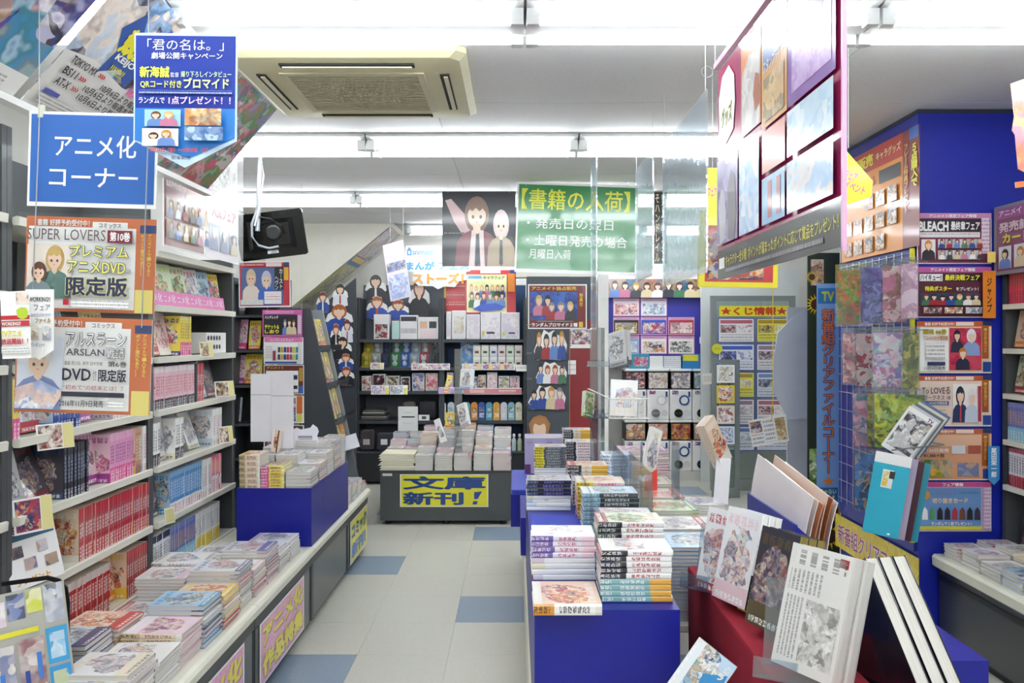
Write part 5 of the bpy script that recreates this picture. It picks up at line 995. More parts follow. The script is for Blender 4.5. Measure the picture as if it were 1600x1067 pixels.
# bare stepped tray on the near box
st = thing('stepped_tray', 'empty blue stepped card tray between book piles on the near blue box', 'tray', (.15, 2.9, CB))
for i in range(5):
    y0 = 2.46 + i * .16; part('step', MB().prism([(y0, CB + .0006), (y0 + .155, CB + .0006), (y0 + .155, CB + .02), (y0, CB + .008)], .062, .255, 'x'), mat('#2a3cb4', .5), st)
for i in range(4):
    y0 = 4.83 + i * .2; part('step', MB().box((-.02, y0, .6436), (.10, y0 + .185, .66 - .003 * i)), mat('#3a4ab8', .45), b3, (.226, 5.22, .45))
S_A = spine('#e8e0ea', '#f0d0dc', '#c03a6a', '#6a5aa8', .34, .2, '#f0d8e8'); S_B = spine('#f4f2f0', '#e8e4e0', '#303038', '#e09a3a', .3, .1, '#503820')
S_C = spine('#f2f0f0', '#f2f0f0', '#b83a4a', '#26262c', .36, .08, '#d8d8dc'); S_D = spine('#2c3438', '#3a4448', '#c8ccc8', '#7aa8b8', .3, .1, '#d8e8ec')
S_E = spine('#f0d8dc', '#f2e8e8', '#d83a5a', '#f0dc4a', .36, .1, '#a06a20'); S_F = spine('#1c1c34', '#2a2a50', '#8080c8', '#14141c', .3, .1, '#8090c0')
S_G = spine('#60666a', '#70767a', '#d0d4d4', '#f0e23a', .3, .1, '#806a10'); S_H = spine('#e4dcd0', '#e8b848', '#d8a038', '#26262a', .34, .4, '#d8d8dc')
S_T = spine('#8ab8b8', '#e8b04a', '#f2f2f0', '#8ab8b8', .2, .3, '#f0f0f0'); S_V = spine('#9cb4d0', '#a8c0d8', '#30405c', '#e8ecf0', .3, .1, '#405070')
def cstack(px, ybot, wpx, n, t, cv, sp, lab, z=CB, D=.13, adj='comic', **kw):
    Z = (H - z) * F / (ybot - CY); k = Z / F
    return stack('counter_comic', lab, (px - CX) * k, Z + D / 2, z + .0008, n, wpx * k, D, t, cv, sp, 0, .003, 1.2, adj=adj, **kw)
cstack(886, 962, 107, 1, .030, 'warm', S_B, 'the gold edged thick comic at the front left of centre counter', D=.20, adj='thick comic')
Zf = 2.40
stack('counter_comic', 'left front pile with blue red printed spines, centre counter', (881 - CX) * 2.43 / F, 2.43 + .08, CB + .0008, 8, .19, .14, .0165, 'pastel', S_A, 0, .003, 1.2, adj='comic', switch=(4, 'white', None))
stack('counter_comic', 'front pile with white and black printed spines, centre counter', (995 - CX) * 2.24 / F, 2.24 + .07, CB + .0008, 9, .195, .14, .0155, 'pastel', S_C, 0, .003, 1.0, adj='comic', switch=(4, 'cool', S_T))
stack('counter_comic', 'second pile with black footed white spines, centre counter', (986 - CX) * 2.47 / F, 2.47 + .07, CB + .0008, 10, .20, .14, .0165, 'green', S_C, 0, .003, 1.2, adj='comic', switch=(5, 'white', S_B))
stack('counter_comic', 'third pile with rosy covers, centre counter', (978 - CX) * 2.72 / F, 2.72 + .07, CB + .0008, 8, .19, .14, .016, 'pastel', S_E, 0, .003, 1.5, adj='comic')
stack('counter_comic', 'fourth pile with black silver spines, centre counter', (955 - CX) * 2.95 / F, 2.95 + .07, CB + .0008, 10, .20, .14, .016, 'cool', S_D, 0, .003, 1.2, adj='comic')
stack('counter_comic', 'fifth pile with yellow footed pink spines, centre counter', (940 - CX) * 3.2 / F, 3.2 + .07, CB + .0008, 10, .19, .14, .0155, 'warm', S_E, 0, .003, 1.2, adj='comic')
stack('counter_comic', 'sixth pile with grey title spines, centre counter', (930 - CX) * 3.5 / F, 3.5 + .07, CB + .0008, 7, .19, .14, .0155, 'white', S_H, 0, .003, 1.2, adj='comic')
stack('counter_comic', 'seventh pile with black and gold spines, centre counter', (919 - CX) * 3.77 / F, 3.77 + .07, CB + .0008, 8, .185, .14, .0165, 'warm', S_H, 0, .003, 1.2, adj='comic')
stack('counter_comic', 'pile with navy spines behind the empty tray, centre counter', (858 - CX) * 3.42 / F, 3.42 + .07, CB + .0008, 8, .185, .14, .0155, 'grey', S_F, 0, .003, 1.5, adj='comic', switch=(4, 'white', None))
stack('counter_comic', 'pile with yellow footed grey spines on the far blue box', (860 - CX) * 4.85 / F, 4.85 + .07, .661, 16, .185, .14, .0155, 'pastel', S_G, 0, .003, 1.2, adj='comic', switch=(8, 'white', None))
stack('counter_comic', 'pile with red footed white spines on the far blue box', (906 - CX) * 4.95 / F, 4.95 + .07, .644, 17, .17, .14, .0165, 'white', S_C, 0, .003, 1.2, adj='comic')
stack('counter_comic', 'hindmost pile with orange tipped spines on the far blue box', (902 - CX) * 5.3 / F, 5.3 + .07, .644, 19, .185, .14, .0165, 'white', S_H, 0, .003, 1.2, adj='comic')
stack('counter_comic', 'tall pile with blue title spines right of the grey stand', (972 - CX) * 4.25 / F * .9 + .02, 4.25, .644, 19, .15, .14, .0165, 'cool', S_V, 0, .003, 1.2, adj='comic', switch=(6, 'white', WSP))
# side table with large magazines
TT = .583
tb = thing('side_table', 'white topped side table carrying large magazine piles behind the red cloth', 'table', (.78, 3.9, 0))
part('table_top', MB().bev((.497, 2.79, TT - .03), (1.05, 5.0, TT), .006), CREAM, tb)
for x in (.53, 1.0):
    for y in (2.83, 4.95): part('leg', MB().box((x - .02, y - .02, 0), (x + .02, y + .02, TT - .03)), DGREY, tb)
MG = [(.63, 2.93, 20, .25, 'cool', 'nearest pile of large magazines behind the red cloth'), (.62, 3.2, 20, .25, 'pastel', 'second pile of large magazines behind the red cloth'), (.63, 3.47, 21, .25, 'green', 'third pile of large magazines, green topped, behind the red cloth'), (.63, 3.74, 21, .25, 'warm', 'fourth pile of large magazines, pale topped'), (.66, 4.15, 20, .25, 'white', 'fifth pile of large magazines behind the leaning volume'), (.70, 4.5, 25, .26, 'pink', 'tall pink topped pile of magazines under the leaning books'),
      (.90, 3.1, 14, .22, 'white', 'right hand pile of magazines, nearest of three'), (.90, 3.5, 15, .22, 'pastel', 'right hand pile of magazines, second of three'), (.90, 4.0, 14, .22, 'white', 'right hand pile of magazines, farthest of three')]
for x, yy, n, L, cv, lab in MG:
    stack('large_magazine', lab, x, yy, TT + .0008, n, L, .22 if L > .23 else .2, .0125 if n < 22 else .0145, cv, WSP, 180, .004, 1.5, adj='magazine')
# dividers of clear acrylic between the piles
for i, (x, y0, y1, z1, lab) in enumerate(((.272, 2.44, 3.4, CB + .17, 'long clear acrylic divider between tray and piles'), (.49, 2.9, 3.5, CB + .24, 'clear acrylic divider beside the large magazines'), (.492, 3.55, 4.1, CB + .2, 'clear acrylic divider beyond the large magazines'))):
    solo('acrylic_divider', MB().box((x - .0015, y0, CB + .0005 if i == 0 else TT + .001), (x + .0015, y1, z1)), clear('#dfe6ea', .18), lab, 'divider', (x, (y0 + y1) / 2, CB if i == 0 else TT))
def tag_disc(px, py, Z, r, c, lab):
    solo('index_tab', MB().prism([(r * math.cos(t * PI / 8), r * math.sin(t * PI / 8)) for t in range(9)], -.001, .001, 'y'), ink(c), lab, 'tab', (0, 0, 0)).location = W(px, py, Z)
tag_disc(946, 768, 3.45, .036, '#2f78c8', 'bright blue half round index tab among the centre piles'); tag_disc(914, 872, 2.62, .045, '#d8dadc', 'pale half round index tab by the empty tray')
# tall grey stand with wire basket
acrylic_post(933, 512, 787, 4.5, 22, 'tall grey clear stand with book ledges on the centre counter', (572, 652))
lean_book(919, 632, 4.45, 40, 22, .012, 'green', 'green edged paperbacks leaning on the tall grey stand', roll=-16, yaw=45, n=2)
lean_book(966, 545, 4.42, 56, 34, .012, 'grey', 'grey page edged books tilted at the top of the tall stand', roll=14, yaw=-50, n=4)
bk = thing('wire_basket', 'white wire basket hung on the tall grey stand', 'basket', W(978, 645, 4.2))
WW = mat('#eeeeea', .35)
x0, x1 = W(951, 0, 4.2)[0], W(1012, 0, 4.2)[0]; zt, zb = W(0, 622, 4.2)[2], W(0, 652, 4.2)[2]; y0, y1 = 4.15, 4.33
for z in (zt, zb): part('rim_wire', MB().tube([(x0, y0, z), (x1, y0, z), (x1, y1, z), (x0, y1, z), (x0, y0, z)], .003, 6), WW, bk)
for i in range(9):
    xx = x0 + (x1 - x0) * i / 8; part('wire', MB().tube([(xx, y0, zt), (xx, y0, zb), (xx, y1, zb), (xx, y1, zt)], .0018, 5), WW, bk)
part('hook', MB().tube([(x0, y0 + .05, zt), (x0 - .07, y0 + .2, zt + .03), (x0 - .08, y0 + .34, zt + .03)], .003, 6), WW, bk)
lean_book(974, 622, 4.24, 56, 42, .03, 'pastel', 'white anthology with a brown patterned cover in the wire basket', roll=-3, pitch=-6)
lean_book(1016, 706, 3.9, 76, 26, .018, 'white', 'white volume leaning right over the magazine piles', roll=-24, yaw=38, pitch=-8)
lean_book(1118, 690, 3.95, 78, 34, .016, 'warm', 'tan paged books leaning left before the glass door', roll=28, yaw=42, pitch=-8, n=3)
px_sheet('paper_board', 'blank white tall card standing before the magazine piles right', 'board', 1117, 716, 1140, 787, 3.93, CARD, thick=.003, roll=-4)
px_sheet('red_card', 'red card corner behind the leaning white volume', 'card', 1007, 732, 1027, 766, 3.8, ink('#e0392c'), outline=[(0, .4), (1, 0), (1, 1), (0, 1)])
for i, (px, py0, py1, Z) in enumerate(((896, 735, 800, 3.66), (1003, 690, 790, 3.3), (1055, 690, 787, 3.62))):
    px_sheet('acrylic_plate', f'{["left", "middle", "right"][i]} upright clear plate between the centre piles', 'plate', px - 9, py0, px + 9, py1, Z, clear('#dfe6ea', .2), yaw=[70, 72, -60][i], thick=.003)
# box of two printed panels at the far end
px_sheet('product_box', 'lilac double box with two small pictures at the far end of centre counter', 'box', 820, 681, 881, 740, 5.48, ink('#b9aed0'), [('r', 0, 0, 1, .06, PWHITE), ('r', .24, .38, .44, .72, ink('#2a2a6a')), ('r', .27, .5, .41, .7, ink('#c890b0')), ('r', .74, .38, .94, .72, ink('#2a2a6a')), ('r', .77, .5, .91, .7, ink('#c890b0')), ('r', .05, .1, .2, .24, fine('#b9aed0', '#504868', .02)), ('r', .55, .1, .7, .24, fine('#b9aed0', '#504868', .02)), ('r', 0, .75, .15, 1, ink('#6a3a6a'))], thick=.12)
px_sheet('white_carton', 'white rounded carton behind the far piles of the centre counter', 'box', 885, 671, 918, 739, 5.5, ink('#e6e4e2'), [('r', .6, .7, .95, .8, ink('#c8b070'))], thick=.12)
# ================================================================ POSTER COLUMN AT THE BACK
Zc = 8.6
pc = thing('poster_column', 'grey slat panel column covered with posters and cutouts at the back', 'column', (W(863, 0, Zc)[0], Zc + .2, 0))
cx0, cx1, cx2 = W(823, 0, Zc)[0], W(890, 0, Zc)[0], W(933, 0, Zc)[0]; ct = W(0, 432, Zc)[2]
part('front_panel', MB().box((cx0, Zc, 0), (cx1, Zc + .3, ct)), mat('#4b5158', .5), pc)
part('red_panel', MB().box((cx1 + .001, Zc + .02, 0), (cx2, Zc + .3, W(0, 500, Zc)[2])), mat('#8e2026', .4, coat=.3), pc)
part('grey_panel', MB().box((cx1 + .001, Zc + .02, W(0, 500, Zc)[2]), (cx2, Zc + .3, ct)), mat('#4b5158', .5), pc)
part('corner_strip', MB().box((cx1 - .002, Zc - .003, 0), (cx1 + .006, Zc + .019, W(0, 512, Zc)[2])), mat('#c8743a', .4), pc)
for i, py in enumerate((508, 552, 592, 632)): part('hook', MB().tube([(cx0 - .003, Zc + .01, W(0, py, Zc)[2]), (cx0 + .0, Zc - .06, W(0, py, Zc)[2]), (cx0 + .05, Zc - .08, W(0, py - 1, Zc)[2])], .004, 5), STEEL, pc)
px_sheet('event_poster', 'night blue group poster with gold title in a dark red frame on the column', 'poster', 825, 444, 917, 514, Zc - .01, PWHITE, [('r', .02, .03, .98, .97, ink('#7a1c24')), ('r', .04, .17, .84, .80, art('#1f3a90', '#3a6ac8', '#2a4aa8', '#14204a', scale=6)), *figures(2, .08, .2, .44, .7, 11), *figures(3, .3, .36, .82, .80, 12), ('t', 'アニメイト独占販売', .06, .05, .82, .14, ink('#e8b84a'), .04), ('t', 'ランダムブロマイド２種', .06, .86, .84, .95, PWHITE, .04), ('r', .16, .81, .76, .85, fine('#20242c', '#e8e4da', .015)), ('v', '特典付', .87, .2, .93, .5, ink('#e8b84a'), .03), ('r', .86, .84, .93, .96, ink('#e8c03a'))])
BLB = art('#2f5fb8', '#4a80d0', '#e8c0a0', '#f0ece8', '#7a2a34', scale=12)
BLOB = [(.3, 0), (.45, .1), (.6, .02), (.72, .18), (.9, .2), (1, .5), (.95, .9), (.8, 1), (.3, .96), (.1, 1), (0, .7), (.1, .4), (.2, .3)]
for a, b, c, d, m, lab in ((834, 515, 886, 563, art('#a02a38', '#2f5fb8', '#e8c0a0', '#f0ece8', '#c86aa0', scale=12), 'red and blue cluster cutout at the top of the grey column'), (837, 565, 886, 600, BLB, 'blue and white cluster cutout in the middle of the grey column'), (825, 602, 884, 640, BLB, 'blue dress coloured cluster cutout low on the grey column')): cutout(a, b, c, d, Zc - .008, PWHITE, lab, BLOB, n=4)
px_sheet('paper_cutout', 'brown and peach rounded cutout at the foot of the grey column', 'cutout', 826, 648, 860, 688, Zc - .03, ink('#b07a48'), [('p', [(.5 + .3 * math.cos(t * PI / 8), .58 + .36 * math.sin(t * PI / 8)) for t in range(16)], ink('#f0d0b4'), 'printed_face'), ('p', [(.12, .5), (.2, .2), (.5, .1), (.8, .2), (.88, .5), (.7, .34), (.5, .42), (.3, .34)], ink('#b98250'), 'printed_fringe')], outline=[(.2, .1), (.5, 0), (.8, .08), (1, .35), (.92, .7), (.75, 1), (.25, 1), (.08, .7), (0, .35)])
px_sheet('price_strip', 'white strip of three small cards on the red column panel', 'price card', 888, 563, 900, 585, Zc - .002, PWHITE, [('r', .05, .3, .95, .33, ink('#909090')), ('r', .05, .63, .95, .66, ink('#909090'))])
px_sheet('photo_sheet', 'white photo sheet with red collage at the top of the red panel', 'sheet', 886, 514, 924, 544, Zc + .005, PWHITE, [('r', .2, .05, .98, .8, art('#b02a34', '#f0e0d8', '#5a2a30', '#4a6aa8', scale=14)), ('r', .04, .1, .18, .9, art('#303848', '#8090b0', '#e8e8e8', scale=14))])
solo('white_post', MB().box((W(934, 0, Zc)[0], Zc - .05, 0), (W(950, 0, Zc)[0], Zc + .3, 2.3)), mat('#f0efea', .5), 'plain white post between the poster column and capsule machines', 'post', (W(942, 0, Zc)[0], Zc, 0))
solo('header_board', MB().box((W(806, 0, Zc)[0], Zc + .1, ct), (W(934, 0, Zc)[0], Zc + .3, ct + .12)), mat('#e0ddd2', .6), 'cream header board above the grey poster column', 'board', (W(870, 0, Zc)[0], Zc + .2, ct))
# ================================================================ CAPSULE MACHINES AND NOTICE WALL (back right)
Zg = 8.9
def gx(px): return (px - CX) * Zg / F
def gz(py): return H - (py - CY) * Zg / F
CW = 35 * Zg / F; CH = 80 * Zg / F
WM = mat('#efedea', .35, 0, .3); NAVY = mat('#1f3f8c', .4)
def ring(r0, r1, y0, y1, n=18):
    m = MB(); vs = []
    for k in range(n):
        c, s = math.cos(2 * PI * k / n), math.sin(2 * PI * k / n); vs += [(r0 * c, y0, r0 * s), (r1 * c, y0, r1 * s), (r1 * c, y1, r1 * s), (r0 * c, y1, r0 * s)]
    fs = [(4 * k + a, 4 * ((k + 1) % n) + a, 4 * ((k + 1) % n) + (a + 1) % 4, 4 * k + (a + 1) % 4) for k in range(n) for a in range(4)]
    return m.add(vs, fs)
def disc(r, y0, y1, n=16): 
    m = MB(); m.prism([(r * math.cos(2 * PI * k / n), r * math.sin(2 * PI * k / n)) for k in range(n)], y0, y1, 'y'); return m
def shift(m, dx, dz): m.v = [(x + dx, y, z + dz) for x, y, z in m.v]; return m
def capsule(x, z, lab, pal, dial):
    r = thing('capsule_machine', lab, 'capsule machine', (x, Zg, z), 'white capsule machines'); h = CW
    O = (0, 0, 0)
    part('body', MB().bev((-CW / 2 + .002, 0, .0), (CW / 2 - .002, .3, .33), .008), WM, r, O)
    part('display_case', MB().bev((-CW / 2 + .012, .01, .331), (CW / 2 - .012, .28, .53), .006), mat('#1c1c22', .4), r, O)
    part('case_window', MB().box((-CW / 2 + .02, .004, .345), (CW / 2 - .02, .0095, .515)), art(*pal, scale=14), r, O)
    part('case_lid', MB().bev((-CW / 2 + .002, -.01, .531), (CW / 2 - .002, .3, .558), .006), WM, r, O)
    dr = part('dial_ring', shift(ring(.042, .056, -.014, -.0005), .035, .215), NAVY if dial else mat('#d8d8d6', .4), r, O)
    part('dial_face', shift(disc(.04, -.008, -.0006), .035, .215), mat('#f2f2f0', .3), dr, O)
    kb = part('knob', shift(disc(.045, -.03, -.0005), -.03, .075), BLACK if dial else mat('#8a8c90', .3, .6), r, O)
    part('knob_grip', MB().box((-.065, -.042, .068), (.005, -.0305, .082)), mat('#303236', .4) if dial else STEEL, kb, O)
    part('coin_slot', MB().box((-.095, -.004, .28), (-.03, -.0006, .32)), art('#c83a48', '#3a4aa0', '#f0f0f0', scale=30), r, O)
    part('button', MB().box((.08, -.004, .25), (.1, -.0006, .31)), NAVY, r, O)
    part('chute', shift(disc(.035, -.006, -.0005), .07, .075), mat('#dcdad6', .4), r, O)
    return r
pals = [('#6a4a80', '#e8d0c0', '#302838', '#d84a50'), ('#e8e4dc', '#c8a890', '#f2f0ec', '#8a6a70'), ('#d8c8c0', '#8a7a88', '#f0e8e4', '#5a5060'), ('#3a9ab0', '#e8e0d8', '#2a6a80'), ('#f0e8d8', '#4a6a80', '#d8a050', '#c0504a'), ('#f0ece4', '#d8702a', '#c8c0b8'), ('#2a3a80', '#c84a3a', '#e8b84a', '#201c24'), ('#b8805a', '#e8d8c8', '#805038')]
zt2, zt1 = gz(656), gz(656) - .56
sd_ = solo('machine_plinth', MB().box((gx(975), Zg + .01, 0), (gx(1130), Zg + .32, zt1 - .0005)), mat('#d0cec8', .5), 'low plinth under the two rows of capsule machines', 'plinth', (gx(1050), Zg + .1, 0))
for j, z in enumerate((zt2, zt1)):
    for i in range(4):
        capsule(gx(993 + i * 35.5), z + .0006, f'{rowname[i]} white capsule machine from the left, {"upper" if j == 0 else "lower"} row', pals[i + 4 * j], i > 1 or j == 1)
solo('notice_board', MB().box((gx(953), Zg + .3, gz(575)), (gx(1110), Zg + .33, gz(434))), mat('#3a3aa0', .5), 'blue violet board behind the small posters above the capsule machines', 'board', (gx(1030), Zg + .3, gz(575)))
px_sheet('frieze_strip', 'illustrated strip along the top of the capsule corner wall', 'strip', 950, 436, 1105, 465, Zg + .25, art('#6a4a3a', '#a88868', '#3a6a8a', '#c87a3a', scale=6), figures(9, .01, .04, .99, 1, 21, 1.2), thick=.01)
bg3 = [[('#f0e0e8', '#d05a60', 'pink and red boxes'), ('#eef2f8', '#8ab0dc', 'white and pale blue'), (None, None, None)], [('#2a2028', '#e8c84a', 'black group'), ('#3a5ac8', '#d83a4a', 'rainbow striped'), ('#c03a48', '#e8c0c0', 'crimson')], [('#7ab0e0', '#f0e8f0', 'sky coloured'), ('#f4eef0', '#e8902a', 'white logo'), ('#f4eee8', '#506050', 'white goods')]]
for j in range(3):
    for i in range(3):
        a, b, nm = bg3[j][i]
        if a is None: continue
        x0 = 958 + i * 43; y0 = 466 + j * 29.5
        px_sheet('small_poster', f'{nm} small poster, {["top", "middle", "bottom"][j]} row of the blue board', 'poster', x0, y0, x0 + 41, y0 + 28, Zg + .29, ink('#e0a8c8'), [('r', .03, .16, .97, .95, ink(a)), ('r', .08, .3, .92, .9, art(a, b, '#f0e8e0', '#504858', scale=14)), ('r', .1, .03, .9, .13, fine('#e0a8c8', '#804060', .02))] + ([('t', 'Cure', .3, .4, .8, .66, ink('#4a4a58'), .05)] if nm == 'white logo' else []))
for a, b, c, d, m, lab in ((983, 553, 1014, 577, ink('#3a9ab4'), 'teal notice card left above the capsule machines'), (1015, 556, 1036, 576, PWHITE, 'blank cream card above the capsule machines'), (1037, 556, 1066, 576, fine('#f2f0ee', '#3a62a8', .02), 'white striped notice card above the capsule machines'), (1064, 553, 1094, 577, ink('#2f84c8'), 'blue and yellow notice card above the capsule machines')):
    px_sheet('notice_card', lab, 'card', a, b, c, d, Zg + .02, m, [('r', .1, .05, .9, .45, ink('#e6de3a'))] if 'yellow' in lab else ([('r', .25, .2, .95, .8, art('#f4f0f0', '#d04a6a', '#8aa0d0', scale=20))] if 'teal' in lab else []))
# glass partition with lottery notices
Zp = 8.3
def qx(px): return (px - CX) * Zp / F
def qz(py): return H - (py - CY) * Zp / F
gp = thing('glass_partition', 'glass partition with grey frame holding lottery notices', 'partition', (qx(1175), Zp + .1, 0))
part('frame_post', MB().box((qx(1111), Zp, 0), (qx(1119), Zp + .05, qz(462))), mat('#9aa29e', .35, .5), gp); part('frame_post', MB().box((qx(1236), Zp, 0), (qx(1243), Zp + .05, qz(462))), mat('#9aa29e', .35, .5), gp)
part('frame_rail', MB().box((qx(1119), Zp, .0), (qx(1236), Zp + .05, .12)), mat('#9aa29e', .35, .5), gp); part('frame_rail', MB().box((qx(1119), Zp, qz(470)), (qx(1236), Zp + .05, qz(462))), mat('#9aa29e', .35, .5), gp)
part('glass_pane', MB().box((qx(1119), Zp + .02, .12), (qx(1236), Zp + .026, qz(470))), clear('#dfe8e4', .08, .02), gp)
solo('grey_wall_panel', MB().box((qx(1113), Zp + .5, 0), (qx(1275), Zp + .53, 2.3)), mat('#d8dcda', .6), 'grey panel behind the glass partition', 'panel', (qx(1180), Zp + .5, 0))
px_sheet('lottery_banner', 'yellow banner with red stars and lettering over the glass partition', 'banner', 1124, 478, 1233, 494, Zp - .01, ink('#f0e22e'), [('t', '★くじ情報★', .02, .1, .97, .9, ink('#d0442a'), .04)])
rows = [(497, 535), (537, 579), (581, 621), (623, 664), (666, 704)]
for j, (y0, y1) in enumerate(rows):
    for i, (x0, x1) in enumerate(((1122, 1179), (1182, 1236))):
        c = [('#f0eeee', '#c06a78'), ('#e8eaf4', '#4a6ac0'), ('#f0e85a', '#b89a3a'), ('#eeeaea', '#a08898'), ('#e0e6ee', '#7a98c0')][(j + i * 2) % 5]
        px_sheet('lottery_notice', f'{["white and red", "blue and white", "yellow", "pale rose", "pale blue"][(j + i * 2) % 5]} lottery notice, {rowname[j]} row, {"left" if i == 0 else "right"} column behind the glass', 'notice', x0, y0, x1, y1, Zp + .012, ink('#4a5ab8'), [('r', .02, .03, .98, .97, ink(c[0])), ('r', .06, .08, .94, .22, ink(c[1])), ('r', .06, .28, .5, .6, art(c[0], c[1], '#584a50', '#e8d8c8', scale=18)), ('r', .54, .28, .94, .6, art(c[0], '#f2f0ee', c[1], scale=18)), ('r', .06, .66, .94, .92, fine(c[0], '#585060', .03))])
dr = thing('glass_door', 'narrow grey framed glass door standing ajar before the partition', 'door', (qx(1132), Zp - .35, 0))
Zd = 7.9
dx0, dx1 = (1113 - CX) * Zd / F, (1156 - CX) * Zd / F; dzt = H - (562 - CY) * Zd / F
for x in (dx0, dx1 - .045): part('door_stile', MB().box((x, Zd, 0.01), (x + .045, Zd + .03, dzt)), mat('#8f9894', .35, .5), dr)
part('door_rail', MB().box((dx0 + .045, Zd, dzt - .04), (dx1 - .045, Zd + .03, dzt)), mat('#8f9894', .35, .5), dr); part('door_rail', MB().box((dx0 + .045, Zd, .01), (dx1 - .045, Zd + .03, .1)), mat('#8f9894', .35, .5), dr)
part('glass_pane', MB().box((dx0 + .045, Zd + .012, .1), (dx1 - .045, Zd + .016, dzt - .04)), clear('#dfe8e4', .08, .02), dr)
for j, c in enumerate((('#f0f0ec', '#a89a5a'), ('#e8d23a', '#d04a3a'), ('#e8d8c8', '#a05a4a'), ('#e0e6ee', '#4a7ac8'))):
    px_sheet('door_notice', f'{["white", "yellow", "beige", "pale blue"][j]} notice strip on the narrow glass door', 'notice', 1120, 570 + j * 32, 1148, 598 + j * 32, Zd - .005, ink(c[0]), [('r', .1, .1, .9, .9, art(c[0], c[1], '#f4f0ec', '#584a50', scale=16))])
px_sheet('round_tag', 'round yellow tag on the partition post', 'tag', 1112, 537, 1129, 553, Zp - .02, ink('#dfe03a'), [('r', .25, .4, .75, .55, fine('#dfe03a', '#6a6a2a', .01))], outline=[(.5 + .5 * math.cos(t * PI / 8), .5 + .5 * math.sin(t * PI / 8)) for t in range(16)])
px_sheet('hexagon_tag', 'white hexagonal tag beside the small posters', 'tag', 1093, 522, 1110, 541, Zg + .29, PWHITE, outline=[(.5, 0), (1, .25), (1, .75), (.5, 1), (0, .75), (0, .25)])
px_sheet('tag_card', 'small green and black card beside the capsule machines', 'card', 1095, 556, 1113, 573, Zg + .02, ink('#98c03a'), [('r', .1, .1, .9, .5, ink('#20242c'))])
px_sheet('photo_card', 'small pinkish notice card hanging by the partition post', 'card', 1098, 583, 1124, 600, Zp - .01, ink('#ece8e0'), [('r', .05, .2, .8, .8, fine('#ece8e0', '#a07a7a', .015)), ('r', .8, .05, .97, .4, ink('#c04a50'))], roll=4)
# pale board and post in front of the partition
ps = thing('sign_stand', 'pale grey back of a rounded sign on a broad post', 'sign stand', (W(1245, 0, 6.0)[0], 6.0, 0))
oz = lambda py: H - (py - CY) * 6.0 / F
ox = lambda px: (px - CX) * 6.0 / F
part('sign_back', MB().prism([(ox(1208), oz(610)), (ox(1232), oz(655)), (ox(1266), oz(655)), (ox(1266), oz(480)), (ox(1240), oz(495)), (ox(1215), oz(520)), (ox(1209), oz(560))], 6.0, 6.012, 'y'), mat('#c3c8d2', .5), ps)
part('post', MB().box((ox(1231), 6.0121, 0), (ox(1266), 6.03, oz(480))), mat('#bcc0c6', .5), ps)
part('foot', MB().box((ox(1215), 5.9, 0), (ox(1275), 6.2, .01)).box((ox(1231), 6.031, .01), (ox(1266), 6.045, .3)), mat('#8a8e92', .5), ps)
px_sheet('hanging_leaflet', 'white printed leaflet hung by a yellow string before the glass', 'leaflet', 1172, 652, 1230, 694, 5.7, PWHITE, [('r', .03, .08, .34, .5, art('#d84a3a', '#e8b83a', '#3a4a80', '#f0f0f0', scale=20)), ('r', .38, .08, .66, .92, fine('#f2f0ee', '#505058', .03)), ('r', .7, .08, .97, .92, art('#f0e8d0', '#c8a870', '#8a7a60', scale=20)), ('r', .03, .55, .34, .92, fine('#f2f0ee', '#505058', .03))], roll=10)
a = W(1207, 655, 5.7)
solo('yellow_string', MB().tube([(a[0] - .01, 5.69, a[2] - .01), (a[0], 5.69, a[2] + .15), (a[0] + .0, 5.69, CEIL - .001)], .003, 5), mat('#e8cc2a', .5), 'yellow string carrying the white leaflet', 'string', a)
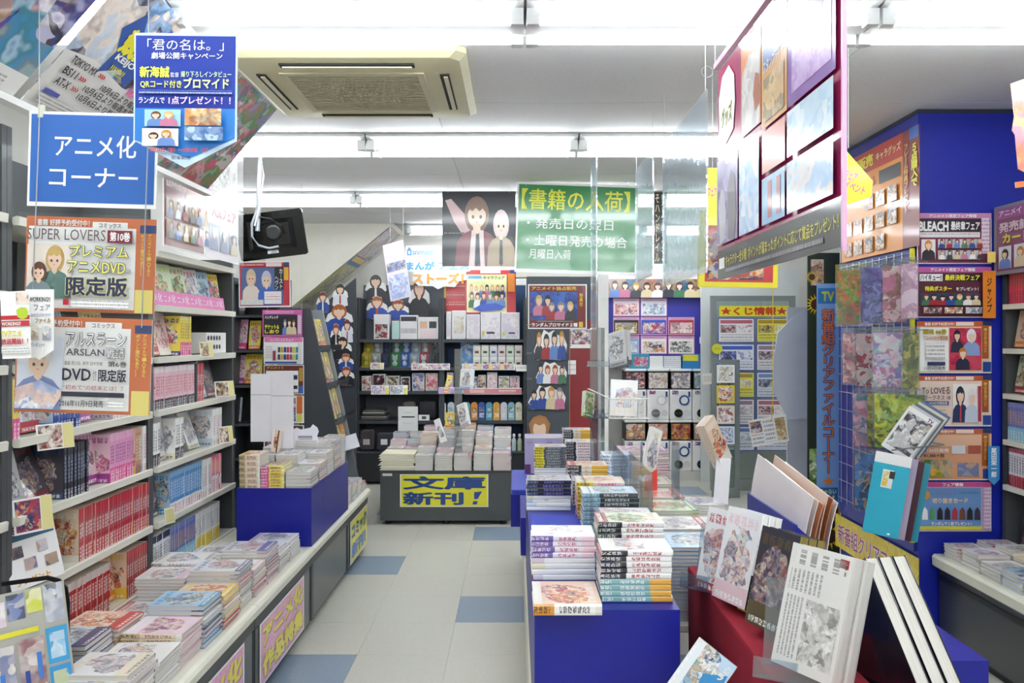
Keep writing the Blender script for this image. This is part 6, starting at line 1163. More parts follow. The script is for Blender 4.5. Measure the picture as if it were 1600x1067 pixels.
# ================================================================ HANGING POSTERS, RIGHT
BX = .72
hp = sheet('hanging_poster', 'very large glossy hanging poster with a pink border and black foot, upper right', 'poster', 1.10, .735, frame((BX, 2.335, 2.137), -90), ink('#e8dce8'), [
    ('r', .0, .0, 1, .86, mat('#b82a68', .2, 0, .8)), ('r', .0, .86, 1, 1, ink('#1f1e22')), ('t', 'キャラクター全８種  ポイントが溜まったポイントに応じて賞品をプレゼント！', .1, .895, .98, .945, ink('#e8e04a'), .01), ('r', .02, .90, .085, .95, PWHITE), ('r', .1, .955, .9, .975, fine('#1f1e22', '#b0b0b0', .02)),
    ('p', [(.02, .14), (.06, .05), (.14, .03), (.2, .1), (.21, .22), (.19, .34), (.1, .38), (.03, .34)], ink('#f4eef0')), ('t', 'グッズ', .05, .2, .18, .3, ink('#c8cc3a'), .06), ('t', 'グッズ', .055, .205, .175, .295, ink('#3a3a2a'), .0),
    ('r', .28, .02, .47, .42, ink('#d8843a')), ('p', [(.29, .16), (.36, .1), (.46, .12), (.46, .42), (.29, .42)], art('#e8e2da', '#c8c2c0', '#f2eeea', scale=6)), ('p', [(.40, .28), (.42, .2), (.455, .22), (.46, .34), (.42, .36)], ink('#b05a2a')),
    ('r', .48, .02, .68, .46, ink('#d89a50')), ('p', [(.49, .16), (.56, .08), (.64, .09), (.665, .2), (.5, .24)], ink('#3a5aa8')), ('t', 'スタンプラリー', .5, .2, .66, .25, PWHITE, .02), ('r', .5, .27, .66, .44, art('#e8c88a', '#d8b070', '#504030', scale=10)), ('r', .69, .02, .98, .46, mat('#9a6ac0', .2, 0, .8)), ('p', [(.82, .1), (.88, .06), (.93, .12), (.92, .2), (.875, .28), (.83, .2)], ink('#5a4448')), ('r', .72, .24, .96, .42, art('#a878cc', '#c8a0e0', '#9a6ac0', scale=22)),
    ('r', .02, .44, .26, .84, art('#8a78b0', '#b0a0cc', '#6a5a90', '#c8c0d8', scale=5)), ('p', [(.04, .66), (.07, .58), (.11, .6), (.13, .7), (.12, .82), (.06, .84)], ink('#c0bcc8')), ('p', [(.15, .6), (.19, .52), (.23, .56), (.25, .72), (.22, .84), (.16, .83)], ink('#6a6470')),
    ('r', .28, .46, .47, .84, art('#a8c8ec', '#c8dcf4', '#8ab4e4', '#f0f4fa', scale=5)), ('r', .5, .48, .68, .64, ink('#d87a6a')), ('r', .5, .66, .68, .84, ink('#8ab4dc')), ('r', .55, .68, .58, .82, ink('#b05a5a')), ('r', .62, .68, .65, .82, ink('#b05a5a')), ('r', .70, .48, .98, .64, art('#a8d0ec', '#e0ecf6', '#8ab8e0', scale=6)), ('r', .70, .66, .98, .84, art('#c8d8e8', '#90b8e0', '#e8d0b8', scale=8))], thick=.003)
q = link(bpy.data.objects.new('edge_strip', MB().box((.552, -.38, -.004), (.56, .40, .006)).mesh('edge_strip', mat('#d8a8c8', .3))), hp)
q = link(bpy.data.objects.new('top_bar', MB().box((-.57, .385, -.008), (.57, .405, .012)).mesh('top_bar', mat('#d8a8c8', .3))), hp)
rg = W(1105, 112, 2.93)
solo('split_ring', shift(ring(.019, .0215, -.001, .001), 0, 0), STEEL, 'steel split ring at the far corner of the large poster', 'ring', (0, 0, 0)).location = rg
for i, (y, lab) in enumerate(((2.93, 'far'), (1.82, 'near'))): hang_line(f'clear line at the {lab} end of the large poster', (BX, y, 2.53))
pocket = [(3.06, 3.95, 1.82, 2.50, 'nearest empty clear pocket sheet hanging beyond the large poster'), (4.25, 4.85, 1.90, 2.56, 'farther empty clear pocket sheet hanging before the green sign'), (5.0, 5.35, 1.62, CEIL - .01, 'long narrow clear strip hanging before the green sign')]
for i, (y0, y1, z0, z1, lab) in enumerate(pocket):
    x = [.72, .72, .50][i]
    r = thing('clear_pocket', lab, 'clear pocket', (x, (y0 + y1) / 2, z0))
    part('front_sheet', MB().box((x - .003, y0, z0), (x - .0022, y1, z1)), clear(fac=.14, rough=.1), r); part('rear_sheet', MB().box((x + .0022, y0, z0), (x + .003, y1, z1)), clear(fac=.14, rough=.1), r)
    part('weld_edge', MB().box((x - .003, y0 - .008, z0), (x + .003, y0 - .0005, z1)), clear('#f0f4f6', .3), r); part('weld_edge', MB().box((x - .003, y1 + .0005, z0), (x + .003, y1 + .008, z1)), clear('#f0f4f6', .3), r); part('weld_edge', MB().box((x - .003, y0, z0 - .008), (x + .003, y1, z0 - .0005)), clear('#f0f4f6', .3), r)
    if z1 < 2.7:
        for y in (y0 + .02, y1 - .02): hang_line(f'clear line at the {"near" if y < (y0 + y1) / 2 else "far"} corner of the {"nearest" if i == 0 else "farther"} empty pocket', (x, y, z1))
# yellow framed poster behind the large one
px_sheet('framed_poster', 'yellow framed poster with red edge partly behind the large hanging poster', 'poster', 1092, 330, 1216, 449, 4.0, mat('#efe02a', .35), [('r', .08, .04, .94, .93, ink('#c8303a')), ('r', .11, .06, .82, .9, art('#3a6ac0', '#e8e0d8', '#c04a3a', '#2a3050', '#e8b050', scale=9))], roll=-1, thick=.02)
a = W(1120, 330, 4.0); b = W(1190, 330, 4.0)
for p, l in ((a, 'left'), (b, 'right')): hang_line(f'clear {l} line of the yellow framed poster', (p[0], p[1] - .005, p[2] - .01))
px_sheet('yellow_tag', 'yellow pointed card with pink lettering between large and orange posters', 'card', 1300, 228, 1364, 328, 3.3, ink('#f0e43a'), [('t', 'フェア', .3, .40, .62, .54, ink('#e06aa0'), .04, -20), ('t', 'イベント', .3, .58, .82, .72, ink('#e06aa0'), .03, -20)], outline=[(0, 0), (.25, 0), (1, .55), (.95, .8), (.0, 1)])
px_sheet('yellow_tag', 'yellow card peeking out left of the large poster', 'card', 1104, 262, 1124, 352, 3.6, ink('#f0e43a'), [('t', 'フェア', .1, .35, .8, .5, ink('#e06aa0'), .04)])
for x, Z, py, l in ((1325, 3.3, 228, 'pointed yellow card'), (1113, 3.6, 262, 'narrow yellow card')):
    p = W(x, py + 4, Z); hang_line(f'clear line above the {l}', (p[0], p[1] - .003, p[2] + .002))
# orange poster on the blue column
sheet('autumn_poster', 'orange hanging poster with rows of small pictures on the blue column side', 'poster', .99, .62, frame((2.06, 4.64, 2.345), -90), ink('#8a2a24'), [('r', .0, .0, .82, 1, ink('#e8922a')), ('r', .0, .0, .82, .2, ink('#c03a2a')), ('t', '好評販売', .06, .04, .46, .16, ink('#f0e02a'), .05), ('t', 'キャラグッズ', .5, .06, .8, .14, ink('#f0d8a0'), .03), ('t', 'ファイル', .3, .26, .5, .36, ink('#d8503a'), .05), ('r', .54, .24, .8, .36, ink('#28242a')), ('r', .90, .0, 1, .1, ink('#3a6ac0')), ('v', '５点購入で', .92, .14, .99, .5, ink('#e8e02a'), .05), ('v', 'フレーム特典プレゼント', .84, .12, .89, .7, ink('#e8a83a'), .03)] + [('r', .06 + .15 * i, .42 + .2 * j, .17 + .15 * i, .56 + .2 * j, art(['#3a4a80', '#b0c8e8', '#d86a5a', '#f0e8e0', '#5a4a50'][(i + j) % 5], '#f0e0d0', '#4a3a44', '#e8a050', scale=20)) for i in range(5) for j in range(3) if (i, j) not in ((0, 0), (1, 0), (4, 2))])
# ================================================================ BLUE COLUMN: FILES RACK AND POSTERS
PZ = 4.21
def col_poster(y0, y1, lab, bg, els, x0=1433, x1=1549):
    px_sheet('fair_poster', lab, 'poster', x0, y0, x1, y1, PZ, PWHITE, [('r', .01, .015, .99, .985, bg)] + els)
MAR = ink('#7a3050'); 
col_poster(333, 412, 'maroon fair poster with a bold roman title, top of the blue column', MAR, [('r', .0, .0, 1, .10, ink('#c88ab8')), ('t', 'アニメイト限定フェア情報', .16, .02, .8, .09, PWHITE, .02), ('r', .03, .12, .85, .36, ink('#26222a')), ('t', 'BLEACH', .02, .16, .42, .36, PWHITE, .05), ('t', '最終章フェア', .45, .16, .84, .34, PWHITE, .03), ('r', .03, .38, .84, .48, PWHITE), ('r', .05, .40, .82, .46, fine('#f2f0ee', '#7a3050', .014)), ('r', .86, .1, .97, .8, fine('#e8d8e4', '#9a5a8a', .02)), ('r', .05, .52, .24, .92, ink('#f0ece8')), *figure(.05, .53, .24, .92, '#d88a3a', cloth='#26242c')] + [('r', .27 + .095 * i, .52 + .22 * j, .355 + .095 * i, .70 + .22 * j, ink(['#e8e0e4', '#d8c8c0', '#c8d0e0'][(i + j) % 3])) for i in range(6) for j in range(2)] + sum([figure(.27 + .095 * i, .52 + .22 * j, .355 + .095 * i, .70 + .22 * j, HAIR[(i * 3 + j * 5) % 8], cloth=CLOTH[(i * 2 + j) % 8]) for i in range(6) for j in range(2)], []) + [('r', .88, .78, .99, .99, ink('#e8cc6a'))])
col_poster(417, 496, 'dark maroon fair poster with black comic strips, second on the blue column', ink('#5a2a3a'), [('r', .0, .0, 1, .11, ink('#c05a98')), ('t', 'アニメイト限定フェア情報', .18, .02, .78, .09, PWHITE, .02), ('r', .03, .14, .34, .28, PWHITE), ('t', 'ハイキュー!!', .04, .15, .33, .27, ink('#202026'), .03), ('r', .35, .14, .85, .28, ink('#201c22')), ('t', '最終決戦フェア', .37, .15, .84, .27, ink('#f0e03a'), .03), ('t', '特典ポスター', .1, .38, .46, .48, ink('#f0e03a'), .04), ('t', 'をプレゼント！', .52, .40, .82, .47, PWHITE, .02), ('r', .04, .52, .84, .76, ink('#3a4a60')), *figures(7, .05, .53, .83, .76, 31), ('r', .06, .80, .3, .92, art('#f0e8e4', '#3a3a44', '#c06a5a', scale=20)), ('r', .34, .80, .58, .92, art('#a03a2a', '#f0e0c8', '#3a3a44', scale=20)), ('r', .62, .80, .84, .92, art('#e8e4e4', '#5a6a80', scale=20)), ('r', .88, .8, .99, .98, ink('#3a62b8'))])
OB = [('r', .0, .0, 1, .10, ink('#c8622e')), ('t', '書籍 好評予約受付中！', .1, .02, .5, .085, PWHITE, .02), ('r', .52, .015, .76, .085, ink('#f0dcd0')), ('r', .87, .1, .96, .72, ink('#a8582a')), ('v', '購入するとポイント', .89, .13, .94, .6, ink('#e8c05a'), .02), ('r', .88, .0, 1, .08, ink('#24386e')), ('r', .88, .78, .99, .97, ink('#2c4a98'))]
col_poster(502, 583, 'cream book poster with a crimson group picture, third on the blue column', ink('#e8c8ae'), [('r', .03, .12, .42, .96, PWHITE)] + OB + [('r', .43, .13, .86, .94, art('#a82a48', '#c84a60', '#d82f58', '#8a2038', scale=14)), *figure(.44, .16, .62, .6, '#2a2a34', cloth='#303048'), *figure(.60, .14, .84, .66, '#e8e8f0', cloth='#8aa0d0'), *figure(.5, .5, .7, .93, '#c87a3a', cloth='#2a2a44'), ('t', '銀魂 66巻', .06, .15, .38, .25, ink('#b8a02a'), .05), ('t', 'アニメDVD付限定版', .06, .28, .4, .36, ink('#c87a3a'), .03), ('r', .1, .42, .36, .72, fine('#f2f0ee', '#5a4a54', .02)), ('r', .12, .78, .36, .85, ink('#3a3a6a')), ('t', '11月4日発売', .08, .87, .36, .94, ink('#4a3a40'), .01)])
col_poster(587, 666, 'pale pink book poster with a schoolgirl coloured picture, fourth on the blue column', ink('#ecd4c8'), OB + [('t', 'To LOVEる', .06, .22, .44, .36, ink('#5a3a4a'), .01), ('t', 'ダークネス 18', .08, .38, .44, .48, ink('#5a3a4a'), .01), ('r', .05, .50, .42, .58, ink('#4a5a8a')), ('t', 'アニメDVD付限定版', .07, .51, .4, .57, PWHITE, .01), ('r', .15, .63, .38, .69, fine('#ecd4c8', '#6a4a50', .02)), ('t', '12月2日発売', .1, .74, .4, .84, ink('#6a4a50'), .0), ('r', .47, .16, .84, .92, ink('#f4ece6')), *figure(.46, .2, .68, .92, '#2a2c40', cloth='#2f3a60', tie='#c84a50'), *figure(.62, .24, .82, .92, '#e8e4ea', cloth='#c8d0e0'), ('r', .80, .2, .845, .9, ink('#b03a4a'))])
col_poster(670, 750, 'peach product poster with garden photographs, fifth on the blue column', ink('#dca07c'), OB + [('r', .05, .12, .86, .34, ink('#e8b898')), ('t', '1月20日発売', .06, .38, .42, .46, ink('#f2f0ee'), .02), ('t', '¥1,380＋税', .08, .48, .36, .56, ink('#5a3a2a'), .02), ('r', .46, .32, .64, .48, ink('#d8d8e0')), ('r', .68, .32, .85, .48, ink('#b05a4a')), ('r', .04, .60, .46, .94, art('#7a7a80', '#4a8a3a', '#e8b03a', '#a0a0a8', '#3a5a34', scale=9)), ('r', .54, .66, .82, .92, art('#5a6a98', '#8a94b8', '#c89a70', scale=10))])
col_poster(753, 830, 'magenta headed poster with a row of small figures, lowest on the blue column', ink('#c0a8c4'), [('r', .0, .0, 1, .1, ink('#c0508c')), ('t', 'フェア情報', .34, .015, .62, .09, PWHITE, .02), ('r', .02, .12, .86, .94, ink('#6a94cc')), ('p', [(.05, .22), (.1, .14), (.16, .2), (.18, .3), (.12, .36), (.06, .32)], ink('#d8983a')), ('t', '切り抜きカード', .2, .32, .68, .43, ink('#f0d0a0'), .04), ('r', .24, .18, .52, .24, fine('#6a94cc', '#c04a5a', .02)), ('r', .56, .16, .84, .26, fine('#6a94cc', '#3a7a6a', .02))] + [('p', [(.06 + .1 * i, .76), (.065 + .1 * i, .58), (.10 + .1 * i, .5), (.135 + .1 * i, .58), (.14 + .1 * i, .76)], ink(['#f0f0f0', '#5a9a6a', '#26242c', '#302c38', '#b03a4a', '#7a4a3a', '#26242c', '#3a3448'][i])) for i in range(8)] + [('t', 'ランダムで１枚プレゼント！', .18, .80, .72, .88, PWHITE, .02), ('r', .02, .89, .86, .96, ink('#d8d23a')), ('r', .88, .12, .98, .96, fine('#d8c4dc', '#8a5a90', .02))])
px_sheet('index_tab', 'orange tab with vertical black lettering beside the second column poster', 'tab', 1536, 423, 1556, 497, PZ - .03, ink('#e0842a'), [('v', 'ジャンプ', .3, .15, .7, .88, ink('#26221c'), .03)])
px_sheet('index_tab', 'sky blue tab with white lettering beside the fifth column poster', 'tab', 1544, 697, 1562, 758, PZ - .03, ink('#3a90d0'), [('v', '尾田栄一郎', .25, .05, .75, .8, PWHITE, .03)], outline=[(0, 0), (1, 0), (1, .85), (.5, 1), (0, .85)])
# clear files rack on the left face of the column
rk2 = thing('wire_rack', 'wire grid rack of clear files on the blue column side', 'rack', (2.05, 4.7, .5))
WR = mat('#c8ccd0', .3, .6)
for i in range(11): part('grid_wire', MB().tube([(2.072, 4.27 + i * .09, .52), (2.072, 4.27 + i * .09, 2.02)], .002, 5), WR, rk2)
for i in range(14): part('grid_wire', MB().tube([(2.068, 4.25, .55 + i * .112), (2.068, 5.2, .55 + i * .112)], .002, 5), WR, rk2)
part('mount_board', MB().box((2.076, 4.24, .45), (2.0895, 5.215, 2.04)), mat('#1c2c90', .4, coat=.3), rk2)
part('edge_strip', MB().box((2.055, 4.222, .5), (2.075, 4.238, 2.03)), mat('#d8d02a', .4), rk2)
CF = [art('#4a8a4a', '#7ab86a', '#d86a5a', '#8a5a4a', '#3a6a3a', scale=10), art('#3a3a6a', '#6a5ab0', '#8a9ad0', '#24243c', scale=10), art('#e8c8d0', '#c87a9a', '#8a6a5a', '#f0e4e8', scale=10), art('#d8a8c0', '#e8d0dc', '#a06a90', scale=10), art('#a83a58', '#f0e0e4', '#e8a0a8', '#5a3a4a', scale=12), art('#e8e0e4', '#a8384a', '#6a5a68', '#f4f0f2', scale=14), art('#d8c8dc', '#8ac0b8', '#c878a0', '#6a7ac0', '#f0e8ec', scale=14), art('#c06a90', '#e89ab8', '#4a8aa0', '#f0c8d8', scale=12), art('#3a4a4a', '#7a8a4a', '#c8c06a', '#24302c', scale=10), art('#8ac04a', '#d8d83a', '#4a6a34', '#c8e08a', scale=10), art('#3a78c8', '#5a98dc', '#20242c', '#d8b890', scale=9)]
def clear_file(px0, py0, px1, py1, Z, m, lab, yaw=-42, roll=0, header=True):
    Z = 1.955 * F / ((px0 + px1) / 2 - CX); k = Z / F; w_ = (px1 - px0) * k * 1.2; h_ = (py1 - py0) * k
    o = sheet('clear_file', lab, 'clear file', w_, h_, frame(W((px0 + px1) / 2, (py0 + py1) / 2, Z), yaw, 0, roll), clear('#eef2f4', .12), [('r', .05, .1, .95, .97, m, 'printed_file')], thick=.003, group=None)
    hx, hy, hz = W((px0 + px1) / 2, py0 + 5, Z)
    part('hook', MB().tube([(hx - .015, hy - .012, hz + .004), (hx + .02, hy + .008, hz), (2.074, min(5.2, hy + .06), hz)], .003, 5), STEEL, rk2, (2.05, 4.7, .5))
    link(bpy.data.objects.new('wrapper', MB().box((-w_ / 2, -h_ / 2, .004), (w_ / 2, h_ / 2, .0045)).mesh('wrapper', clear('#ffffff', .02, .1))), o)
    return o
for a, b, c, d, Z, i, lab, yw in [(a + 13 if a < 1330 else a + 6, b, c + 10, d, Z, i, lab, yw) for a, b, c, d, Z, i, lab, yw in ((1298, 412, 1346, 510, 4.85, 0, 'green floral clear file at the upper left of the wire rack', -35), (1342, 408, 1380, 508, 4.72, 1, 'dark violet clear file in the top row of the wire rack', -38), (1375, 405, 1404, 506, 4.55, 2, 'rosy clear file in the top row of the wire rack', -45), (1402, 402, 1424, 500, 4.4, 3, 'pink clear file edge at the right of the top row', -62),
        (1306, 512, 1338, 602, 4.9, 4, 'crimson pattern clear file in the second row', -35), (1334, 512, 1364, 606, 4.78, 5, 'red lettered white clear file in the second row', -38), (1362, 510, 1402, 608, 4.62, 6, 'pastel group clear file in the second row', -35), (1404, 510, 1426, 610, 4.42, 8, 'dark gold clear file edge in the second row', -62),
        (1322, 606, 1352, 700, 4.9, 7, 'pink striped clear file in the third row', -35), (1350, 606, 1368, 700, 4.78, 8, 'dark green slim clear file in the third row', -50), (1366, 606, 1428, 704, 4.55, 9, 'bright green leafy clear file in the third row', -30), (1326, 700, 1372, 800, 4.75, 10, 'sky blue clear file with dark suit shapes in the lowest row', -32))]:
    clear_file(a, b, c, d, Z, CF[i], lab, yw)
# fan of files sticking out
for i in range(5):
    px_sheet('fan_file', ('white clear file with black suited shapes, front of the tilted fan' if i == 0 else f'{rowname[i]} file from the front in the tilted fan'), 'clear file', 1397 + i * 5, 640 - i * 2, 1444 + i * 5, 716 - i * 2, 4.0 + .012 * i, [PWHITE, ink('#c8ccd4'), ink('#6a6e78'), ink('#dcd8c8'), ink('#5a7098')][i], [('r', .08, .1, .92, .9, art('#f2f0ee', '#20222c', '#5a5a68', '#f6f4f2', '#d8c8b8', scale=12)), ('t', 'TV', .7, .02, .9, .1, ink('#8a4a9a'), .04)] if i == 0 else [], yaw=-20, roll=-33, thick=.002)
# cyan envelopes
for i in range(4):
    lab = ['cyan envelope pack with white header and picture label, front of the bunch', 'grey lilac envelope behind the cyan pack', 'dark maroon envelope behind the cyan pack', 'deep turquoise envelope at the back of the bunch'][i]
    o = px_sheet('envelope_pack', lab, 'envelope', 1360 + i * 13, 708 + i * 4, 1412 + i * 10, 838 + i * 2, 3.9 + i * .02, [mat('#3fb8d4', .25, 0, .6), mat('#b8aac4', .3, 0, .4), mat('#4a2030', .3, 0, .4), mat('#2a90a8', .3, 0, .4)][i], [('r', 0, 0, 1, .13, PWHITE), ('r', .28, .2, .58, .42, PWHITE), ('r', .3, .22, .45, .4, art('#d8e8a0', '#e8c84a', '#f4f4f0', scale=30)), ('r', .47, .21, .62, .3, ink('#3a3a34'))] if i == 0 else [], yaw=-24, roll=-9, thick=.003)
hk = W(1395, 702, 3.92)
solo('rack_hook', MB().tube([(hk[0] - .02, hk[1] - .03, hk[2]), (hk[0] + .3, hk[1] + .1, hk[2] + .01), (2.08, 4.26, hk[2] + .01)], .004, 6), STEEL, 'long steel hook carrying the cyan envelopes', 'hook', hk)
hk2 = W(1432, 650, 4.02)
solo('rack_hook', MB().tube([(hk2[0] - .03, hk2[1] - .03, hk2[2]), (hk2[0] + .05, hk2[1] + .1, hk2[2]), (2.08, 4.28, hk2[2])], .004, 6), STEEL, 'steel hook carrying the tilted fan of files', 'hook', hk2)
sheet('column_sign', 'long yellow sign with maroon lettering along the foot of the column', 'sign', 1.08, .205, frame((2.074, 4.73, .325), -90), art('#e8d02a', '#e0b81e', '#f0dc4a', '#e8c83a', scale=8), [('t', '新番組クリアファイル', .04, .24, .97, .84, ink('#f8eef0'), .07), ('t', '新番組クリアファイル', .045, .25, .965, .83, ink('#a83a6a'), .015)], thick=.006)
# vertical banner with sunflowers
Zv = 5.42
bd = px_sheet('sunflower_board', 'dark board printed with sunflowers behind the vertical banner', 'board', 1262, 395, 1312, 905, Zv + .02, mat('#26301f', .5), [('r', .1, .02, .5, .1, art('#e8d8c8', '#c8a070', '#4a3a40', scale=14)), ('r', .05, .6, .35, .9, art('#4a7a3a', '#8ab84a', '#e8e4d0', '#2a4a24', scale=10))], thick=.01)
k = Zv / F
def sunflower(px, py, r, n=16):
    cx_, cy_ = (px - 1287) * k, (650 - py) * k; R0, R1 = r * k * .5, r * k
    pts = []
    for i in range(n):
        a0 = 2 * PI * i / n; pts += [(cx_ + R0 * math.cos(a0), cy_ + R0 * math.sin(a0)), (cx_ + R1 * math.cos(a0 + PI / n), cy_ + R1 * math.sin(a0 + PI / n))]
    o = link(bpy.data.objects.new('sunflower_petals', MB().add([(x, y, .0035) for x, y in pts], [tuple(range(len(pts)))]).mesh('sunflower_petals', ink('#e8c41e'))), bd)
    link(bpy.data.objects.new('sunflower_centre', MB().add([(cx_ + R0 * 1.05 * math.cos(2 * PI * i / 14), cy_ + R0 * 1.05 * math.sin(2 * PI * i / 14), .0045) for i in range(14)], [tuple(range(14))]).mesh('sunflower_centre', ink('#4a2e16'))), o)
for px, py, r in ((1275, 475, 17), (1268, 432, 10), (1282, 772, 24), (1300, 798, 18), (1296, 838, 22), (1272, 868, 14), (1304, 878, 16)): sunflower(px, py, r)
px_sheet('vertical_banner', 'tall light blue banner with orange vertical lettering and TV badges', 'banner', 1276, 443, 1311, 793, Zv - .02, ink('#8ab4e6'), [('r', .06, .02, .94, .09, ink('#3a80c0')), ('t', 'TV', .22, .035, .78, .08, ink('#d8d84a'), .05), ('v', '新番組クリアファイルコーナー', .2, .11, .84, .85, ink('#3a50a0'), .08), ('v', '新番組クリアファイルコーナー', .22, .112, .82, .848, ink('#e8803a'), .02), ('t', '★', .26, .86, .78, .90, ink('#f08a2a'), .04), ('r', .08, .91, .94, .995, ink('#2f6fb0')), ('t', 'きゃらい', .14, .917, .88, .94, ink('#e8e86a'), .04), ('t', 'TV', .24, .945, .8, .985, ink('#d8e05a'), .06)])
# ================================================================ RIGHT COUNTER AND SHELVES
rc = thing('display_counter', 'low dark counter with cream edge along the right wall', 'counter', (2.4, 3.4, 0))
part('body', MB().box((2.19, 1.8, .05), (2.9, 4.2, .385)), mat('#34373a', .35, coat=.3), rc); part('kick_plate', MB().box((2.22, 1.82, 0), (2.88, 4.19, .05)), DARK, rc)
part('top', MB().prism([(2.9, .385), (2.165, .385), (2.153, .395), (2.151, .437), (2.162, .45), (2.9, .45)], 1.8, 4.2, 'y'), CREAM, rc)
part('groove_strip', MB().box((2.183, 1.8, .32), (2.1895, 4.2, .345)), BLACK, rc)
rs_ = thing('bookcase', 'grey metal bookcase on the right wall beyond the counter', 'bookcase', (2.68, 3.6, .45))
RX = 2.5
part('back_panel', MB().box((2.84, 2.6, .4506), (2.87, 4.2, 2.0)), mat('#6a6c6c', .6), rs_)
for y in (4.165, 3.2, 2.6): part('upright', MB().box((RX + .012, y, .4506), (2.839, y + .03, 2.0)), UPR, rs_)
RZ = [.815, 1.045, 1.28, 1.51, 1.735]
for z in RZ: 
    for y0, y1 in ((3.231, 4.164), (2.631, 3.199)): part('shelf', MB().box((RX - .005, y0, z - .026), (2.839, y1, z)), LIP, rs_)
def rrun(y0, y1, z, sp, cv, desc, t=.021, h=.19):
    y = y1
    while y - t >= y0:
        M = Matrix.Translation((RX + .01 + .075, y - t, z + h / 2 + .0006)) @ rotm((0, 0, 1), (1, 0, 0), (0, 1, 0))
        book('manga_volume', desc, h, .15, t, M, cv, sp, desc); y -= t + .0006
def rface(y, z, cv, desc, h=.19, wd=.14):
    M = Matrix.Translation((RX + .06, y, z + .004)) @ Matrix.Rotation(math.radians(10), 4, 'Y') @ Matrix.Translation((0, 0, h / 2)) @ rotm((0, 0, 1), (0, 1, 0), (-1, 0, 0))
    book('display_comic', desc, h, wd, .016, M, cv, None)
rrun(3.98, 4.14, RZ[4], spine('#c83a4a', '#e8e0d8', '#3a3a40', '#d8305a', .4, .2), 'warm', 'multicoloured spined comic on the top right shelf'); rface(3.9, RZ[4], 'cool', 'blue comic facing out on the top right shelf')
rface(4.08, RZ[3], 'warm', 'red figured comic facing out on the second right shelf'); rrun(3.84, 4.0, RZ[3], BLK, 'dark', 'black spined comic on the second right shelf')
rface(4.08, RZ[2], 'green', 'dark green comic facing out on the third right shelf'); rrun(3.84, 4.0, RZ[2], BW, 'grey', 'grey spined comic on the third right shelf')
rrun(3.8, 4.15, RZ[1], VIO, 'cool', 'violet spined comic with yellow foot on the fourth right shelf')
rrun(3.8, 4.14, RZ[0], spine('#d8d4dc', '#c03a48', '#503848', '#b82a3a', .3, .1), 'white', 'white spined comic with red foot on the fifth right shelf')
rface(4.06, .45, 'dark', 'maroon comic facing out above the right counter piles', .21, .15); rface(3.86, .45, 'yellow', 'yellow comic facing out above the right counter piles', .21, .15)
sheet('header_poster', 'grey framed maroon header poster over the right bookcase', 'poster', .75, .35, frame((2.47, 3.82, 2.06), -90), mat('#8a8c90', .4), [('r', .03, .05, .97, .95, ink('#8a4468')), ('r', .03, .05, .97, .2, ink('#a85a90')), ('t', 'アニメイト限定フェア', .06, .07, .7, .17, PWHITE, .02), ('t', '発売記念', .06, .25, .5, .4, ink('#f0d8e0'), .03), ('t', 'カード', .1, .42, .4, .56, ink('#e8d83a'), .05)] + [('r', .06 + .17 * i, .60, .2 + .17 * i, .92, ink('#e8e4ec')) for i in range(5)] + figures(5, .05, .61, .90, .92, 33, .8), thick=.02)
px_sheet('paper_streamer', 'yellow and pink paper streamer at the upper right edge', 'streamer', 1579, 122, 1640, 270, 3.3, art('#d8a850', '#d88070', '#c890a0', '#e0c070', scale=7, dist=.6), outline=[(.0, .06), (.4, .0), (1, .02), (1, 1), (.6, .97), (.4, 1), (.2, .96), (.12, .6), (.04, .55), (.1, .4)], thick=.004)
p = W(1600, 124, 3.3); hang_line('clear line above the yellow and pink streamer', (p[0], p[1] - .004, p[2]))
px_sheet('paper_strip', 'short white and orange strip below the streamer', 'strip', 1586, 281, 1640, 290, 3.3, PWHITE, [('r', 0, 0, .35, 1, ink('#d87a4a'))], roll=8)
p = W(1610, 284, 3.31); hang_line('clear line to the short strip below the streamer', (p[0] + .02, p[1], p[2]))
for i in range(6):
    for j in range(2):
        yy = 4.08 - i * .165; x = 2.265 + j * .165
        stack('stacked_comic', f'{rowname[i]} pile from the blue column, {"aisle" if j == 0 else "wall"} side, right counter', x, yy, .451, (4, 5, 4, 5, 4, 4)[i] + j, .15, .155, .0165, cvk[(i * 2 + j * 5) % 10], WSP, 90, .003, 1.5, adj='comic')
# ================================================================ RED CLOTH DISPLAY IN THE FOREGROUND
RT = .80
rt = thing('display_table', 'display table draped in deep red cloth in the right foreground', 'table', (.75, 2.05, 0))
part('table_block', MB().box((.60, 1.32, .02), (.77, 2.70, RT - .008)), mat('#5a4a40', .7), rt)
cl = MB(); n = 40; vs = []; 
RC = NT('red_cloth'); RC.coords(); RC.bsdf(RC.mix(RC.noise(RC.obj, 6, 3), '#8e1226', '#a81a30'), .85, bump=RC.noise(RC.obj, 500, 2), bs=.2, bd=.002); RC = RC.m
per = []
def edge(a, b, m): return [(a[0] + (b[0] - a[0]) * i / m, a[1] + (b[1] - a[1]) * i / m) for i in range(m)]
loop = edge((.58, 1.3), (.79, 1.3), 10) + edge((.79, 1.3), (.79, 2.73), 30) + edge((.79, 2.73), (.58, 2.73), 10) + edge((.58, 2.73), (.58, 1.3), 36)
cxm, cym = .685, 2.015; L_ = len(loop); rings = []
for z, f in ((RT, .985), (RT - .004, 1.0), (RT - .02, 1.004), (RT - .2, 1.008), (RT - .45, 1.012), (.06, 1.016)):
    amp = max(0, (RT - .02 - z)) * .02
    rings.append([(cxm + (x - cxm) * f + (math.sin(i * .9) * amp if x < .59 else 0), cym + (y - cym) * (1 + (f - 1) * .3) + (math.sin(i * .9) * amp if y < 1.31 or y > 2.72 else 0), z) for i, (x, y) in enumerate(loop)])
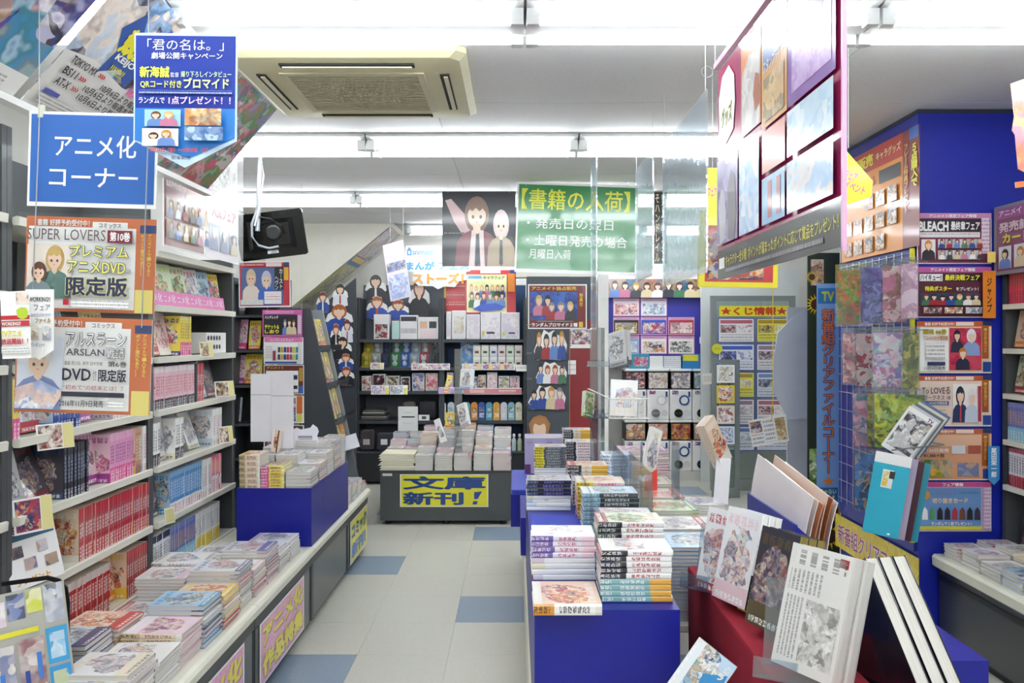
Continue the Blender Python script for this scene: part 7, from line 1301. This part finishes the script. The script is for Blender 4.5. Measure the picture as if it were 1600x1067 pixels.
vs = sum(rings, []); fs = [(k * L_ + i, k * L_ + (i + 1) % L_, (k + 1) * L_ + (i + 1) % L_, (k + 1) * L_ + i) for k in range(len(rings) - 1) for i in range(L_)]
fs = [f[::-1] for f in fs] + [tuple(range(L_))]
cl.add(vs, fs); co = solo('red_cloth', cl, RC, 'deep red cloth draped over the foreground display table', 'tablecloth', (.74, 2.0, RT))
for pl in co.data.polygons: pl.use_smooth = len(pl.vertices) == 4
def group_books(px, py, hgt, wid, t, n, cv, sp, lab, yaw=-38, lean=-14, gap=.001, name='foreground_book', prints=False):
    """books stood on the red table, covers turned to the aisle, spines toward the viewer; px,py = foot of the front cover centre"""
    Z = (H - RT) * F / (py - CY); b = W(px, py, Z)
    for i in range(n):
        M = Matrix.Translation((b[0] + .03, b[1], RT + .004 + n * (t + gap) * math.sin(math.radians(-lean)))) @ Matrix.Rotation(math.radians(yaw), 4, 'Z') @ Matrix.Rotation(math.radians(lean), 4, 'X') @ Matrix.Translation((0, i * (t + gap), hgt / 2)) @ rotm((0, 0, 1), (-1, 0, 0), (0, -1, 0))
        M = M @ Matrix.Translation((0, 0, 0))
        o = book(name, lab if i == 0 else f'{lab}, {rowname[i]} in line', hgt, wid, t, M, cv, sp)
        if prints and i == 0:
            for nm, x0, x1, y0, y1, m in (('printed_headline', .34, .46, -.42, .42, fine('#e2e0dc', '#101014', .03)), ('printed_column', .12, .3, -.44, .1, fine('#e2e0dc', '#303034', .012)), ('printed_picture', -.42, .08, -.1, .44, art('#e2e0dc', '#c4c2be', '#8a8884', '#efedea', '#dad8d4', scale=22)), ('printed_column', -.42, .08, -.44, -.14, fine('#e2e0dc', '#404044', .010)), ('printed_badge', .40, .47, .30, .44, ink('#b83038'))):
                w_, h_ = (x1 - x0) * hgt / 2, (y1 - y0) * wid / 2
                q = link(bpy.data.objects.new(nm, MB().add([(-w_, -h_, 0), (w_, -h_, 0), (w_, h_, 0), (-w_, h_, 0)], [(0, 1, 2, 3)]).mesh(nm, m)), o); q.location = ((x0 + x1) / 2 * hgt, -(y0 + y1) / 2 * wid, t + .0006)
                q.rotation_euler = (0, 0, 0)
def easel(px, py, w_, hgt, lab, yaw=-38, lean=-14):
    Z = (H - RT) * F / (py - CY); b = W(px, py, Z); r = thing('acrylic_stand', lab, 'display stand', (b[0], b[1], RT))
    M = Matrix.Rotation(math.radians(yaw), 4, 'Z') @ Matrix.Rotation(math.radians(lean), 4, 'X')
    for nm, a, c in (('lip', (-w_ / 2, -.012, .002), (w_ / 2, -.010, .045)), ('tray', (-w_ / 2, -.010, .0), (w_ / 2, .10, .002)), ('back_plate', (-w_ / 2, .098, .002), (w_ / 2, .10, hgt))):
        m = MB().box(a, c); m.v = [tuple(M @ Vector(v)) for v in m.v]; part(nm, m, clear('#e4ecf4', .12, .04), r, (0, 0, -.006))
group_books(1103, 932, .245, .15, .016, 1, 'pastel', S_C, 'mauve comic, leftmost of the foreground books, in a clear stand', -60)
group_books(1130, 955, .26, .145, .022, 3, 'pastel', S_C, 'colourful red titled comic with white spine in the foreground stand', -66, gap=.003)
group_books(1168, 968, .235, .13, .018, 1, 'green', S_C, 'wrapped green and violet comic between two foreground groups', -64)
group_books(1212, 1000, .25, .155, .025, 3, 'dark', spine('#1c1a1e', '#8a7a3a', '#c8c0b0', '#16161a', .2, .12, '#8a3a4a'), 'black spined dark illustrated book in the foreground stand', -32, gap=.006) if False else None
group_books(1186, 1000, .25, .14, .026, 3, 'dark', spine('#1c1a1e', '#8a7a3a', '#c8c0b0', '#16161a', .2, .12, '#8a3a4a'), 'black spined dark illustrated book in the foreground stand', -66, gap=.003)
group_books(1245, 1072, .27, .165, .035, 2, mat('#e2e0dc', .3, 0, .5), mat('#d0cfcb', .3, 0, .6), 'thick newsprint covered book, right of the black books', -60, -16, gap=.004, prints=True)
easel(1112, 930, .2, .2, 'clear acrylic stand under the colourful foreground comics'); easel(1250, 1075, .2, .22, 'clear acrylic stand under the newsprint covered books', -28, -16)
# blue bin with large sheets and white paged books
bn = thing('display_bin', 'blue card bin behind the foreground books holding large sheets', 'bin', (.93, 2.5, RT))
part('side_panel', MB().prism([(2.31, .001), (2.79, .001), (2.79, 1.035), (2.31, 1.035)], .796, .802, 'x'), BLUE, bn)
part('front_panel', MB().prism([(.802, .001), (.93, .001), (.93, RT + .001), (1.06, RT + .001), (1.06, .81), (.88, .96), (.802, 1.03)], 2.31, 2.316, 'y'), BLUE, bn)
part('rivet', MB().lathe([(.004, 0), (.004, .003)], (0, 0, 0), 8), PWHITE, bn, (-.13 + .005, .2, -.21 + .0))
part('slot_mark', MB().box((.7945, 2.36, .96), (.7958, 2.365, 1.0)), PWHITE, bn)
part('shelf_floor', MB().box((.802, 2.316, RT - .006), (1.06, 2.79, RT)), BLUE, bn)
blue_box(.935, 1.135, 1.95, 2.51, 0.0, .793, 'tall blue card box at the right of the red cloth table', name='display_box')
for i in range(6):
    x = .815 + i * .018; zt_ = 1.10 - .012 * (i % 3)
    m = MB(); yy0, yy1 = 2.33 + .01 * i, 2.84 - .02 * (i % 2); N = 8; va = []; 
    for j in range(N + 1):
        s = j / N; z = RT + .002 + (zt_ - RT) * s; bend = .05 * s * s
        va += [(x + bend, yy0 + .03 * s, z), (x + bend, yy1 + .06 * s, z + .05 * s)]
    vb = [(a + .002, b, c) for a, b, c in va]; n0 = len(va)
    f = [(2 * j, 2 * j + 1, 2 * j + 3, 2 * j + 2) for j in range(N)] + [(n0 + 2 * j + 2, n0 + 2 * j + 3, n0 + 2 * j + 1, n0 + 2 * j) for j in range(N)] + [(0, 2, n0 + 2, n0)][:0]
    f += [(2 * j, 2 * j + 2, n0 + 2 * j + 2, n0 + 2 * j) for j in range(N)] + [(2 * j + 3, 2 * j + 1, n0 + 2 * j + 1, n0 + 2 * j + 3) for j in range(N)] + [(2 * N, 2 * N + 1, n0 + 2 * N + 1, n0 + 2 * N), (1, 0, n0, n0 + 1)]
    m.add(va + vb, f); solo('large_sheet', m, [mat('#e6dcdc', .3, 0, .6), mat('#e8dcd4', .3, 0, .6), mat('#d08a60', .3, 0, .6), mat('#e0c8b8', .3, 0, .6), mat('#b8683a', .3, 0, .7), mat('#f0e8e4', .3, 0, .5)][i], f'{["pinkish white", "cream", "peach orange", "pale tan", "orange brown", "white"][i]} large limp sheet standing in the blue bin', 'sheet', (x, 2.55, RT))
for i in range(3):
    M = Matrix.Translation((.80, 1.81, .7162)) @ Matrix.Rotation(math.radians(12), 4, 'Z') @ Matrix.Translation((i * .036, 0, 0)) @ Matrix.Rotation(math.radians(-38), 4, 'X') @ Matrix.Translation((0, -.095, .15)) @ rotm((0, 0, 1), (0, -1, 0), (1, 0, 0))
    book('foreground_book', f'thick dark covered book with white page edges, {["left", "middle", "right"][i]} of three at the blue box', .30, .19, .032, M, mat('#10131f', .2, 0, .5), None)
blue_box(.797, .93, 1.5, 2.3, 0.0, .715, 'low blue card box under the white paged books')
px_sheet('magazine_pack', 'wrapped magazines with a blue and white cover leaning at the bottom edge', 'magazine', 1058, 1010, 1128, 1110, 1.98, cover('cool'), [('p', [(.5, .4), (.95, .2), (1, .6), (.6, .95)], ink('#2f8fd0')), ('t', 'ウルトラ', .3, .22, .9, .34, PWHITE, .05, 0)], roll=-32, yaw=-20, pitch=-20, thick=.02)
finish_texts()
for o in list(bpy.data.objects):
    if '_b' in o.keys(): del o['_b']
